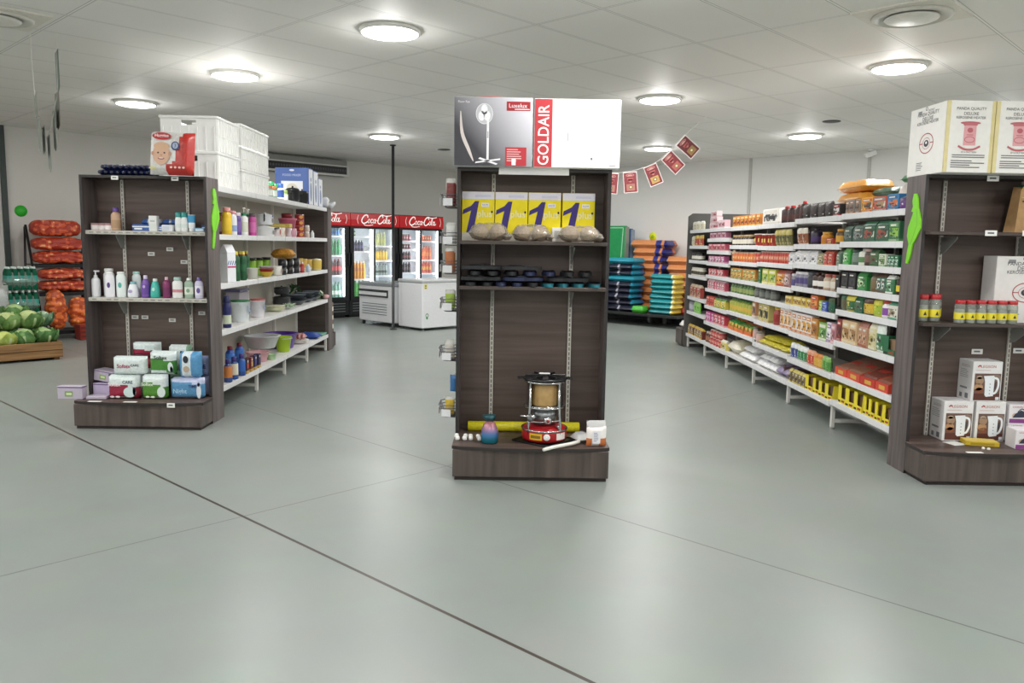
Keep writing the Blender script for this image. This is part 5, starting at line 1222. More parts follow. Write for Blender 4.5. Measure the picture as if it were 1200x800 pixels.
    ('E', 6, 9.772, 10.620, 7, 'gusset', 0.125, 'pink patterned packet', 'd0506a e8c0c8 f0e0e0', 0, 0, None, 0),
    ('F', 5, 10.997, 11.640, 3, 'gusset', 0.180, 'red and beige packet', 'b5443a d8c0a0 c0a078', 0, 0, None, 0),
    ('A', 6, 5.423, 5.585, 1, 'display', 0.130, 'brown carton with a dark green front', '1f6a42 8a6a50 9a7a5c', 0, 0, None, 0),
    ('A', 6, 5.717, 5.840, 1, 'gusset', 0.200, 'tall cream packet', 'd9cf9a e2dcc0 b5a860', 0, 0, None, 0),
    ('A', 6, 5.585, 5.717, 1, 'pouch', 0.201, 'green and white pouch', '2f7a4a dfe8e0 7fae7a', 0, 0, None, 0),
    ('A', 6, 5.840, 6.013, 2, 'gusset', 0.190, 'salmon and brown packet', 'c08a6a a85a44 d8b08a', 0, 0, None, 0),
    ('A', 6, 6.013, 6.292, 2, 'carton', 0.175, 'cream oats carton', 'd9b98a e4ce9e a8743a', 0, 0, None, 0),
    ('A', 6, 6.292, 6.380, 1, 'carton', 0.175, 'dark red and brown carton', '8a2f30 b5453c 5a2a26', 0, 0, None, 0),
    ('B', 6, 6.400, 6.504, 1, 'carton', 0.165, 'pink carton', 'd0909a e4b8c0 b0606a', 0, 0, None, 0),
    ('B', 6, 6.504, 6.610, 1, 'carton', 0.165, 'white and purple carton', 'e0d8e2 8f6aa8 f0ecf0', 0, 0, None, 0),
    ('B', 6, 6.610, 6.775, 1, 'carton', 0.150, 'green and white carton', '7fb54a dfe8d0 4f8f3a', 0, 0, None, 0),
    ('B', 6, 6.775, 6.929, 1, 'carton', 0.170, 'orange-brown carton', 'c9822f d89a4a a05f24', 0, 0, None, 0),
    ('B', 6, 6.931, 7.410, 4, 'carton', 0.185, 'white and orange juice carton', 'ece6e2 d8803a e0a03a', 0, 0, None, 0),
    ('C', 6, 7.430, 7.717, 3, 'carton', 0.185, 'white and orange juice carton', 'ece6e2 d8803a e0a03a', 0, 0, None, 0),
    ('C', 6, 7.766, 8.072, 1, 'jar', 0.182, 'large jar with a yellow lid', 'b0493f a8322c d6b42c', 0, 0, None, 0),
    ('C', 6, 8.099, 8.432, 2, 'carton', 0.180, 'yellow and black carton', 'd0c070 c0a85a 2c2c2a', 0, 0, None, 0),
    ('D', 6, 8.500, 8.640, 1, 'carton', 0.171, 'orange carton with a white stripe', 'c88a62 e0d0c4 4a4048', 0, 0, None, 0),
    ('D', 6, 8.703, 9.550, 8, 'bottle', 0.150, 'yellow-green squash bottle', 'a0a83a c8a83c 4f8f4a', 0, 0, None, 0),
    ('E', 5, 9.881, 10.620, 5, 'carton', 0.085, 'red tea box', 'c73f48 d9808a f0d0d0', 0, 0, None, 0),
    ('E', 7, 9.732, 10.257, 3, 'gusset', 0.120, 'yellow and green packet', 'd8c03a 5f9a3a e8d88a', 0, 0, None, 0),
    ('E', 7, 10.257, 10.620, 4, 'carton', 0.120, 'orange-red tea box', 'cf4a3c e0705a b8382f', 0, 0, None, 0),
    ('F', 6, 11.006, 11.362, 2, 'pouch', 0.150, 'bright green packet', '6fc03a a0d870 e0f0d0', 0, 0, None, 0),
    ('F', 6, 11.414, 11.640, 2, 'shaker', 0.164, 'grey bottle shaker', '8a8a92 b0b0b8 6a6a72', 0, 0, None, 0),
    ('A', 7, 5.468, 5.675, 1, 'slant', 0.150, 'red tray of brown bags', 'd03a26 8a4a34 96664a', 0, 0, None, 0),
    ('A', 7, 5.675, 5.897, 1, 'slant', 0.150, 'red and brown bag tray', 'c8321f 7a3a2c a06a50', 0, 0, None, 0),
    ('A', 7, 5.897, 6.170, 1, 'slant', 0.150, 'red tray with a yellow tag', 'd8422a 8a5a40 9a7050', 0, 0, None, 0),
    ('A', 7, 6.170, 6.380, 1, 'slant', 0.140, 'orange-red tray', 'dc4a2c 8a5a42 a07a5c', 0, 0, None, 0),
    ('B', 7, 6.518, 6.680, 2, 'pouch', 0.120, 'green packet', '4f9a3a 7fb85a d8d880', 0, 0, None, 0),
    ('B', 7, 6.680, 6.850, 2, 'pouch', 0.120, 'yellow-orange packet', 'e0b03a e88a34 f0d888', 0, 0, None, 0),
    ('B', 7, 6.850, 7.009, 2, 'pouch', 0.130, 'red packet', 'd84a32 e8a07a f0d0b0', 0, 0, None, 0),
    ('B', 7, 7.009, 7.239, 3, 'pouch', 0.140, 'green and white packet', '2f8a4a e4ece4 6fb07a', 0, 0, None, 0),
    ('B', 7, 7.239, 7.410, 2, 'pouch', 0.145, 'blue and white packet', '3a4a9a e4e6f0 6a78b8', 0, 0, None, 0),
    ('C', 7, 7.511, 8.363, 6, 'bag', 0.055, 'flat yellow bag in the lower layer', 'e3d92e c8b824 6a6a2a', 0, 0, 0.22, 0),
    ('C', 7, 7.581, 8.278, 4, 'bag', 0.050, 'flat yellow bag in the upper layer', 'e3d92e c8b824 6a6a2a', 0.0555, 0.02, 0.2, 0),
    ('C', 7, 8.363, 8.480, 1, 'shaker', 0.120, 'pink and grey shaker', 'c0a8a0 d8b0a8 8a8078', 0, 0, None, 0),
    ('D', 7, 8.500, 8.568, 1, 'shaker', 0.120, 'pink and grey shaker', 'c0a8a0 d8b0a8 8a8078', 0, 0, None, 0),
    ('D', 7, 8.635, 9.152, 4, 'tray', 0.120, 'orange and green seasoning tray', 'd8682a 6f9a3a e0a84a', 0, 0, None, 0),
    ('D', 7, 9.152, 9.550, 3, 'tray', 0.130, 'orange tray with a green top', 'e07a2c 3f9a3c d8b84a', 0, 0, None, 0),
    ('E', 8, 9.694, 10.219, 3, 'carton', 0.130, 'red box with pale stripe', 'd03a4a e8a0a8 f0d0d4', 0, 0, None, 0),
    ('E', 8, 10.219, 10.620, 3, 'carton', 0.130, 'magenta box', 'cc3a8a e08ab8 f0c8dc', 0, 0, None, 0),
    ('A', 8, 5.422, 5.523, 1, 'display', 0.130, 'yellow carton at the nearest end', 'e6d21c b59a3a 8a6a4c', 0, 0, None, 0),
    ('A', 8, 5.523, 5.835, 3, 'display', 0.130, 'yellow torn-open carton', 'e8d61a b59a3a 7a5c40', 0, 0, None, 0),
    ('A', 8, 5.835, 6.281, 3, 'display', 0.140, 'yellow torn-open carton of brown packs', 'ead81c b59a3a 74583e', 0, 0, None, 0),
    ('B', 8, 6.400, 6.814, 3, 'display', 0.125, 'yellow front display carton', 'e6d420 b59a3a 7a6250', 0, 0, None, 0),
    ('B', 8, 6.814, 6.993, 1, 'display', 0.130, 'tall yellow carton at the bay middle', 'e8d418 a88a34 8a6a5a', 0, 0, None, 0),
    ('B', 8, 6.993, 7.410, 5, 'gusset', 0.120, 'brown and yellow packet', '7a6448 d8c64a 5a4a40', 0, 0, None, 0),
    ('C', 8, 7.430, 7.785, 2, 'bag', 0.110, 'purplish brown bag', '6a4a48 8a7aa8 b0a0b8', 0, 0, 0.25, 0),
    ('C', 8, 7.785, 8.408, 5, 'bag', 0.075, 'white sugar bag in the lower layer', 'e6e6ea f2f2f4 d0d0d8', 0, 0, 0.24, 0),
    ('C', 8, 7.835, 8.350, 4, 'bag', 0.070, 'white sugar bag in the middle layer', 'e6e6ea f2f2f4 d0d0d8', 0.0755, 0.02, 0.22, 0),
    ('C', 8, 7.912, 8.264, 3, 'bag', 0.048, 'white sugar bag in the top layer', 'e6e6ea f2f2f4 d0d0d8', 0.146, 0.03, 0.2, 0),
    ('D', 8, 8.500, 9.035, 4, 'bag', 0.080, 'white bag in the lower layer', 'e4e3e6 f0f0f2 d0d0d4', 0, 0, 0.26, 0),
    ('D', 8, 8.557, 8.969, 3, 'bag', 0.070, 'white bag in the upper layer', 'e4e3e6 f0f0f2 d0d0d4', 0.0805, 0.02, 0.24, 0),
    ('D', 8, 9.069, 9.550, 1, 'bag', 0.160, 'cream rice bag', 'd2c8a8 e2dcc8 a89a70', 0, 0, 0.3, 0),
    ('E', 9, 9.606, 9.839, 1, 'gusset', 0.120, 'yellow and white packet', 'e0d05a e8e4d0 c0a83a', 0, 0, None, 0),
    ('E', 9, 9.839, 10.385, 4, 'can', 0.095, 'red tin in the lower layer', 'c43a3a d8807a e8c8b0', 0, 0, None, 0),
    ('E', 9, 9.839, 10.385, 4, 'can', 0.095, 'red tin in the upper layer', 'c43a3a d8807a e8c8b0', 0.0965, 0, None, 0),
    ('E', 9, 10.385, 10.620, 2, 'jar', 0.140, 'dark brown jar', '5a3428 a86a4a c8b8a8', 0, 0, None, 0),
    ('F', 7, 10.752, 11.640, 5, 'gusset', 0.140, 'dark red and yellow packet', '7a3226 e0b83a d8cf9a', 0, 0, None, 0),
):
    run(*R_)

# bags lying on the top grocery shelf behind the front row
def topbag(lab, x, y, z, w, l, h, c1, c2, seed, rz=0.):
    m = MB(); m.lying(w, l, h, lambda u, v, f: FOIL(c2) if (v < .12 or v > .9 or u < .1) else FOIL(c1), .08, 10, 10, seed, 0, 5); place('bag', m, lab, 'bag', x, y, z, rz)
for k in range(3): topbag('%s orange bag from the bottom of the stack on the top grocery shelf' % ORD[k], 2.93, 6.62, 1.7265+.097*k, .28, .52, .095, 'f08c1c', 'f0a030', k)
topbag('white bag lying on the top grocery shelf, under the green folded bag', 2.96, 5.68, 1.734, .3, .4, .2, 'e6e4e0', 'd8d0c8', 5)
topbag('green folded bag on top of the white bag, nearest the kettle display', 2.95, 5.68, 1.937, .24, .36, .06, '2f9a4a', '1f7a3a', 6)
topbag('pale bag lying on the top grocery shelf, under the flat green bag', 2.96, 6.16, 1.734, .3, .36, .13, 'dcdcd8', 'c8c8c4', 7)
topbag('flat green bag with dark stripes behind the orange packets', 2.95, 6.14, 1.867, .24, .36, .06, '3a9a6a', '1f5a3c', 8)
# ------------------------------------------------------------------ household aisle: crates, pots, basins, bottles
XA = -2.372
def crate(lab, x, y, z, w, l, h):
    t = thing('plastic_crate', lab, 'crate', (x, y, z), 0, 'white plastic crates')
    C_ = mat('f1f1ef', .45, noise=.02); T = .006
    m = MB(); m.rbox(-w/2+.02, w/2-.02, -l/2+.02, l/2-.02, 0, .006, C_, .002); obj('floor_panel', m, t)
    hz, hw = h*.80, .085
    m = MB()
    for sy in (-1, 1):      # short walls with a hand slot
        y0 = sy*(l/2-.012)
        a, b = sorted((y0, y0-sy*T))
        m.box(-w/2+.01, w/2-.01, a, b, .006, hz-.022, C_); m.box(-w/2+.01, -hw/1.4, a, b, hz-.022, hz+.022, C_); m.box(hw/1.4, w/2-.01, a, b, hz-.022, hz+.022, C_); m.box(-w/2+.01, w/2-.01, a, b, hz+.022, h-.012, C_)
        for k in range(7):
            x0 = -w/2+.03+k*(w-.06)/6
            a2, b2 = sorted((y0, y0+sy*.006)); m.box(x0-.004, x0+.004, a2, b2, .004, hz-.03, C_)
    for sx in (-1, 1):
        x0 = sx*(w/2-.012)
        a, b = sorted((x0, x0-sx*T)); m.box(a, b, -l/2+.01, l/2-.01, .006, h-.012, C_)
        n = max(5, int(l/.07))
        for k in range(n+1):
            yk = -l/2+.025+k*(l-.05)/n
            a2, b2 = sorted((x0, x0+sx*.007)); m.box(a2, b2, yk-.004, yk+.004, .004, h-.02, C_)
        a2, b2 = sorted((x0, x0+sx*.006)); m.box(a2, b2, -l/2+.02, l/2-.02, h*.45, h*.49, C_)
    obj('walls', m, t)
    m = MB()
    for (a, b, c, d) in ((-w/2, w/2, -l/2, -l/2+.022), (-w/2, w/2, l/2-.022, l/2), (-w/2, -w/2+.022, -l/2+.022, l/2-.022), (w/2-.022, w/2, -l/2+.022, l/2-.022)): m.rbox(a, b, c, d, h-.022, h, C_, .004)
    obj('rim', m, t)
for k, (x, y, z, w, l, h, lab) in enumerate(((-2.625, 7.0, 1.888, .47, .56, .285, 'lower white crate behind the diaper pack'), (-2.63, 7.0, 2.1735, .48, .56, .285, 'upper white crate with a hand slot behind the diaper pack'),
        (-2.615, 7.75, 1.888, .44, .84, .2, 'bottom white crate of the farther stack, beside the green capped bottles'), (-2.615, 7.75, 2.0885, .44, .84, .2, 'middle white crate of the farther stack of three'), (-2.615, 7.75, 2.289, .44, .84, .2, 'top white crate of the farther stack of three'))):
    crate(lab, x, y, z, w, l, h)
ZH = [1.888, 1.495, 1.086, .696, .226]
HS = ['top', 'second', 'third', 'fourth', 'bottom']
def hh(name, m, what, cat, y, sh, x=-2.44, dz=0., parts=(), group=None, rz=PI/2, rot=None):
    if isinstance(m, MB): m = m.mesh(name)
    return place(name, m, '%s on the %s household shelf' % (what, HS[sh-1]), cat, x, y, ZH[sh-1]+.0006+dz, rz, group, parts, rot)
def hbottle(what, y, sh, r, h, col, cap, lab=None, x=-2.435, labz=(.15, .6), neck=.5, caph=.14, shape='round', name='bottle'):
    b, c = bottle_geo(r, h, PL(col), PL(cap), neck, caph, K(lab) if lab else None, labz, shape)
    hh(name, b, what, 'bottle', y, sh, x, 0, [('cap', c)])
# top shelf
for k, (px, h, c1, c2, w, x) in enumerate(((316, .12, '8fae9a', 'd8743a', 'orange capped bottle nearest the crates', -2.42), (321, .12, '7fa08a', 'd8743a', 'orange capped bottle next to the blue capped bottle', -2.42), (318, .19, '2f7f4f', '2f9a5a', 'green capped bottle behind the orange capped pair', -2.53), (323, .18, '3a8f55', '2f9a5a', 'second green capped bottle behind the orange capped pair', -2.53), (329, .17, 'e2e6ee', '2f62b8', 'white bottle with a blue cap', -2.43), (334, .13, 'a8c070', '8fae5a', 'lime green bottle beside the black pots', -2.5))):
    hbottle(w, 8.247 if px == 316 else 8.397 if px == 321 else 8.683 if px == 318 else 8.841 if px == 323 else 8.683 if px == 329 else 9.103, 1, .034, h, c1, c2, 'dfe6e0' if k != 4 else '2a4f9a', x, neck=.75, caph=.25)
def pot(r, h, col, knob=True):
    b = MB(); b.lathe([(r*.8, 0), (r, h*.25), (r*.98, h*.72), (r*1.02, h*.74)], PL(col), 24)
    l = MB(); l.lathe([(r*1.03, h*.745), (r*1.03, h*.77), (r*.8, h*.86), (r*.3, h*.9), (r*.12, h*.9), (r*.14, h), (0, h)], PL(col), 24)
    g = MB()
    for s_ in (-1, 1): g.tube([(s_*r*.95, -r*.3, h*.6), (s_*r*1.25, -r*.25, h*.62), (s_*r*1.25, r*.25, h*.62), (s_*r*.95, r*.3, h*.6)], .006, PL(col), 6)
    return b, [('lid', l), ('handles', g)]
b, ps = pot(.078, .19, '151518'); hh('cooking_pot', b, 'nearer of two shiny black pots with lids', 'pot', 9.313, 1, -2.47, 0, ps, 'black pots')
b, ps = pot(.074, .18, '151518'); hh('cooking_pot', b, 'farther of two shiny black pots with lids', 'pot', 9.697, 1, -2.46, 0, ps, 'black pots')
for k, (y0, y1, h, w) in enumerate(((9.78, 10.0, .44, 'nearest blue and white appliance carton'), (10.02, 10.26, .43, 'middle blue and white appliance carton'), (10.28, 10.5, .36, 'farthest, lowest blue and white appliance carton'))):
    d = y1-y0
    t = thing('appliance_carton', w+' on the top household shelf', 'box', (-2.60, (y0+y1)/2, ZH[0]+.0006), 0, 'blue and white appliance cartons')
    m = MB(); m.rbox(-.2, .2, -d/2, d/2, 0, h, K('4a68b0'), .003); obj('body', m, t)
    m = MB(); y = -d/2-.0012; m.quad(-.13, .13, .02, h*.64, y, K('e6e8ee')); m.text('FOOD MIXER', 0, h*.8, y, K('c3cfea'), w=.22); m.ell(0, h*.4, .07, .08, y-.0004, K('d8d2c2')); m.ell(0, h*.93, .03, .012, y, K('dfe4f2')); obj('front_print', m, t)
    m = MB(); m.at(.2, 0, 0, rz=PI/2); m.quad(-d*.46, d*.46, .01, h*.97, -.0012, K('e3e5ec')); m.ell(0, h*.36, d*.2, h*.26, -.0016, K('7f8fb8')); m.ell(0, h*.7, d*.12, h*.06, -.0016, K('7f8fb8')); obj('side_print', m, t)
m = MB(); m.lathe([(.03, 0), (.055, .03), (.04, .07), (.05, .1), (.025, .135), (0, .14)], FOIL('eceef0'), 12, lump=.2); m.at(.03, .02, 0, ry=.9).lathe([(.03, .02), (.035, .05), (.02, .11), (0, .13)], FOIL('eceef0'), 10, lump=.2)
place('white_bag', m, 'crumpled white plastic bag on the corner of the far wooden end display', 'bag', -2.42, 10.76, 1.9005)
# second shelf
hbottle('tall dark red bottle beside the end panel', 7.279, 2, .03, .2, '8a3a3c', '6a2a2a', 'c9a0a0', -2.58)
hbottle('yellow lotion bottle with a pink cap', 6.973, 2, .042, .235, 'e6b914', 'd98f86', 'eec62a', -2.42, caph=.16, neck=.7)
hbottle('white lotion bottle with a pink cap', 7.183, 2, .036, .215, 'e8ebf2', 'd98f94', '8fa8d8', -2.44, (.15, .4), neck=.7)
hbottle('purple lotion bottle with a pale cap', 7.229, 2, .031, .2, '5f3f92', 'd8c8d4', '7a5aa8', -2.41, neck=.7)
for k, px in enumerate((0, 1)):
    b, c = bottle_geo(.036, .205, PL('eef0ee'), PL('1f7a50'), .55, .12, K('d9dcc8'), (.15, .6))
    p = MB(); p.tube([(0, 0, .2), (0, 0, .24)], .005, PL('e6e4d8'), 6); p.rbox(-.01, .035, -.009, .009, .24, .252, PL('e6e4d8'), .003)
    hh('pump_bottle', b, ['nearer white pump bottle with a green collar', 'farther white pump bottle with a green collar'][k], 'bottle', (7.423, 7.701)[k], 2, (-2.42, -2.47)[k], 0, [('cap', c), ('pump', p)], 'white pump bottles')
hbottle('pink lotion bottle with a dark cap', 7.671, 2, .036, .21, 'c9489a', '5a4a50', 'd86ab0', -2.42, neck=.75)
def saucepan(r, h, col, long_handle):
    b = MB(); b.lathe([(r*.9, 0), (r, h*.1), (r, h*.72), (r*1.03, h*.74)], PL(col), 24); b.ell(0, h*.35, r*.4, h*.2, -r*1.01, K('8a8484'), 14)
    l = MB(); l.lathe([(r*1.03, h*.75), (r*1.0, h*.8), (r*.3, h*.92), (r*.12, h*.92), (r*.14, h), (0, h)], PL(col), 24)
    g = MB()
    if long_handle: g.tube([(r*.9, -r*.4, h*.55), (r*1.6, -r*.7, h*.72), (r*2.3, -r*.9, h*.8)], .009, BLACK, 8)
    else: g.tube([(-r*.95, -.01, h*.3), (-r*1.3, -.02, h*.4), (-r*1.3, -.02, h*.8), (-r*.98, -.01, h*.85)], .007, BLACK, 8)
    return b, [('lid', l), ('handle', g)]
b, ps = saucepan(.095, .115, 'e6e8ea', True); hh('saucepan', b, 'white saucepan with a long black handle', 'pot', 8.230, 2, -2.475, 0, ps)
b, ps = saucepan(.075, .125, 'dfe2e6', False); b.ell(0, .09, .018, .012, -.0765, K('2f3f8a')); hh('saucepan', b, 'white enamel pot with a blue sticker stacked on the saucepan', 'pot', 8.266, 2, -2.475, .1165, ps)
def mugp(c1, c2, r=.042, h=.09):
    m = MB(); m.lathe([(r*.8, 0), (r, h*.1), (r, h), (r*.92, h), (r*.9, h*.15), (0, h*.12)], PL(c1), 18); m.ell(0, h*.5, r*.55, h*.3, -r*1.02, PL(c2), 12)
    g = MB(); g.tube([(r*.95, 0, h*.8), (r*1.5, 0, h*.75), (r*1.5, 0, h*.3), (r*.95, 0, h*.22)], .005, PL(c1), 6)
    return m, [('handle', g)]
for k, (yy, c1, c2, w) in enumerate(((8.494, 'e6d8d8', 'c43a3a', 'red and white mug nearest the saucepan'), (8.687, 'efe6d8', 'd8803a', 'cream mug with an orange disc'), (8.943, 'e2ccd6', 'c98aa4', 'pinkish white mug'), (9.138, 'e0a4b4', 'e9d0d8', 'pink mug under the pink tub'))):
    b, ps = mugp(c1, c2, .042, .098); hh('mug', b, w, 'mug', yy, 2, -2.43, 0, ps, 'mugs on the second household shelf')
m = carton(.24, .10, .04, 'c9ae4a', (), ((.2, .8, .2, .8, 'e0c86a'),)); hh('yellow_carton', m, 'flat yellow carton lying across the mugs', 'box', 8.772, 2, -2.47, .0995, (), None, 0)
m = MB(); m.lathe([(.08, 0), (.095, .09), (.102, .092), (.102, .1)], PL('cc5a7a'), 24); l = MB(); l.lathe([(.104, .1), (.104, .11), (.0, .112)], PL('d8708c'), 24)
hh('plastic_tub', m, 'round pink lidded tub standing on the mugs', 'tub', 9.115, 2, -2.48, .0995, [('lid', l)])
m = MB(); m.lathe([(.06, 0), (.062, .05), (0, .055)], PL('7a2024'), 20); hh('red_tin', m, 'dark red tin on top of the pink tub', 'tin', 9.093, 2, -2.48, .212)
for k in range(4):
    m = MB(); m.lathe([(.052, 0), (.053, .003), (.053, .062), (.05, .066), (0, .066)], [PL('b3282c'), PL('b3282c'), GREYST, GREYST], 18); m.at(0, -.0535, .034).ell(0, 0, .024, .02, 0, K('dca040'), 14)
    hh('red_tin', m, '%s red tin from the bottom of the stack' % ORD[k], 'tin', 9.479, 2, -2.44, .0672*k, (), 'stacked red tins on the household shelf', PI/5)
for k in range(2):
    b, c = bottle_geo(.03, .075, PL('d9c4b8'), PL('ece6e2'), .8, .3); hh('small_jar', b, ['lower small pale jar beside the red tins', 'upper small pale jar beside the red tins'][k], 'jar', 9.799, 2, -2.43, .0755*k, [('lid', c)])
b, c = bottle_geo(.022, .09, PL('eceeee'), PL('eceeee'), .5, .2); hh('small_bottle', b, 'tiny white bottle at the end of the row', 'bottle', 10.015, 2, -2.42, 0, [('cap', c)])
# third shelf
t = thing('milk_carton', 'white gable top carton with a blue wave band on the third household shelf', 'carton', (-2.437, 7.020, ZH[2]+.0006), PI/2-.5)
m = MB(); m.rbox(-.048, .048, -.048, .048, 0, .26, K('eceef4'), .003); m.prism([(-.047, .2595), (.047, .2595), (.006, .325), (-.006, .325)], -.047, .047, K('eceef4'), 'yz'); obj('body', m, t)
m = MB(); 
for side in (0, 1):
    m.at(0, 0, 0, rz=side*PI/2-PI/2*0); m.quad(-.047, .047, .125, .14, -.0486, K('d04a7a'))
    for k in range(4): m.stroke([(-.045+.024*k, .15), (-.035+.024*k, .165), (-.03+.024*k, .185)], .009, -.0486, K('2f5fa8'), 3)
obj('print', m, t)
for k, (yy, x) in enumerate(((7.217, -2.43), (7.404, -2.43), (7.581, -2.52), (7.780, -2.52))):
    b, c = bottle_geo(.031, .265, PL('1d5a34'), PL('d8c83a'), .45, .12, K('2a6a40'), (.3, .55)); b.lathe([(.0215, .205), (.022, .207), (.018, .232), (.0175, .234)], PL('a8302c'), 14)
    hh('dark_green_bottle', b, ['nearest', 'second', 'rear nearest', 'rear second'][k]+' dark green bottle with red neck and yellow cap', 'bottle', yy, 3, x, 0, [('cap', c)], 'dark green bottles')
m = MB(); m.lathe([(.045, 0), (.055, .1), (.058, .102), (.05, .102), (.042, .01), (0, .008)], PL('e6e4da'), 22); hh('white_tub', m, 'open white tub beside the dark green bottles', 'tub', 7.698, 3)
for k in range(3):
    b = MB(); b.lathe([(.04, 0), (.045, .01), (.045, .15), (.04, .16)], PL('8ac02a'), 18); l = MB(); l.lathe([(.047, .16), (.047, .185), (0, .187)], PL('1f1f20'), 18)
    hh('lime_canister', b, '%s lime canister with a black lid, at the back' % ORD[k], 'canister', (8.252, 8.479, 8.749)[k], 3, -2.62, 0, [('lid', l)], 'lime canisters')
for k, (c, z) in enumerate((('e0c02a', 0), ('c23a44', .028), ('e2e6e8', .055))):
    m = MB(); m.lathe([(.035, 0), (.078, .05), (.082, .052), (.074, .05), (.03, .012), (0, .01)], PL(c), 24); hh('plastic_bowl', m, ['yellow bowl at the bottom', 'red bowl in the middle', 'pale grey bowl on top'][k]+' of the nested bowls', 'bowl', 8.208, 3, -2.46, z, (), 'nested plastic bowls')
b, ps = mugp('e8e4de', 'a08a7a', .048, .1); hh('mug', b, 'pale mug beside the nested bowls', 'mug', 8.536, 3, -2.44, 0, ps)
for k in range(6):
    yy = (8.731, 9.005, 9.279)[k % 3]
    b, ps = mugp('24242a', 'c9c9cc', .046, .085); hh('patterned_mug', b, '%s black and white mug, %s layer' % (ORD[k % 3], ['lower', 'upper'][k//3]), 'mug', yy, 3, -2.44, .0856*(k//3), ps, 'black and white mugs')
m = MB(); m.lying(.2, .24, .11, lambda u, v, f: mat('b8802a', .7, noise=.3, scale=50, bump=.5), .2, 9, 9, 3); hh('sponge_bag', m, 'golden brown bag of scourers on top of the mugs', 'bag', 8.850, 3, -2.46, .172)
for k in range(4):
    m = MB(); m.pillow(.1, .05, .16-.01*k, lambda u, v, f: FOIL('cfa43a') if v > .3 else FOIL('e0d8b8'), 6, 8, .12, seed=k); hh('yellow_packet', m, '%s yellow packet behind the red bottle' % ORD[k], 'packet', (9.762, 9.966, 10.223, 10.447)[k], 3, -2.53, 0, (), 'yellow packets', .35)
hbottle('small red bottle with a pale cap', 9.451, 3, .026, .12, 'b3202c', 'e6d8c8', 'c84a4a', -2.41)
hbottle('small pale blue bottle', 9.735, 3, .026, .09, 'c0d0ea', 'dfe6f2', None, -2.41)
m = MB(); m.lathe([(.05, 0), (.062, .02), (.065, .13), (.06, .14), (0, .15)], [PL('e6dca8'), PL('dcbc4a'), PL('e6e0c4'), PL('e6e0c4')], 20); hh('white_canister', m, 'round yellow and white canister at the far end', 'canister', 10.301, 3)
# fourth shelf
hbottle('navy bottle with a sloped cap', 6.916, 4, .036, .275, '2a2f6e', '232a5a', 'd0dcc0', -2.42, (.12, .4), caph=.22, neck=.7)
def bucket(r, h, col, lid):
    b = MB(); b.lathe([(r*.8, 0), (r*.84, .004), (r, h*.9), (r*1.04, h*.905), (r*1.04, h*.93)], PL(col), 26); b.stroke([(-r*.5, h*.75), (-r*.3, h*.5), (.0, h*.42), (r*.3, h*.5), (r*.5, h*.75)], .012, -r*.99, K('7f9ac0'))
    l = MB(); l.lathe([(r*1.05, h*.93), (r*1.06, h*.99), (r*.98, h), (r*.9, h*.985), (0, h*.985)], PL(lid), 26)
    g = MB(); g.tube([(r*1.03*math.cos(a), -abs(r*1.03*math.sin(a))*.9-.003, h*.88-.09*math.sin(a)) for a in [PI*k/10 for k in range(11)]], .002, PL('d9dcdf'), 5)
    return b, [('lid', l), ('handle', g)]
b, ps = bucket(.085, .2, 'e3ebf0', '1a7f44'); hh('bucket', b, 'white bucket with a green lid', 'bucket', 7.453, 4, -2.48, 0, ps)
b, ps = bucket(.072, .18, 'e6e4ea', 'd24a48'); hh('bucket', b, 'white bucket with a red lid', 'bucket', 7.935, 4, -2.47, 0, ps)
m = MB(); m.rbox(-.14, .14, -.07, .07, 0, .25, clear('d8d4de', .35, .1), .008); l = MB(); l.rbox(-.146, .146, -.076, .076, .25, .275, PL('6a6a9a'), .006)
hh('storage_box', m, 'clear storage box with a dusty purple lid behind the buckets', 'box', 7.964, 4, -2.68, 0, [('lid', l)])
def plate(r, col, rim=None):
    m = MB(); m.lathe([(r*.55, 0), (r*.62, .006), (r, .022), (r, .025), (r*.6, .012), (0, .01)], PL(col), 28); return m
for k in range(4):
    hh('dinner_plate', plate(.11, 'dedcbe' if k % 2 else 'd2d6b8'), '%s cream plate from the bottom of its stack' % ORD[k], 'plate', 8.624, 4, -2.50, .0126*k, (), 'stacked cream plates')
for k, (yy, x, dz, r, h) in enumerate(((9.249, -2.6, 0, .1, .14), (9.255, -2.6, .1405, .085, .1), (9.728, -2.66, 0, .08, .12))):
    b, ps = pot(r, h, '2b2d33'); hh('cooking_pot', b, ['dark grey lidded pot at the back', 'small dark grey pot stacked on the larger one', 'dark grey pot nearest the shelf edge'][k], 'pot', yy, 4, x, dz, ps)
for k in range(9):
    st = k//3; hh('dark_bowl', (lambda q: (q.lathe([(.05, 0), (.11, .05), (.115, .052), (.105, .05), (.045, .012), (0, .01)], PL(['5a626c', '4a525c', '6a737c'][k % 3]), 26), q)[1])(MB()), '%s slate grey bowl from the bottom, %s stack' % (ORD[k % 3], ORD[st]), 'bowl', (9.579, 9.986, 10.299)[st], 4, -2.51, .035*(k % 3), (), 'slate grey bowls')
r = random.Random(4)
def leafy(what, y, sh, x, c1, c2, n, s, zup, seed):
    r = random.Random(seed)
    t = thing('leaf_garland', '%s on the %s household shelf' % (what, HS[sh-1]), 'garland', (x, y, ZH[sh-1]+.001), 0)
    m = MB()
    for k in range(n):
        m.at(r.uniform(-s, s), r.uniform(-s*1.6, s*1.6), r.uniform(0.045, zup), rz=r.uniform(0, 6), rx=r.uniform(-.8, .8), ry=r.uniform(-.5, .5))
        m.prism([(0, -.035), (.014, -.01), (.012, .015), (0, .04), (-.012, .015), (-.014, -.01)], -.001, .001, PL(c1 if r.random() < .7 else c2), 'xy')
    obj('leaves', m, t); m = MB(); m.at().tube([(0, -s*1.5, .012), (.02, 0, .02), (-.01, s*1.5, .014)], .005, PL(c1), 6); obj('stem', m, t)
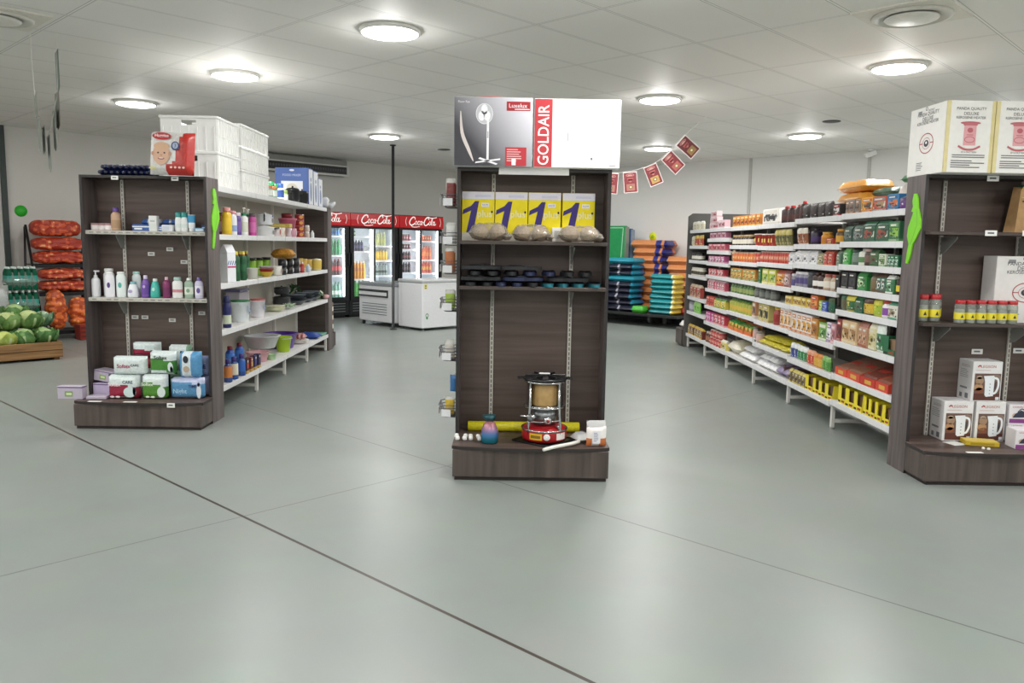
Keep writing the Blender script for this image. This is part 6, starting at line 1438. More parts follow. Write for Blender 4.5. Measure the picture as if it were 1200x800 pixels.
leafy('dark green artificial leaves lying across the grey bowls', 10.221, 4, -2.70, '1f5a2c', '3a7a3a', 60, .05, .2, 1)
leafy('green and white artificial leaves hanging at the far end', 10.478, 4, -2.46, '2f7a3a', 'd8e4cc', 46, .05, .1, 2)
leafy('pale green artificial leaves beside the cream plates', 8.941, 4, -2.425, 'b8ccb0', '7fae7a', 36, .04, .04, 3)
m = MB(); m.lathe([(.02, 0), (.04, .02), (.042, .045), (.02, .06), (0, .06)], PL('e0a8ae'), 14, lump=.12); hh('pink_flower', m, 'small pink artificial bloom near the far end', 'flower', 10.637, 4, -2.40)
# bottom shelf
for k in range(2):
    b, c = bottle_geo(.042, .27, PL('2456b0'), PL('8a2030'), .5, .12, K('3a78d0'), (.5, .75)); hh('blue_bottle', b, ['nearer', 'farther'][k]+' tall blue bottle with a dark red cap', 'bottle', (7.197, 7.454)[k], 5, -2.50, 0, [('cap', c)], 'tall blue bottles')
for k in range(3):
    b, c = bottle_geo(.036, .2, PL('2a4f9a'), PL('3a2f7a'), .55, .2, K(['d8803a', 'e0d8c0', '2f66c0'][k]), (.2, .7)); hh('cleaner_bottle', b, ['orange labelled blue bottle nearest the end panel', 'cream labelled blue bottle', 'plain blue labelled bottle'][k], 'bottle', (6.863, 7.016, 7.214)[k], 5, -2.405, 0, [('cap', c)], 'blue bottles on the bottom household shelf')
for k in range(4):
    m = carton(.07, .05, .135, ['2a2230', '7a2a2a', '2f2a5a', '2a2448'][k], ((.0, .2, 'c9a04a'),), ((.15, .85, .35, .7, ['c83a2a', 'c8a060', '4a3f8a', '3a3a6a'][k]), (.3, .7, .75, .9, 'd8d0c0'))); hh('dark_carton', m, '%s small dark carton beside the blue bottles' % ORD[k], 'carton', (7.334, 7.458, 7.573, 7.691)[k], 5, -2.41, 0, (), 'small dark cartons')
def basin(r, h, m_):
    b = MB(); b.lathe([(r*.7, 0), (r*.72, .004), (r*.97, h*.95), (r*1.04, h*.96), (r*1.05, h), (r*.96, h), (r*.94, h*.93), (r*.68, .012), (0, .01)], m_, 34); return b
hh('basin', basin(.12, .10, PL('d8a0a8')), 'small pink basin under the big milky basin', 'basin', 8.091, 5, -2.53)
hh('basin', basin(.19, .13, mat('d6d8dc', .25)), 'large milky white basin stacked on the small pink basin', 'basin', 8.380, 5, -2.575, .104, (), None)
hh('basin', basin(.19, .17, PL('5a2fa0')), 'large purple basin at the back', 'basin', 9.187, 5, -2.60, .0)
hh('basin', basin(.055, .06, PL('a8d09a')), 'small pale green bowl in front of the pink basin', 'bowl', 8.222, 5, -2.43)
b = MB(); b.lathe([(.065, 0), (.067, .004), (.09, .16), (.095, .162), (.095, .17), (.088, .168), (.06, .008), (0, .007)], PL('a6c818'), 24); g = MB(); g.tube([(.092*math.cos(a), -.01-.09*math.sin(a), .15) for a in [PI*k/10 for k in range(11)]], .003, PL('e0e4e0'), 6)
hh('bucket', b, 'lime green open bucket', 'bucket', 8.853, 5, -2.48, 0, [('handle', g)])
for k in range(3): hh('dinner_plate', plate(.12, 'e2ded8'), '%s white plate from the bottom of its stack' % ORD[k], 'plate', 9.591, 5, -2.50, .0126*k, (), 'white plates on the bottom shelf')
m = MB(); m.lying(.14, .2, .08, lambda u, v, f: FOIL('a8383a') if (int(u*8)+int(v*8)) % 2 else FOIL('d8b0a8'), .2, 8, 8, 5); hh('red_packet', m, 'red patterned packet lying on the white plates', 'packet', 9.556, 5, -2.5, .053)
m = MB(); m.lying(.2, .3, .08, lambda u, v, f: mat('26489a', .6, bump=.3), .2, 8, 8, 6); hh('blue_cloth', m, 'folded dark blue cloth', 'cloth', 10.094, 5, -2.5)
m = MB(); m.rbox(-.14, .14, -.12, .12, 0, .012, PL('5fa08a'), .004); m.rbox(-.15, .15, -.13, .13, .012, .03, PL('6fb09a'), .004); hh('teal_tray', m, 'teal plastic tray at the far end', 'tray', 10.448, 5, -2.53, 0, (), None, 0)
# ------------------------------------------------------------------ tall drink fridges on the far wall
def rplace(name, me, lab, cat, u, v, z, rz=0., group=None, parts=(), rot=None):
    p = rm(u, v, z)
    return place(name, me, lab, cat, p.x, p.y, p.z, RZ+rz, group, parts, (rot[0], rot[1], RZ+rz+rot[2]) if rot else None)
def coca(m, cx, cz, w, h, y, mt):
    def S(pts, wd): m.stroke([(cx+(a+.05*(b-.5)-.52)*w, cz+(b-.52)*h) for a, b in pts], wd, y, mt, 5)
    def O(a, b, rx, rz_): S([(a+rx*math.cos(t), b+rz_*math.sin(t)) for t in [2*PI*k/8 for k in range(9)]], w*.017)
    T = w*.026
    S([(.20, .72), (.18, .92), (.10, .92), (.03, .66), (.02, .36), (.09, .2), (.17, .28), (.21, .4)], T*1.2); S([(.08, .2), (.14, .04), (.27, .02), (.40, .1)], T*.7)
    O(.255, .42, .03, .17); S([(.37, .54), (.34, .6), (.315, .45), (.33, .26), (.38, .3)], T*.8); O(.42, .42, .03, .17); S([(.465, .62), (.46, .3), (.49, .28)], T*.8); S([(.49, .46), (.54, .48)], T*.9)
    S([(.70, .74), (.68, .94), (.61, .92), (.555, .66), (.55, .34), (.61, .2), (.68, .3), (.72, .44)], T*1.2); S([(.60, .9), (.66, 1.02), (.78, .92), (.92, .96), (.99, 1.02)], T*.8)
    O(.755, .42, .03, .17); S([(.80, .3), (.84, .84), (.83, .94), (.81, .8), (.815, .3), (.84, .27)], T*.7); O(.885, .42, .03, .17); S([(.93, .62), (.925, .3), (.95, .26), (.99, .38)], T*.8)
HEAD = mat('b3161f', .35, noise=.02, emit=.22); HTXT = mat('f6f2ee', .4, noise=0., emit=.35)
TUBE = mat('f4f8ff', .4, noise=0., emit=14.); LINER = mat('dfe6ea', .4)
LEDH = .62
def fridge(lab, u0, u1, shelvesL, shelvesR):
    v0, v1 = 12.95, 13.58; w = u1-u0; hw = w/2
    t = thing('drinks_fridge', lab, 'fridge', rm((u0+u1)/2, v0, 0), RZ, 'tall drinks fridges')
    B = mat('17191c', .35, noise=.03); d = v1-v0
    m = MB(); m.rbox(-hw, -hw+.05, .03, d, .05, 2.0, B, .004); m.rbox(hw-.05, hw, .03, d, .05, 2.0, B, .004); m.box(-hw+.05, hw-.05, d-.05, d, .05, 2.0, B); m.box(-hw+.05, hw-.05, .03, d-.05, 1.74, 2.0, B); m.box(-hw+.05, hw-.05, .04, d-.05, .05, .38, B); m.box(-hw+.05, hw-.05, .1, d-.1, .0, .05, BLACK); obj('cabinet', m, t)
    m = MB(); m.box(-hw+.05, hw-.05, d-.056, d-.051, .38, 1.74, LINER); m.box(-hw+.05, -hw+.055, .06, d-.056, .38, 1.74, LINER); m.box(hw-.055, hw-.05, .06, d-.056, .38, 1.74, LINER); m.box(-hw+.055, hw-.055, .06, d-.056, .38, .385, LINER); m.box(-hw+.055, hw-.055, .06, d-.056, 1.735, 1.74, LINER); obj('liner', m, t)
    m = MB(); m.prism([(-.045, 1.765), (.03, 1.75), (.03, 2.0), (-.035, 2.0), (-.05, 1.88)], -hw+.003, hw-.003, HEAD, 'yz'); m.box(-hw, hw, -.03, .03, 2.0, 2.012, B); hd = obj('header_sign', m, t)
    m = MB(); coca(m, .03, 1.885, w*.62, .215, -.0525, HTXT)
    for sx in (-1, 1): m.stroke([(.03+sx*w*.38, 1.80), (.03+sx*(w*.38+.025), 1.885), (.03+sx*w*.38, 1.97)], .008, -.0525, HTXT)
    obj('lettering', m, hd)
    m = MB()
    for k in range(4): m.box(-hw+.08, -.06, .028, .03, .12+.05*k, .132+.05*k, mat('7b7f84', .4)); m.box(.06, hw-.08, .028, .03, .12+.05*k, .132+.05*k, mat('7b7f84', .4))
    obj('grille', m, t)
    m = MB(); m.lathe([(.012, .42), (.012, 1.70)], TUBE, 10, (-.045, .07, 0)); m.lathe([(.012, .42), (.012, 1.70)], TUBE, 10, (hw-.075, .07, 0)); m.lathe([(.008, .42), (.008, 1.70)], TUBE, 10, (.03, .08, 0)); obj('light_tube', m, t)
    for sx in (-1, 1):
        a, b = (-hw+.01, -.006) if sx < 0 else (.006, hw-.01)
        m = MB(); z0, z1 = .33, 1.745
        jl = .085 if sx < 0 else .012; jr = .012 if sx < 0 else .085
        m.rbox(a, a+jl, -.012, .026, z0, z1, B, .003); m.rbox(b-jr, b, -.012, .026, z0, z1, B, .003); m.box(a+jl, b-jr, -.012, .026, z0, z0+.075, B); m.box(a+jl, b-jr, -.012, .026, z1-.03, z1, B); dr = obj('door', m, t)
        m = MB(); m.box(a+jl, b-jr, .004, .010, z0+.075, z1-.03, GLASS); obj('pane', m, dr)
        m = MB(); xh = a+.02 if sx < 0 else b-.02; m.rbox(xh-.014, xh+.014, -.05, -.012, 1.0, 1.25, B, .008); obj('handle', m, dr)
    for sx, sl in ((-1, shelvesL), (1, shelvesR)):
        a, b = (-hw+.058, -.06) if sx < 0 else (.05, hw-.058)
        for z in sl:
            m = MB(); m.rbox(a, b, .11, d-.06, z-.014, z, ST('eef0f2', .3), .003); m.box(a, b, .105, .11, z-.022, z+.012, ST('f4f6f8', .3)); obj('shelf', m, t)
    return t
FR = [('drinks fridge', (7.70, 8.87), (1.56, 1.19, .81), (1.56, 1.19, .81)), ('drinks fridge', (8.88, 10.04), (1.56, 1.27, .73), (1.38, 1.09, .79)), ('drinks fridge', (10.05, 11.21), (1.49, 1.32, 1.10, .84), (1.49, 1.10, .82))]
FLAB = ['tall red headed drinks fridge half hidden behind the far end display', 'middle tall drinks fridge, behind the freezer with the black band', 'tall red headed drinks fridge behind the plain white chest freezer']
for (n_, (a, b), L, R_), lab in zip(FR, FLAB): fridge(lab, a, b, L, R_)
def drinks(fr, what, u0, u1, z, n, r, h, col, cap, lab=None, labz=(.3, .55), canned=False):
    if canned:
        b = MB(); b.lathe([(r*.8, 0), (r, .006), (r, h*.9), (r*.85, h)], [GREYST, PL(col), GREYST], 14); b.ell(0, h*.5, r*.5, h*.18, -r*1.02, K(cap), 10); me = b.mesh('drink_can'); ps = []
        l = MB(); l.lathe([(r*.84, h), (r*.8, h-.002), (0, h-.002)], GREYST, 12); ps = [('lid', l.mesh('lid'))]
    else:
        b, c = bottle_geo(r, h, PL(col), PL(cap), .36, .09, K(lab) if lab else None, labz, 'round', None, .3); me = b.mesh('drink_bottle'); ps = [('cap', c.mesh('cap'))]
    for k in range(n):
        u = u0+(u1-u0)*(k+.5)/n
        rplace('drink_can' if canned else 'drink_bottle', me, '%s %s of its row, %s fridge' % (ORD[k], what, fr), 'can' if canned else 'bottle', u, 13.13+.006*(k % 2), z+.0008, 0, '%s row in the %s fridge' % (what, fr), ps)
F2, F3, F1 = 'middle tall', 'chest freezer side tall', 'half hidden tall'
drinks(F1, 'blue-green drink bottle', 8.50, 8.78, 1.56, 4, .032, .16, '5f8fa8', '3a5f8a', '3f6fb0')
drinks(F1, 'green soda bottle', 8.48, 8.79, 1.19, 4, .038, .31, '2a7a4a', '3fae5a', '1f8a4a')
drinks(F1, 'red cola bottle', 8.46, 8.79, .81, 4, .04, .32, '3a1418', 'c22a30', 'c02a30')
drinks(F1, 'pale green soda bottle', 8.46, 8.79, .386, 4, .04, .3, '5f8f7a', '3a7a5a', 'cfe0d0', (.2, .45))
drinks(F2, 'green drink can', 8.99, 9.14, 1.56, 2, .035, .12, '2a9a48', 'dfe8df', canned=True)
drinks(F2, 'dark blue drink bottle', 9.06, 9.32, 1.27, 4, .031, .22, '2a2f4f', '3a2a3a', '5a5a8a')
drinks(F2, 'orange bottle at the end', 8.985, 9.055, 1.27, 1, .032, .2, 'd8842a', 'd8842a', 'e0a04a')
drinks(F2, 'orange juice bottle', 8.99, 9.36, .73, 5, .036, .36, 'e8a020', 'e6dcd0', 'd88a4a', (.45, .62))
drinks(F2, 'large green soda bottle', 8.99, 9.36, .386, 4, .045, .32, '2fb52f', '2f9a3a', '3fc03a')
drinks(F2, 'pale yellow-green bottle', 9.50, 9.86, 1.38, 5, .034, .28, 'b8c08a', 'd8d8a0', 'c8cc7a', (.25, .5))
drinks(F2, 'yellow-orange squash bottle', 9.50, 9.90, 1.09, 6, .032, .22, 'd8b02a', '4a4a3a', 'e0b83a')
drinks(F2, 'grey-green mixer bottle', 9.50, 9.90, .79, 6, .032, .24, '8a9a94', '4a5a5a', '2f4a3a', (.25, .45))
drinks(F2, 'clear water bottle', 9.50, 9.90, .386, 5, .036, .28, 'b8d0d8', '5f8fb0', '7fa8c0')
drinks(F3, 'pink-red drink can', 10.16, 10.50, 1.49, 5, .032, .14, 'c8687a', 'e8d8dc', canned=True)
drinks(F3, 'dark red drink can', 10.16, 10.50, 1.32, 5, .032, .12, '7a2a3a', 'd8c0c4', canned=True)
drinks(F3, 'dark plum drink bottle', 10.16, 10.50, 1.10, 5, .031, .18, '4a2a38', '7a4a5a', '9a4a5a')
drinks(F3, 'dark cola bottle', 10.16, 10.50, .84, 5, .032, .22, '2a2430', '4a4a55', '6a5a64')
drinks(F3, 'orange-red drink can', 10.67, 11.05, 1.49, 6, .031, .13, 'd8643a', 'f0d0b0', canned=True)
drinks(F3, 'orange-red soda bottle', 10.67, 11.05, 1.10, 5, .035, .30, 'd8623a', 'd8682a', 'e88a4a')
drinks(F3, 'red and orange soda bottle', 10.67, 11.05, .82, 5, .035, .26, 'd04a3a', 'e0902a', 'e0a03a')
drinks(F3, 'clear soda bottle', 10.67, 11.05, .386, 4, .036, .28, 'b8c8c8', '5f8f9a', '8fb0a8')
# ------------------------------------------------------------------ two low freezers
FW = ST('e6e7ea', .3)
def castor(t, x, y):
    m = MB(); m.at(x, y, .035, ry=PI/2).lathe([(.0, -.014), (.033, -.014), (.035, -.01), (.035, .01), (.033, .014), (0, .014)], BLACK, 16); m.at(); m.rbox(x-.02, x+.02, y-.02, y+.02, .06, .075, BLACK, .003); m.box(x-.018, x+.018, y-.018, y-.014, .03, .065, BLACK); obj('castor', m, t)
t = thing('display_freezer', 'low white display freezer with a black handle band and side vents', 'freezer', rm(8.72, 11.44, 0), RZ)
m = MB(); m.rbox(-.34, .34, -.50, .50, .075, .70, FW, .012); obj('body', m, t)
m = MB(); m.rbox(-.345, .345, -.505, .505, .70, .755, mat('8f9498', .35), .008); m.box(-.30, .30, -.46, .46, .755, .765, clear('e0e8ec', .5, .05)); obj('lid_rim', m, t)
m = MB(); m.at(-.341, 0, 0, rz=-PI/2)
m.rbox(-.50, .36, -.012, -.001, .595, .635, DARKST, .003); m.rbox(-.50, .36, -.012, -.001, .505, .535, DARKST, .003); m.rbox(.325, .36, -.012, -.001, .505, .635, DARKST, .003); m.box(-.49, .325, -.006, -.001, .535, .595, ST('f2f3f5', .25)); obj('handle_band', m, t)
m = MB(); m.at(-.341, 0, 0, rz=-PI/2)
for k in range(5): m.rbox(-.40, .32, -.004, 0, .20+.045*k, .212+.045*k, mat('6f757b', .4), .001)
obj('vent', m, t)
for x in (-.28, .28):
    for y in (-.44, .44): castor(t, x, y)
t = thing('chest_freezer', 'plain white chest freezer with a green recycling sticker, before the fridges', 'freezer', rm(8.93, 10.55, 0), RZ)
m = MB(); m.rbox(-.50, .50, -.325, .315, .045, .80, FW, .012); obj('body', m, t)
m = MB(); m.rbox(-.51, .51, -.335, .325, .80, .85, mat('b9bcbd', .4), .012); obj('lid', m, t)
m = MB(); m.quad(-.46, -.40, .70, .78, -.3265, K('e2d86a')); m.ell(-.43, .75, .012, .014, -.327, K('2a2a2a')); m.quad(-.445, -.415, .705, .72, -.327, K('4a4a3a')); obj('energy_sticker', m, t)
m = MB(); m.ring(-.40, .26, .032, .034, .012, -.3265, K('2f8a48')); m.poly([(-.43, .225), (-.37, .225), (-.40, .185)], -.3267, K('3f9a55')); obj('recycling_sticker', m, t)
m = MB(); m.at(.34, -.326, .12, rx=PI/2).lathe([(.014, 0), (.014, .006), (0, .006)], DARKST, 12); obj('drain_plug', m, t)
for x in (-.44, .44):
    for y in (-.27, .27):
        m = MB(); m.lathe([(.025, 0), (.025, .01), (.012, .014), (.012, .05)], mat('8a8d90', .4, .4), 12, (x, y, 0)); obj('foot', m, t)
# ------------------------------------------------------------------ vegetable corner
def netmat(c1, c2, c3):
    m, nt, out = newmat('mesh_sack')
    p = nd(nt, 'ShaderNodeBsdfPrincipled'); tc = nd(nt, 'ShaderNodeTexCoord'); v = nd(nt, 'ShaderNodeTexVoronoi'); v.inputs['Scale'].default_value = 18
    nt.links.new(tc.outputs['Object'], v.inputs['Vector'])
    cr = nd(nt, 'ShaderNodeValToRGB'); e = cr.color_ramp.elements; e[0].color = lin(c2) + (1,); e[0].position = .1; e[1].color = lin(c1) + (1,); e[1].position = .75
    q = e.new(.42); q.color = lin(c3) + (1,)
    nt.links.new(v.outputs['Distance'], cr.inputs[0]); nt.links.new(cr.outputs[0], p.inputs['Base Color']); p.inputs['Roughness'].default_value = .5
    b = nd(nt, 'ShaderNodeBump'); b.inputs['Strength'].default_value = .9; b.inputs['Distance'].default_value = .03; b.invert = True
    nt.links.new(v.outputs['Distance'], b.inputs['Height']); nt.links.new(b.outputs[0], p.inputs['Normal']); nt.links.new(p.outputs[0], out.inputs[0])
    return m
ONI = netmat('a23a26', 'd88a5e', 'c0523a'); ONI2 = netmat('b8481c', 'e8984f', 'd86a30')
t = thing('bag_rack', 'black tiered metal rack leaning on the wall, holding onion bags', 'rack', rm(3.84, 12.95, 0), RZ)
for sx in (-1, 1):
    m = MB(); m.tube([(sx*.385, -.45, 0), (sx*.385, .20, 1.62)], .018, BLACK, 8); m.tube([(sx*.385, .45, 0), (sx*.385, .24, 1.60)], .016, BLACK, 8); m.tube([(sx*.385, -.40, .12), (sx*.385, .44, .10)], .014, BLACK, 8); obj('side_frame', m, t)
for k, (y0, z) in enumerate(((-.38, .12), (-.21, .66), (-.06, 1.06))):
    m = MB(); m.box(-.366, .366, y0, y0+.42, z-.012, z, BLACK); m.box(-.366, .366, y0-.012, y0, z-.05, z, BLACK); obj('tray', m, t)
def netsack(w, l, h, seed, cols, stand=False):
    """a net sack (w across, l deep, h high) whose surface bulges over each onion inside"""
    rn = random.Random(seed); cs = .074; J = {}
    def bump(p):
        best = 9; k0 = [int(math.floor(c/cs)) for c in p]
        for dx in (-1, 0, 1):
            for dy in (-1, 0, 1):
                for dz in (-1, 0, 1):
                    k = (k0[0]+dx, k0[1]+dy, k0[2]+dz)
                    if k not in J: J[k] = tuple((k[q]+.5+rn.uniform(-.3, .3)+(.5*(k[(q+1) % 3] % 2) if q == 0 else 0))*cs for q in range(3))
                    o = J[k]; best = min(best, math.dist(o, p))
        return max(0., 1-(best/(cs*.62))**2)
    nx, na = (36, 44) if not stand else (40, 36); P = 4.5 if not stand else 2.4
    L = w if not stand else h; A, B = (l/2, h/2) if not stand else (w/2, l/2)
    vs = []; fs = []; ms = []; bb = []
    for i in range(nx+1):
        t = 2*i/nx-1; t = math.copysign(abs(t)**.8, t)
        R_ = max(0, 1-abs(t)**(5 if not stand else 2.6))**(.35 if not stand else .42)
        if stand: R_ *= 1+.10*math.sin(9*t+seed)*(1-abs(t))
        for k in range(na):
            a = 2*PI*k/na; ca, sa = math.cos(a), math.sin(a); q = (abs(ca)**P+abs(sa)**P)**(-1/P)*R_
            x, y, z = t*L/2, A*ca*q, B*sa*q
            bv = bump((x, y, z)); f = 1-.17*(1-bv)
            y *= f; z *= f
            bb.append(bv)
            vs.append((x, y, max(0.001, z+h/2)) if not stand else (y, z, max(.001, x+h/2)))
    for i in range(nx):
        for k in range(na):
            k2 = (k+1) % na; q4 = (i*na+k, i*na+k2, (i+1)*na+k2, (i+1)*na+k); fs.append(q4)
            b_ = sum(bb[j] for j in q4)/4; ms.append(cols[0] if b_ < .38 else cols[1] if b_ < .8 else cols[2])  # palest on the bulges: onion centres with painted highlight dots
    m = MB(); m.add(vs, fs, ms, True); return m
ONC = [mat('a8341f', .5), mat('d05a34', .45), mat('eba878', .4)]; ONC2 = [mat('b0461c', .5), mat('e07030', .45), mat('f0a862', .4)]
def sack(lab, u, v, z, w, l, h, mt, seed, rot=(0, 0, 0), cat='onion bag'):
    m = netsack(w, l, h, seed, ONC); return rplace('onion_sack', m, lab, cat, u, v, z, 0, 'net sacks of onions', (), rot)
sack('topmost red net sack of onions on the black rack', 3.825, 13.10, 1.456, .66, .42, .25, ONI, 1)
sack('red net sack of onions second from the top of the rack', 3.84, 13.07, 1.2535, .69, .42, .20, ONI, 2)
sack('red net sack of onions third from the top of the rack', 3.84, 13.07, 1.062, .69, .42, .19, ONI, 3)
sack('red net sack of onions fourth from top, upper of the middle tier', 3.85, 12.94, .835, .64, .40, .17, ONI, 4)
sack('red net sack of onions, lower of the middle tier', 3.84, 12.94, .662, .64, .40, .17, ONI, 5)
m = netsack(.29, .24, .58, 13, ONC2, True); rplace('onion_sack', m, 'tall orange net sack of onions hanging at the front of the rack', 'onion bag', 3.62, 12.50, .14, 0, 'net sacks of onions', (), (.04, -.05, 0))
m = netsack(.31, .24, .46, 14, ONC2, True); rplace('onion_sack', m, 'shorter orange net sack of onions beside the tall one', 'onion bag', 3.93, 12.62, .14, 0, 'net sacks of onions', (), (0, .05, 0))
t = thing('produce_crate', 'low red plastic crate on the floor beneath the onion rack', 'crate', rm(4.03, 12.36, 0), RZ)
m = MB(); m.rbox(-.2, .2, -.12, .12, 0, .22, mat('8a2a1c', .5), .006)
for k in range(3): m.box(-.19, .19, -.124, -.12, .04+.06*k, .07+.06*k, mat('6a1c12', .5))
obj('body', m, t)
m = MB(); m.lying(.2, .3, .16, FOIL('8fb57a'), .15, 8, 8, 4); rplace('green_sack', m, 'upper pale green sack behind the onion rack, by the display end', 'bag', 4.42, 13.22, 1.447, 0, None, (), (0, 0, PI/2))
m = MB(); m.lying(.2, .3, .2, FOIL('7fae6a'), .15, 8, 8, 5); rplace('green_sack', m, 'lower pale green sack behind the onion rack, by the display end', 'bag', 4.42, 13.22, 1.245, 0, None, (), (0, 0, PI/2))
t = thing('steel_shelf', 'dark shelf behind the onion rack carrying the green sacks', 'shelf', rm(4.56, 13.30, 0), RZ)
m = MB(); m.box(-.3, .3, -.2, .2, 1.22, 1.24, BLACK); obj('top_board', m, t)
for sx in (-1, 1):
    m = MB(); m.box(sx*.28-.015, sx*.28+.015, -.19, .19, 0, 1.219, BLACK); obj('side_frame', m, t)
# green bottle packs
t = thing('low_platform', 'dark low platform under the packs of green bottles, behind the cabbages', 'platform', rm(3.10, 12.35, 0), RZ)
m = MB(); m.rbox(-.34, .30, -.25, .3, .36, .42, mat('2f2f2c', .6), .005); obj('top_board', m, t)
for sx in (-.3, .26):
    m = MB(); m.rbox(sx-.03, sx+.03, -.22, .27, 0, .36, mat('2f2f2c', .6), .005); obj('support', m, t)
for lv in range(2):
    t = thing('bottle_pack', ['lower', 'upper'][lv]+' shrink-wrapped pack of green bottles beside the onion rack', 'bottle pack', rm(3.14, 12.32, .4205+.319*lv), RZ, 'packs of green bottles')
    for i in range(5):
        for j in range(3):
            b, c = bottle_geo(.037, .31, clear('1f7a5a', .55, .08), PL('c8d8d0'), .36, .09, K('1f8f80') if True else None, (.35, .62), 'round', None, .3)
            o = obj('bottle', b, t, (-.15+.076*i, -.076+.076*j, 0)); obj('cap', c, o)
    m = MB(); m.lying(.40, .25, .24, clear('dff0e8', .82, .05), .03, 8, 8, 2, 0, 6); obj('shrink_film', m, t)
m = MB(); m.pillow(.34, .25, .36, clear('e6eae8', .55, .1), 9, 9, .16, seed=8); c = MB(); c.pillow(.28, .18, .28, mat('b9bcb8', .6, noise=.3, scale=30, bump=.5), 8, 8, .15, seed=9)
rplace('clear_bag', m, 'bulging see-through plastic bag behind the cabbages at the photo edge', 'bag', 2.68, 11.75, .4725, 0, None, [('contents', c)])
t = thing('side_table', 'plain dark stand under the see-through bag behind the cabbages', 'stand', rm(2.55, 11.75, 0), RZ)
m = MB(); m.rbox(-.35, .3, -.2, .2, .43, .472, mat('3a3a36', .6), .004); obj('top_board', m, t); m = MB(); m.rbox(-.3, .25, -.15, .15, 0, .43, mat('33332f', .6), .004); obj('plinth', m, t)
# cabbages on a pallet
t = thing('wooden_pallet', 'rough wooden pallet tray piled with cabbages', 'pallet', rm(2.2, 10.45, 0), RZ)
m = MB(); m.rbox(-.9, .87, 0, .025, .03, .215, PINE, .004); m.box(-.9, .87, -.001, 0, .115, .125, mat('4a3018', .7)); obj('front_board', m, t)
m = MB(); m.rbox(-.9, .87, .9, .925, .03, .215, PINE, .004); obj('back_board', m, t)
for x in (-.9, .845):
    m = MB(); m.rbox(x, x+.025, .026, .899, .03, .215, PINE, .004); obj('end_board', m, t)
for k in range(7):
    m = MB(); m.rbox(-.87, .84, .035+.125*k, .135+.125*k, .15, .17, PINE, .003); obj('slat', m, t)
for x in (-.85, .0, .78):
    m = MB(); m.rbox(x, x+.06, .03, .89, 0, .149, PINE, .003); obj('runner', m, t)
def cabmat(c1, c2):
    m, nt, out = newmat('cabbage_leaf')
    p = nd(nt, 'ShaderNodeBsdfPrincipled'); tc = nd(nt, 'ShaderNodeTexCoord'); n = nd(nt, 'ShaderNodeTexNoise'); n.inputs['Scale'].default_value = 11; n.inputs['Detail'].default_value = 5; n.inputs['Distortion'].default_value = .3
    nt.links.new(tc.outputs['Object'], n.inputs['Vector']); cr = nd(nt, 'ShaderNodeValToRGB'); e = cr.color_ramp.elements
    e[0].position = .35; e[0].color = lin(c1) + (1,); e[1].position = .68; e[1].color = lin(c2) + (1,)
    nt.links.new(n.outputs['Fac'], cr.inputs[0]); nt.links.new(cr.outputs[0], p.inputs['Base Color']); p.inputs['Roughness'].default_value = .5
    b = nd(nt, 'ShaderNodeBump'); b.inputs['Strength'].default_value = .5; b.inputs['Distance'].default_value = .02; nt.links.new(n.outputs['Fac'], b.inputs['Height']); nt.links.new(b.outputs[0], p.inputs['Normal'])
    nt.links.new(p.outputs[0], out.inputs[0]); return m
CB = [(cabmat('7a9a5c', 'a4bd80'), cabmat('3a6632', '6f9c55')), (cabmat('98ac68', 'c4cd92'), cabmat('5a8244', '93b26c')), (cabmat('9ab04a', 'c8d07a'), cabmat('7f9a3a', 'b8c86a')), (cabmat('7f9c80', 'a9bfa2'), cabmat('557a5c', '8fae8c'))]
RIB = mat('b9cc9a', .5); CB2 = [cabmat('2f5628', '5a8a48'), cabmat('4a7038', '84a860'), cabmat('86a03c', 'bccb70'), cabmat('48704f', '7fa080')]
def cabbage(lab, u, v, z, r, kind, nl, seed):
    rn = random.Random(seed); A, B = CB[kind]; A2 = CB2[kind]
    t = thing('cabbage', lab, 'cabbage', rm(u, v, z), RZ+rn.uniform(0, 6), 'cabbages on the pallet')
    m = MB(); n = 10
    m.lathe([(r*math.sin(PI*(k+.0)/n)*1.0 if 0 < k < n else 0, r*.9*(1-math.cos(PI*k/n))) for k in range(n+1)], A, 18, lump=.03); obj('head', m, t)
    for q in range(nl):
        m = MB(); az = 2*PI*q/nl+rn.uniform(-.3, .3); open_ = rn.uniform(1.15, 1.5); vs = []; fs = []; nu, nv = 14, 9
        for j in range(nv+1):
            for i in range(nu+1):
                a = az+(i/nu-.5)*1.7*math.sin(PI*(.18+.72*j/nv)); el = -1.25+1.9*j/nv
                tt = j/nv; ss = abs(2*i/nu-1); rr = r*(1.01+.07*(q % 3)+(open_-1)*tt**1.8 + .12*ss**2*(.4+tt) + .06*math.sin(15*a+q*2)*(tt*ss)**.7)
                vs.append((rr*math.cos(el)*math.cos(a), rr*math.cos(el)*math.sin(a), max(.002, r*.9+rr*.9*math.sin(el)-r*.5*(open_-1.1)*tt**3)))
        for j in range(nv):
            for i in range(nu):
                a0 = j*(nu+1)+i; fs.append((a0, a0+1, a0+nu+2, a0+nu+1))
        ms = [RIB if abs(2*(f[0] % (nu+1))/nu-.93) < .12 and f[0]//(nu+1) < nv-2 else (B if q % 2 else A2) for f in fs]
        m.add(vs, fs, ms, True); obj('leaf', m, t)
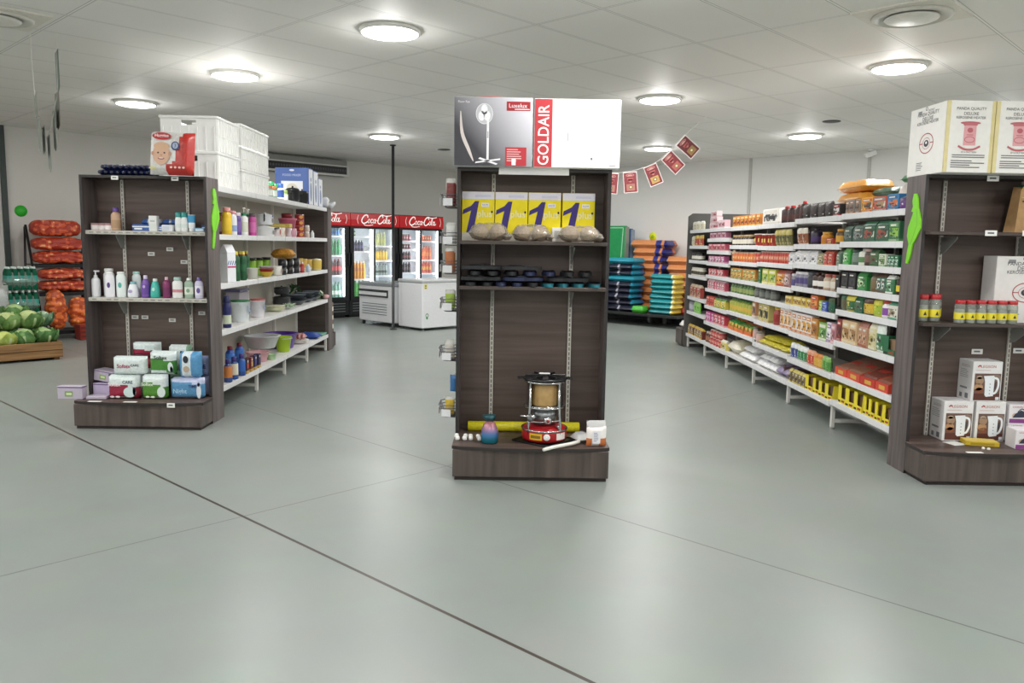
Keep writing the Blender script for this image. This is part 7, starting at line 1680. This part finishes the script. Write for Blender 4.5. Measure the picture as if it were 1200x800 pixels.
CAB = [(2.50, 10.60, .172, .105, 2, 3, 'lime yellow cabbage at the front edge of the pallet'), (2.71, 10.62, .172, .115, 0, 6, 'dark green cabbage at the front between lime one and leafy one'), (2.93, 10.64, .172, .11, 0, 7, 'leafy dark green cabbage at the front corner of the pallet'),
       (2.96, 10.90, .172, .11, 0, 7, 'leafy green cabbage on the pallet end behind the front corner one'), (2.60, 10.86, .345, .12, 1, 6, 'mottled green cabbage on the second layer above the lime one'), (2.83, 10.86, .35, .125, 1, 4, 'pale green cabbage on the second layer, yellow on one side'), (3.0, 10.94, .37, .10, 3, 7, 'grey-green leafy cabbage on the second layer nearest the onions'),
       (2.74, 11.08, .43, .115, 0, 6, 'green cabbage topmost at the back of the heap'), (2.40, 10.88, .34, .115, 0, 6, 'dark cabbage on the second layer cut by the photo edge'), (2.62, 11.12, .172, .11, 0, 5, 'cabbage deep at the back of the pallet'), (2.78, 10.86, .172, .1, 0, 4, 'cabbage under the pale green one'), (2.55, 10.86, .172, .1, 0, 4, 'cabbage under the mottled green one')]
for k, (u, v, z, r_, kd, nl, lab) in enumerate(CAB): cabbage(lab, u, v, z, r_, kd, nl, k+1)
# ------------------------------------------------------------------ pet food corner
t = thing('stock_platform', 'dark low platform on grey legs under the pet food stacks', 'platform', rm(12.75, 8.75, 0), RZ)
m = MB(); m.rbox(-.6, .58, -1.05, 1.3, .19, .235, mat('232425', .5), .004); obj('top_board', m, t)
for x, y in ((.1, -.95), (.2, -.28), (.16, .03), (.1, 1.2)):
    m = MB(); m.rbox(x-.03, x+.03, y-.03, y+.03, 0, .19, mat('9a9c9a', .5), .003); obj('leg', m, t)
m = MB(); m.box(.36, .4, -1.05, 1.3, 0, .19, BLACK); obj('back_board', m, t)  # black board added to stand for the shade under the platform
def petbag(lab, u, v, z, w, l, h, fn, seed, rz=0., group=None, rot=None):
    m = MB(); m.lying(w, l, h, fn, .05, 10, 14, seed, 0, 8); return rplace('pet_food_bag', m, lab, 'pet food bag', u, v, z, rz, group, (), rot)
rn = random.Random(31)
def navy(u, v, f):
    if v < .08: return FOIL('1a7f9c') if u < .6 else FOIL('2f5f90')
    if .35 < v < .9 and int(u*40+v*23) % 7 == 0: return FOIL('a8a8b8')
    return FOIL('1f2236')
def tealf(u, v, f): return FOIL('1391a8') if v > .15 else FOIL('1a8aa2')
def teal2(u, v, f): return FOIL('d8b53a') if v < .07 else FOIL('e3e0b0') if v < .15 else FOIL('128f96')
def oran(u, v, f):
    if v < .08: return FOIL('2a2f86') if u < .7 else FOIL('d86a3a')
    if .12 < v < .3 and u < .55: return FOIL('2f3590')
    if v > .9: return FOIL('c9c3b0')
    return FOIL('dc6f3a') if (.3 < u < .8 and .2 < v < .7) else FOIL('e0884a')
for k in range(9):
    petbag('%s bag from the bottom of the dark navy pet food stack' % ORD[k] if k < 8 else 'all teal bag on top of the dark navy pet food stack', 12.50+rn.uniform(-.02, .02), 9.10+rn.uniform(-.03, .03)-.03*(k == 0), .236+.112*k, .44, .64, .111, tealf if k in (8, 5) else navy, k, rn.uniform(-.05, .05), 'pet food bags in the navy stack')
for k in range(7):
    petbag('%s navy bag from the bottom of the half hidden pet food stack' % ORD[k], 12.48, 9.80+rn.uniform(-.02, .02), .236+.112*k, .44, .62, .111, navy, k+20, rn.uniform(-.04, .04), 'pet food bags in the hidden stack')
for k in range(8):
    petbag('%s bag from the bottom of the teal and yellow pet food stack' % ORD[k], 12.46+rn.uniform(-.015, .015), 8.13+rn.uniform(-.02, .02), .236+.091*k, .34, .56, .0905, teal2, k+40, rn.uniform(-.05, .05), 'pet food bags in the teal stack')
for k in range(9):
    petbag('%s orange bag from the bottom of the stack behind the navy one' % ORD[k] if k < 8 else 'topmost orange bag with a blue end, behind the navy stack', 13.05, 8.84+rn.uniform(-.02, .02), .236+.15*k, .46, .74 if k < 8 else .84, .149, oran, k+60, rn.uniform(-.04, .04), 'orange pet food bags behind the navy stack')
for k in range(7):
    petbag('%s orange bag from the bottom of the stack behind the teal one' % ORD[k] if k < 6 else 'topmost orange bag with a blue end, behind the teal stack', 13.02, 8.06+rn.uniform(-.02, .02), .236+.15*k, .46, .66, .149, oran, k+80, rn.uniform(-.04, .04), 'orange pet food bags behind the teal stack')
petbag('bright green bag lying between the navy and teal pet food stacks', 12.28, 8.58, .2365, .2, .26, .13, lambda u, v, f: FOIL('3fb52a'), 5)
petbag('red bag at the end of the platform beside the teal stack', 12.6, 7.745, .2365, .2, .16, .13, lambda u, v, f: FOIL('c9302f'), 6)
for k, (u, c1, c2, lab) in enumerate(((12.84, '1f8f50', '8f968a', 'green mattress in clear plastic standing behind the navy stack'), (13.03, '33548a', '8fa0b8', 'blue-grey mattress standing against the wall behind the green one'))):
    t = thing('mattress', lab, 'mattress', rm(u, 10.02, .236), RZ)
    m = MB(); m.rbox(-.07, .07, -.68, .68, 0, 1.62-.05*k, mat(c1, .4, noise=.1, scale=12), .03); obj('body', m, t)
    m = MB(); m.rbox(-.06, .06, -.69, -.681, .02, 1.6-.05*k, mat(c2, .4), .002); obj('side_band', m, t)
    m = MB(); m.at(-.0705, 0, 0, rz=-PI/2); m.stroke([(-.6, 1.0), (.2, .9), (.66, .3)], .012, -.001, mat('9fd8b0', .3)); m.stroke([(.0, 1.5), (.3, 1.0), (.62, .6)], .01, -.001, mat('9fd8b0', .3)); m.stroke([(.64, 1.58), (.6, .9), (.55, .2)], .014, -.001, mat('b8e0c4', .3)); m.stroke([(-.6, 1.58), (.64, 1.58)], .012, -.001, mat('b8e0c4', .3))
    if k == 0: obj('film_crease', m, t)
# ------------------------------------------------------------------ hanging cards
CARDR = [K('a03038'), K('8c262c')]
def card(lab, x, y, z, ang, w, h, k, rz=0.):
    t = thing('bunting_card', lab, 'bunting card', (x, y, z), 0, 'red bunting cards', (0, -math.radians(ang), rz))
    m = MB(); m.box(-w/2, w/2, -.0012, .0012, -h, 0, K('e4dcd8')); obj('board', m, t)
    m = MB()
    for yy, s in ((-.0016, 1), (.0016, -1)):
        m.quad(-w*.46, w*.46, -h*.97, -h*.04, yy, K(['5f161c', '7a1e26', '7a2028', '86262e', '86262e'][k])); e = yy-.0004*s
        m.ring(0, -h*.16, w*.3, h*.07, .008, e, K('c07f78')); m.ell(0, -h*.18, w*.16, h*.035, e, K('c49a8a')); m.quad(-w*.22, w*.22, -h*.42, -h*.3, e, K('b0504f')); m.poly([(-w*.2, -h*.36), (w*.2, -h*.36), (w*.05, -h*.5), (-w*.05, -h*.5)], e, K('b8605c'))
        m.quad(-w*.3, w*.3, -h*.9, -h*.58, e, K(['8a6a3a', 'a8504c', 'b8924a', 'a86a60', 'a86a60'][k])); m.ell(0, -h*.73, w*.16, h*.09, e-.0004*s, K('7f6a3a')); m.ell(0, -h*.73, w*.08, h*.045, e-.0008*s, K('d8c89a'))
    obj('print', m, t)
BC = [(2.106, 2.76, 49.9), (1.937, 2.578, 46.), (1.74, 2.451, 23.7), (1.498, 2.367, 5.7), (1.28, 2.351, -3.3)]
BL = ['topmost red bunting card, nearest the ceiling', 'second red bunting card down the string from the ceiling', 'third red bunting card, at the middle of the string', 'fourth red bunting card down, beside the half hidden one', 'red bunting card half hidden behind the middle display']
for k, (x, z, a) in enumerate(BC): card(BL[k], x, 10., z, a, .17, .255, k)
m = MB(); m.tube(catmull([(2.42, 10, 3.049), (2.16, 10.0, 2.825), (1.99, 10, 2.645), (1.83, 10, 2.495), (1.65, 10, 2.415), (1.40, 10, 2.358), (1.18, 10, 2.36), (.95, 10, 2.42), (.7, 10, 2.6), (.45, 10, 3.049)], 5), .003, mat('d8d4d0', .6), 5)
single('bunting_string', m, 'pale string of the red bunting sagging from the ceiling', 'string', (0, 0, 0), 0)
va = math.atan2(6.6, -3.65)         # direction of sight to the hanging cards
def pennant(lab, x, z1, z0, tw, col, wd=.2):
    m = MB(); out = [(-wd/2, 0), (wd/2, 0), (wd/2, (z0-z1)*.9), (0, z0-z1), (-wd/2, (z0-z1)*.9)]
    m.prism(out, -.0015, .0015, mat(col, .5), 'xz')
    m.poly([(a*.8, b*.9-.01) for a, b in out], -.0022, mat('6d766c', .5)); m.poly([(a*.8, b*.9-.01) for a, b in out], .0022, mat('6d766c', .5))
    single('bunting_card', m, lab, 'bunting card', (x, 6.6, z1), va+tw, 'grey bunting cards seen edge on')
for k, (x, z1, z0, tw, col, lab) in enumerate(((-3.607, 2.92, 2.60, .10, '4f6a5f', 'edge-on hanging card nearest the ceiling, below the corner vent'), (-3.622, 2.60, 2.31, .14, '7f7068', 'edge-on hanging card second below the ceiling, on the longer string'), (-3.652, 2.46, 2.14, .10, '8f938a', 'edge-on hanging card on the rising side of the sag'),
        (-3.795, 2.585, 2.40, .08, '8a8d85', 'edge-on hanging card at the outer end of the sagging string'), (-3.778, 2.40, 2.13, .1, '8f9288', 'edge-on hanging card below the outer string end'), (-3.742, 2.33, 2.10, .12, '979a90', 'edge-on hanging card just before the lowest point of the string'), (-3.705, 2.26, 1.97, .1, '8a8c84', 'lowest edge-on hanging card of the sagging string'))):
    pennant(lab, x, z1, z0, tw, col)
m = MB(); m.tube(catmull([(-3.60, 6.6, 3.049), (-3.607, 6.6, 2.92), (-3.615, 6.6, 2.62), (-3.645, 6.6, 2.48), (-3.70, 6.6, 2.27), (-3.735, 6.6, 2.25), (-3.77, 6.6, 2.38), (-3.797, 6.6, 2.58), (-3.81, 6.6, 3.049)], 5), .003, mat('dcd8d0', .6), 5)
single('bunting_string', m, 'pale string of edge-on cards hanging below the corner ceiling vent', 'string', (0, 0, 0), 0)
# ------------------------------------------------------------------ picture settings
w = bpy.data.worlds.new('room_air'); sc.world = w; w.use_nodes = True
w.node_tree.nodes['Background'].inputs[0].default_value = (.9, .95, 1, 1); w.node_tree.nodes['Background'].inputs[1].default_value = .0
vs = sc.view_settings; vs.view_transform = 'Standard'; vs.look = 'None'; vs.gamma = 1; vs.use_curve_mapping = False
vs.exposure = EXPO
sc.cycles.max_bounces = 8; sc.cycles.diffuse_bounces = 5; sc.cycles.transparent_max_bounces = 24; sc.cycles.sample_clamp_indirect = 6
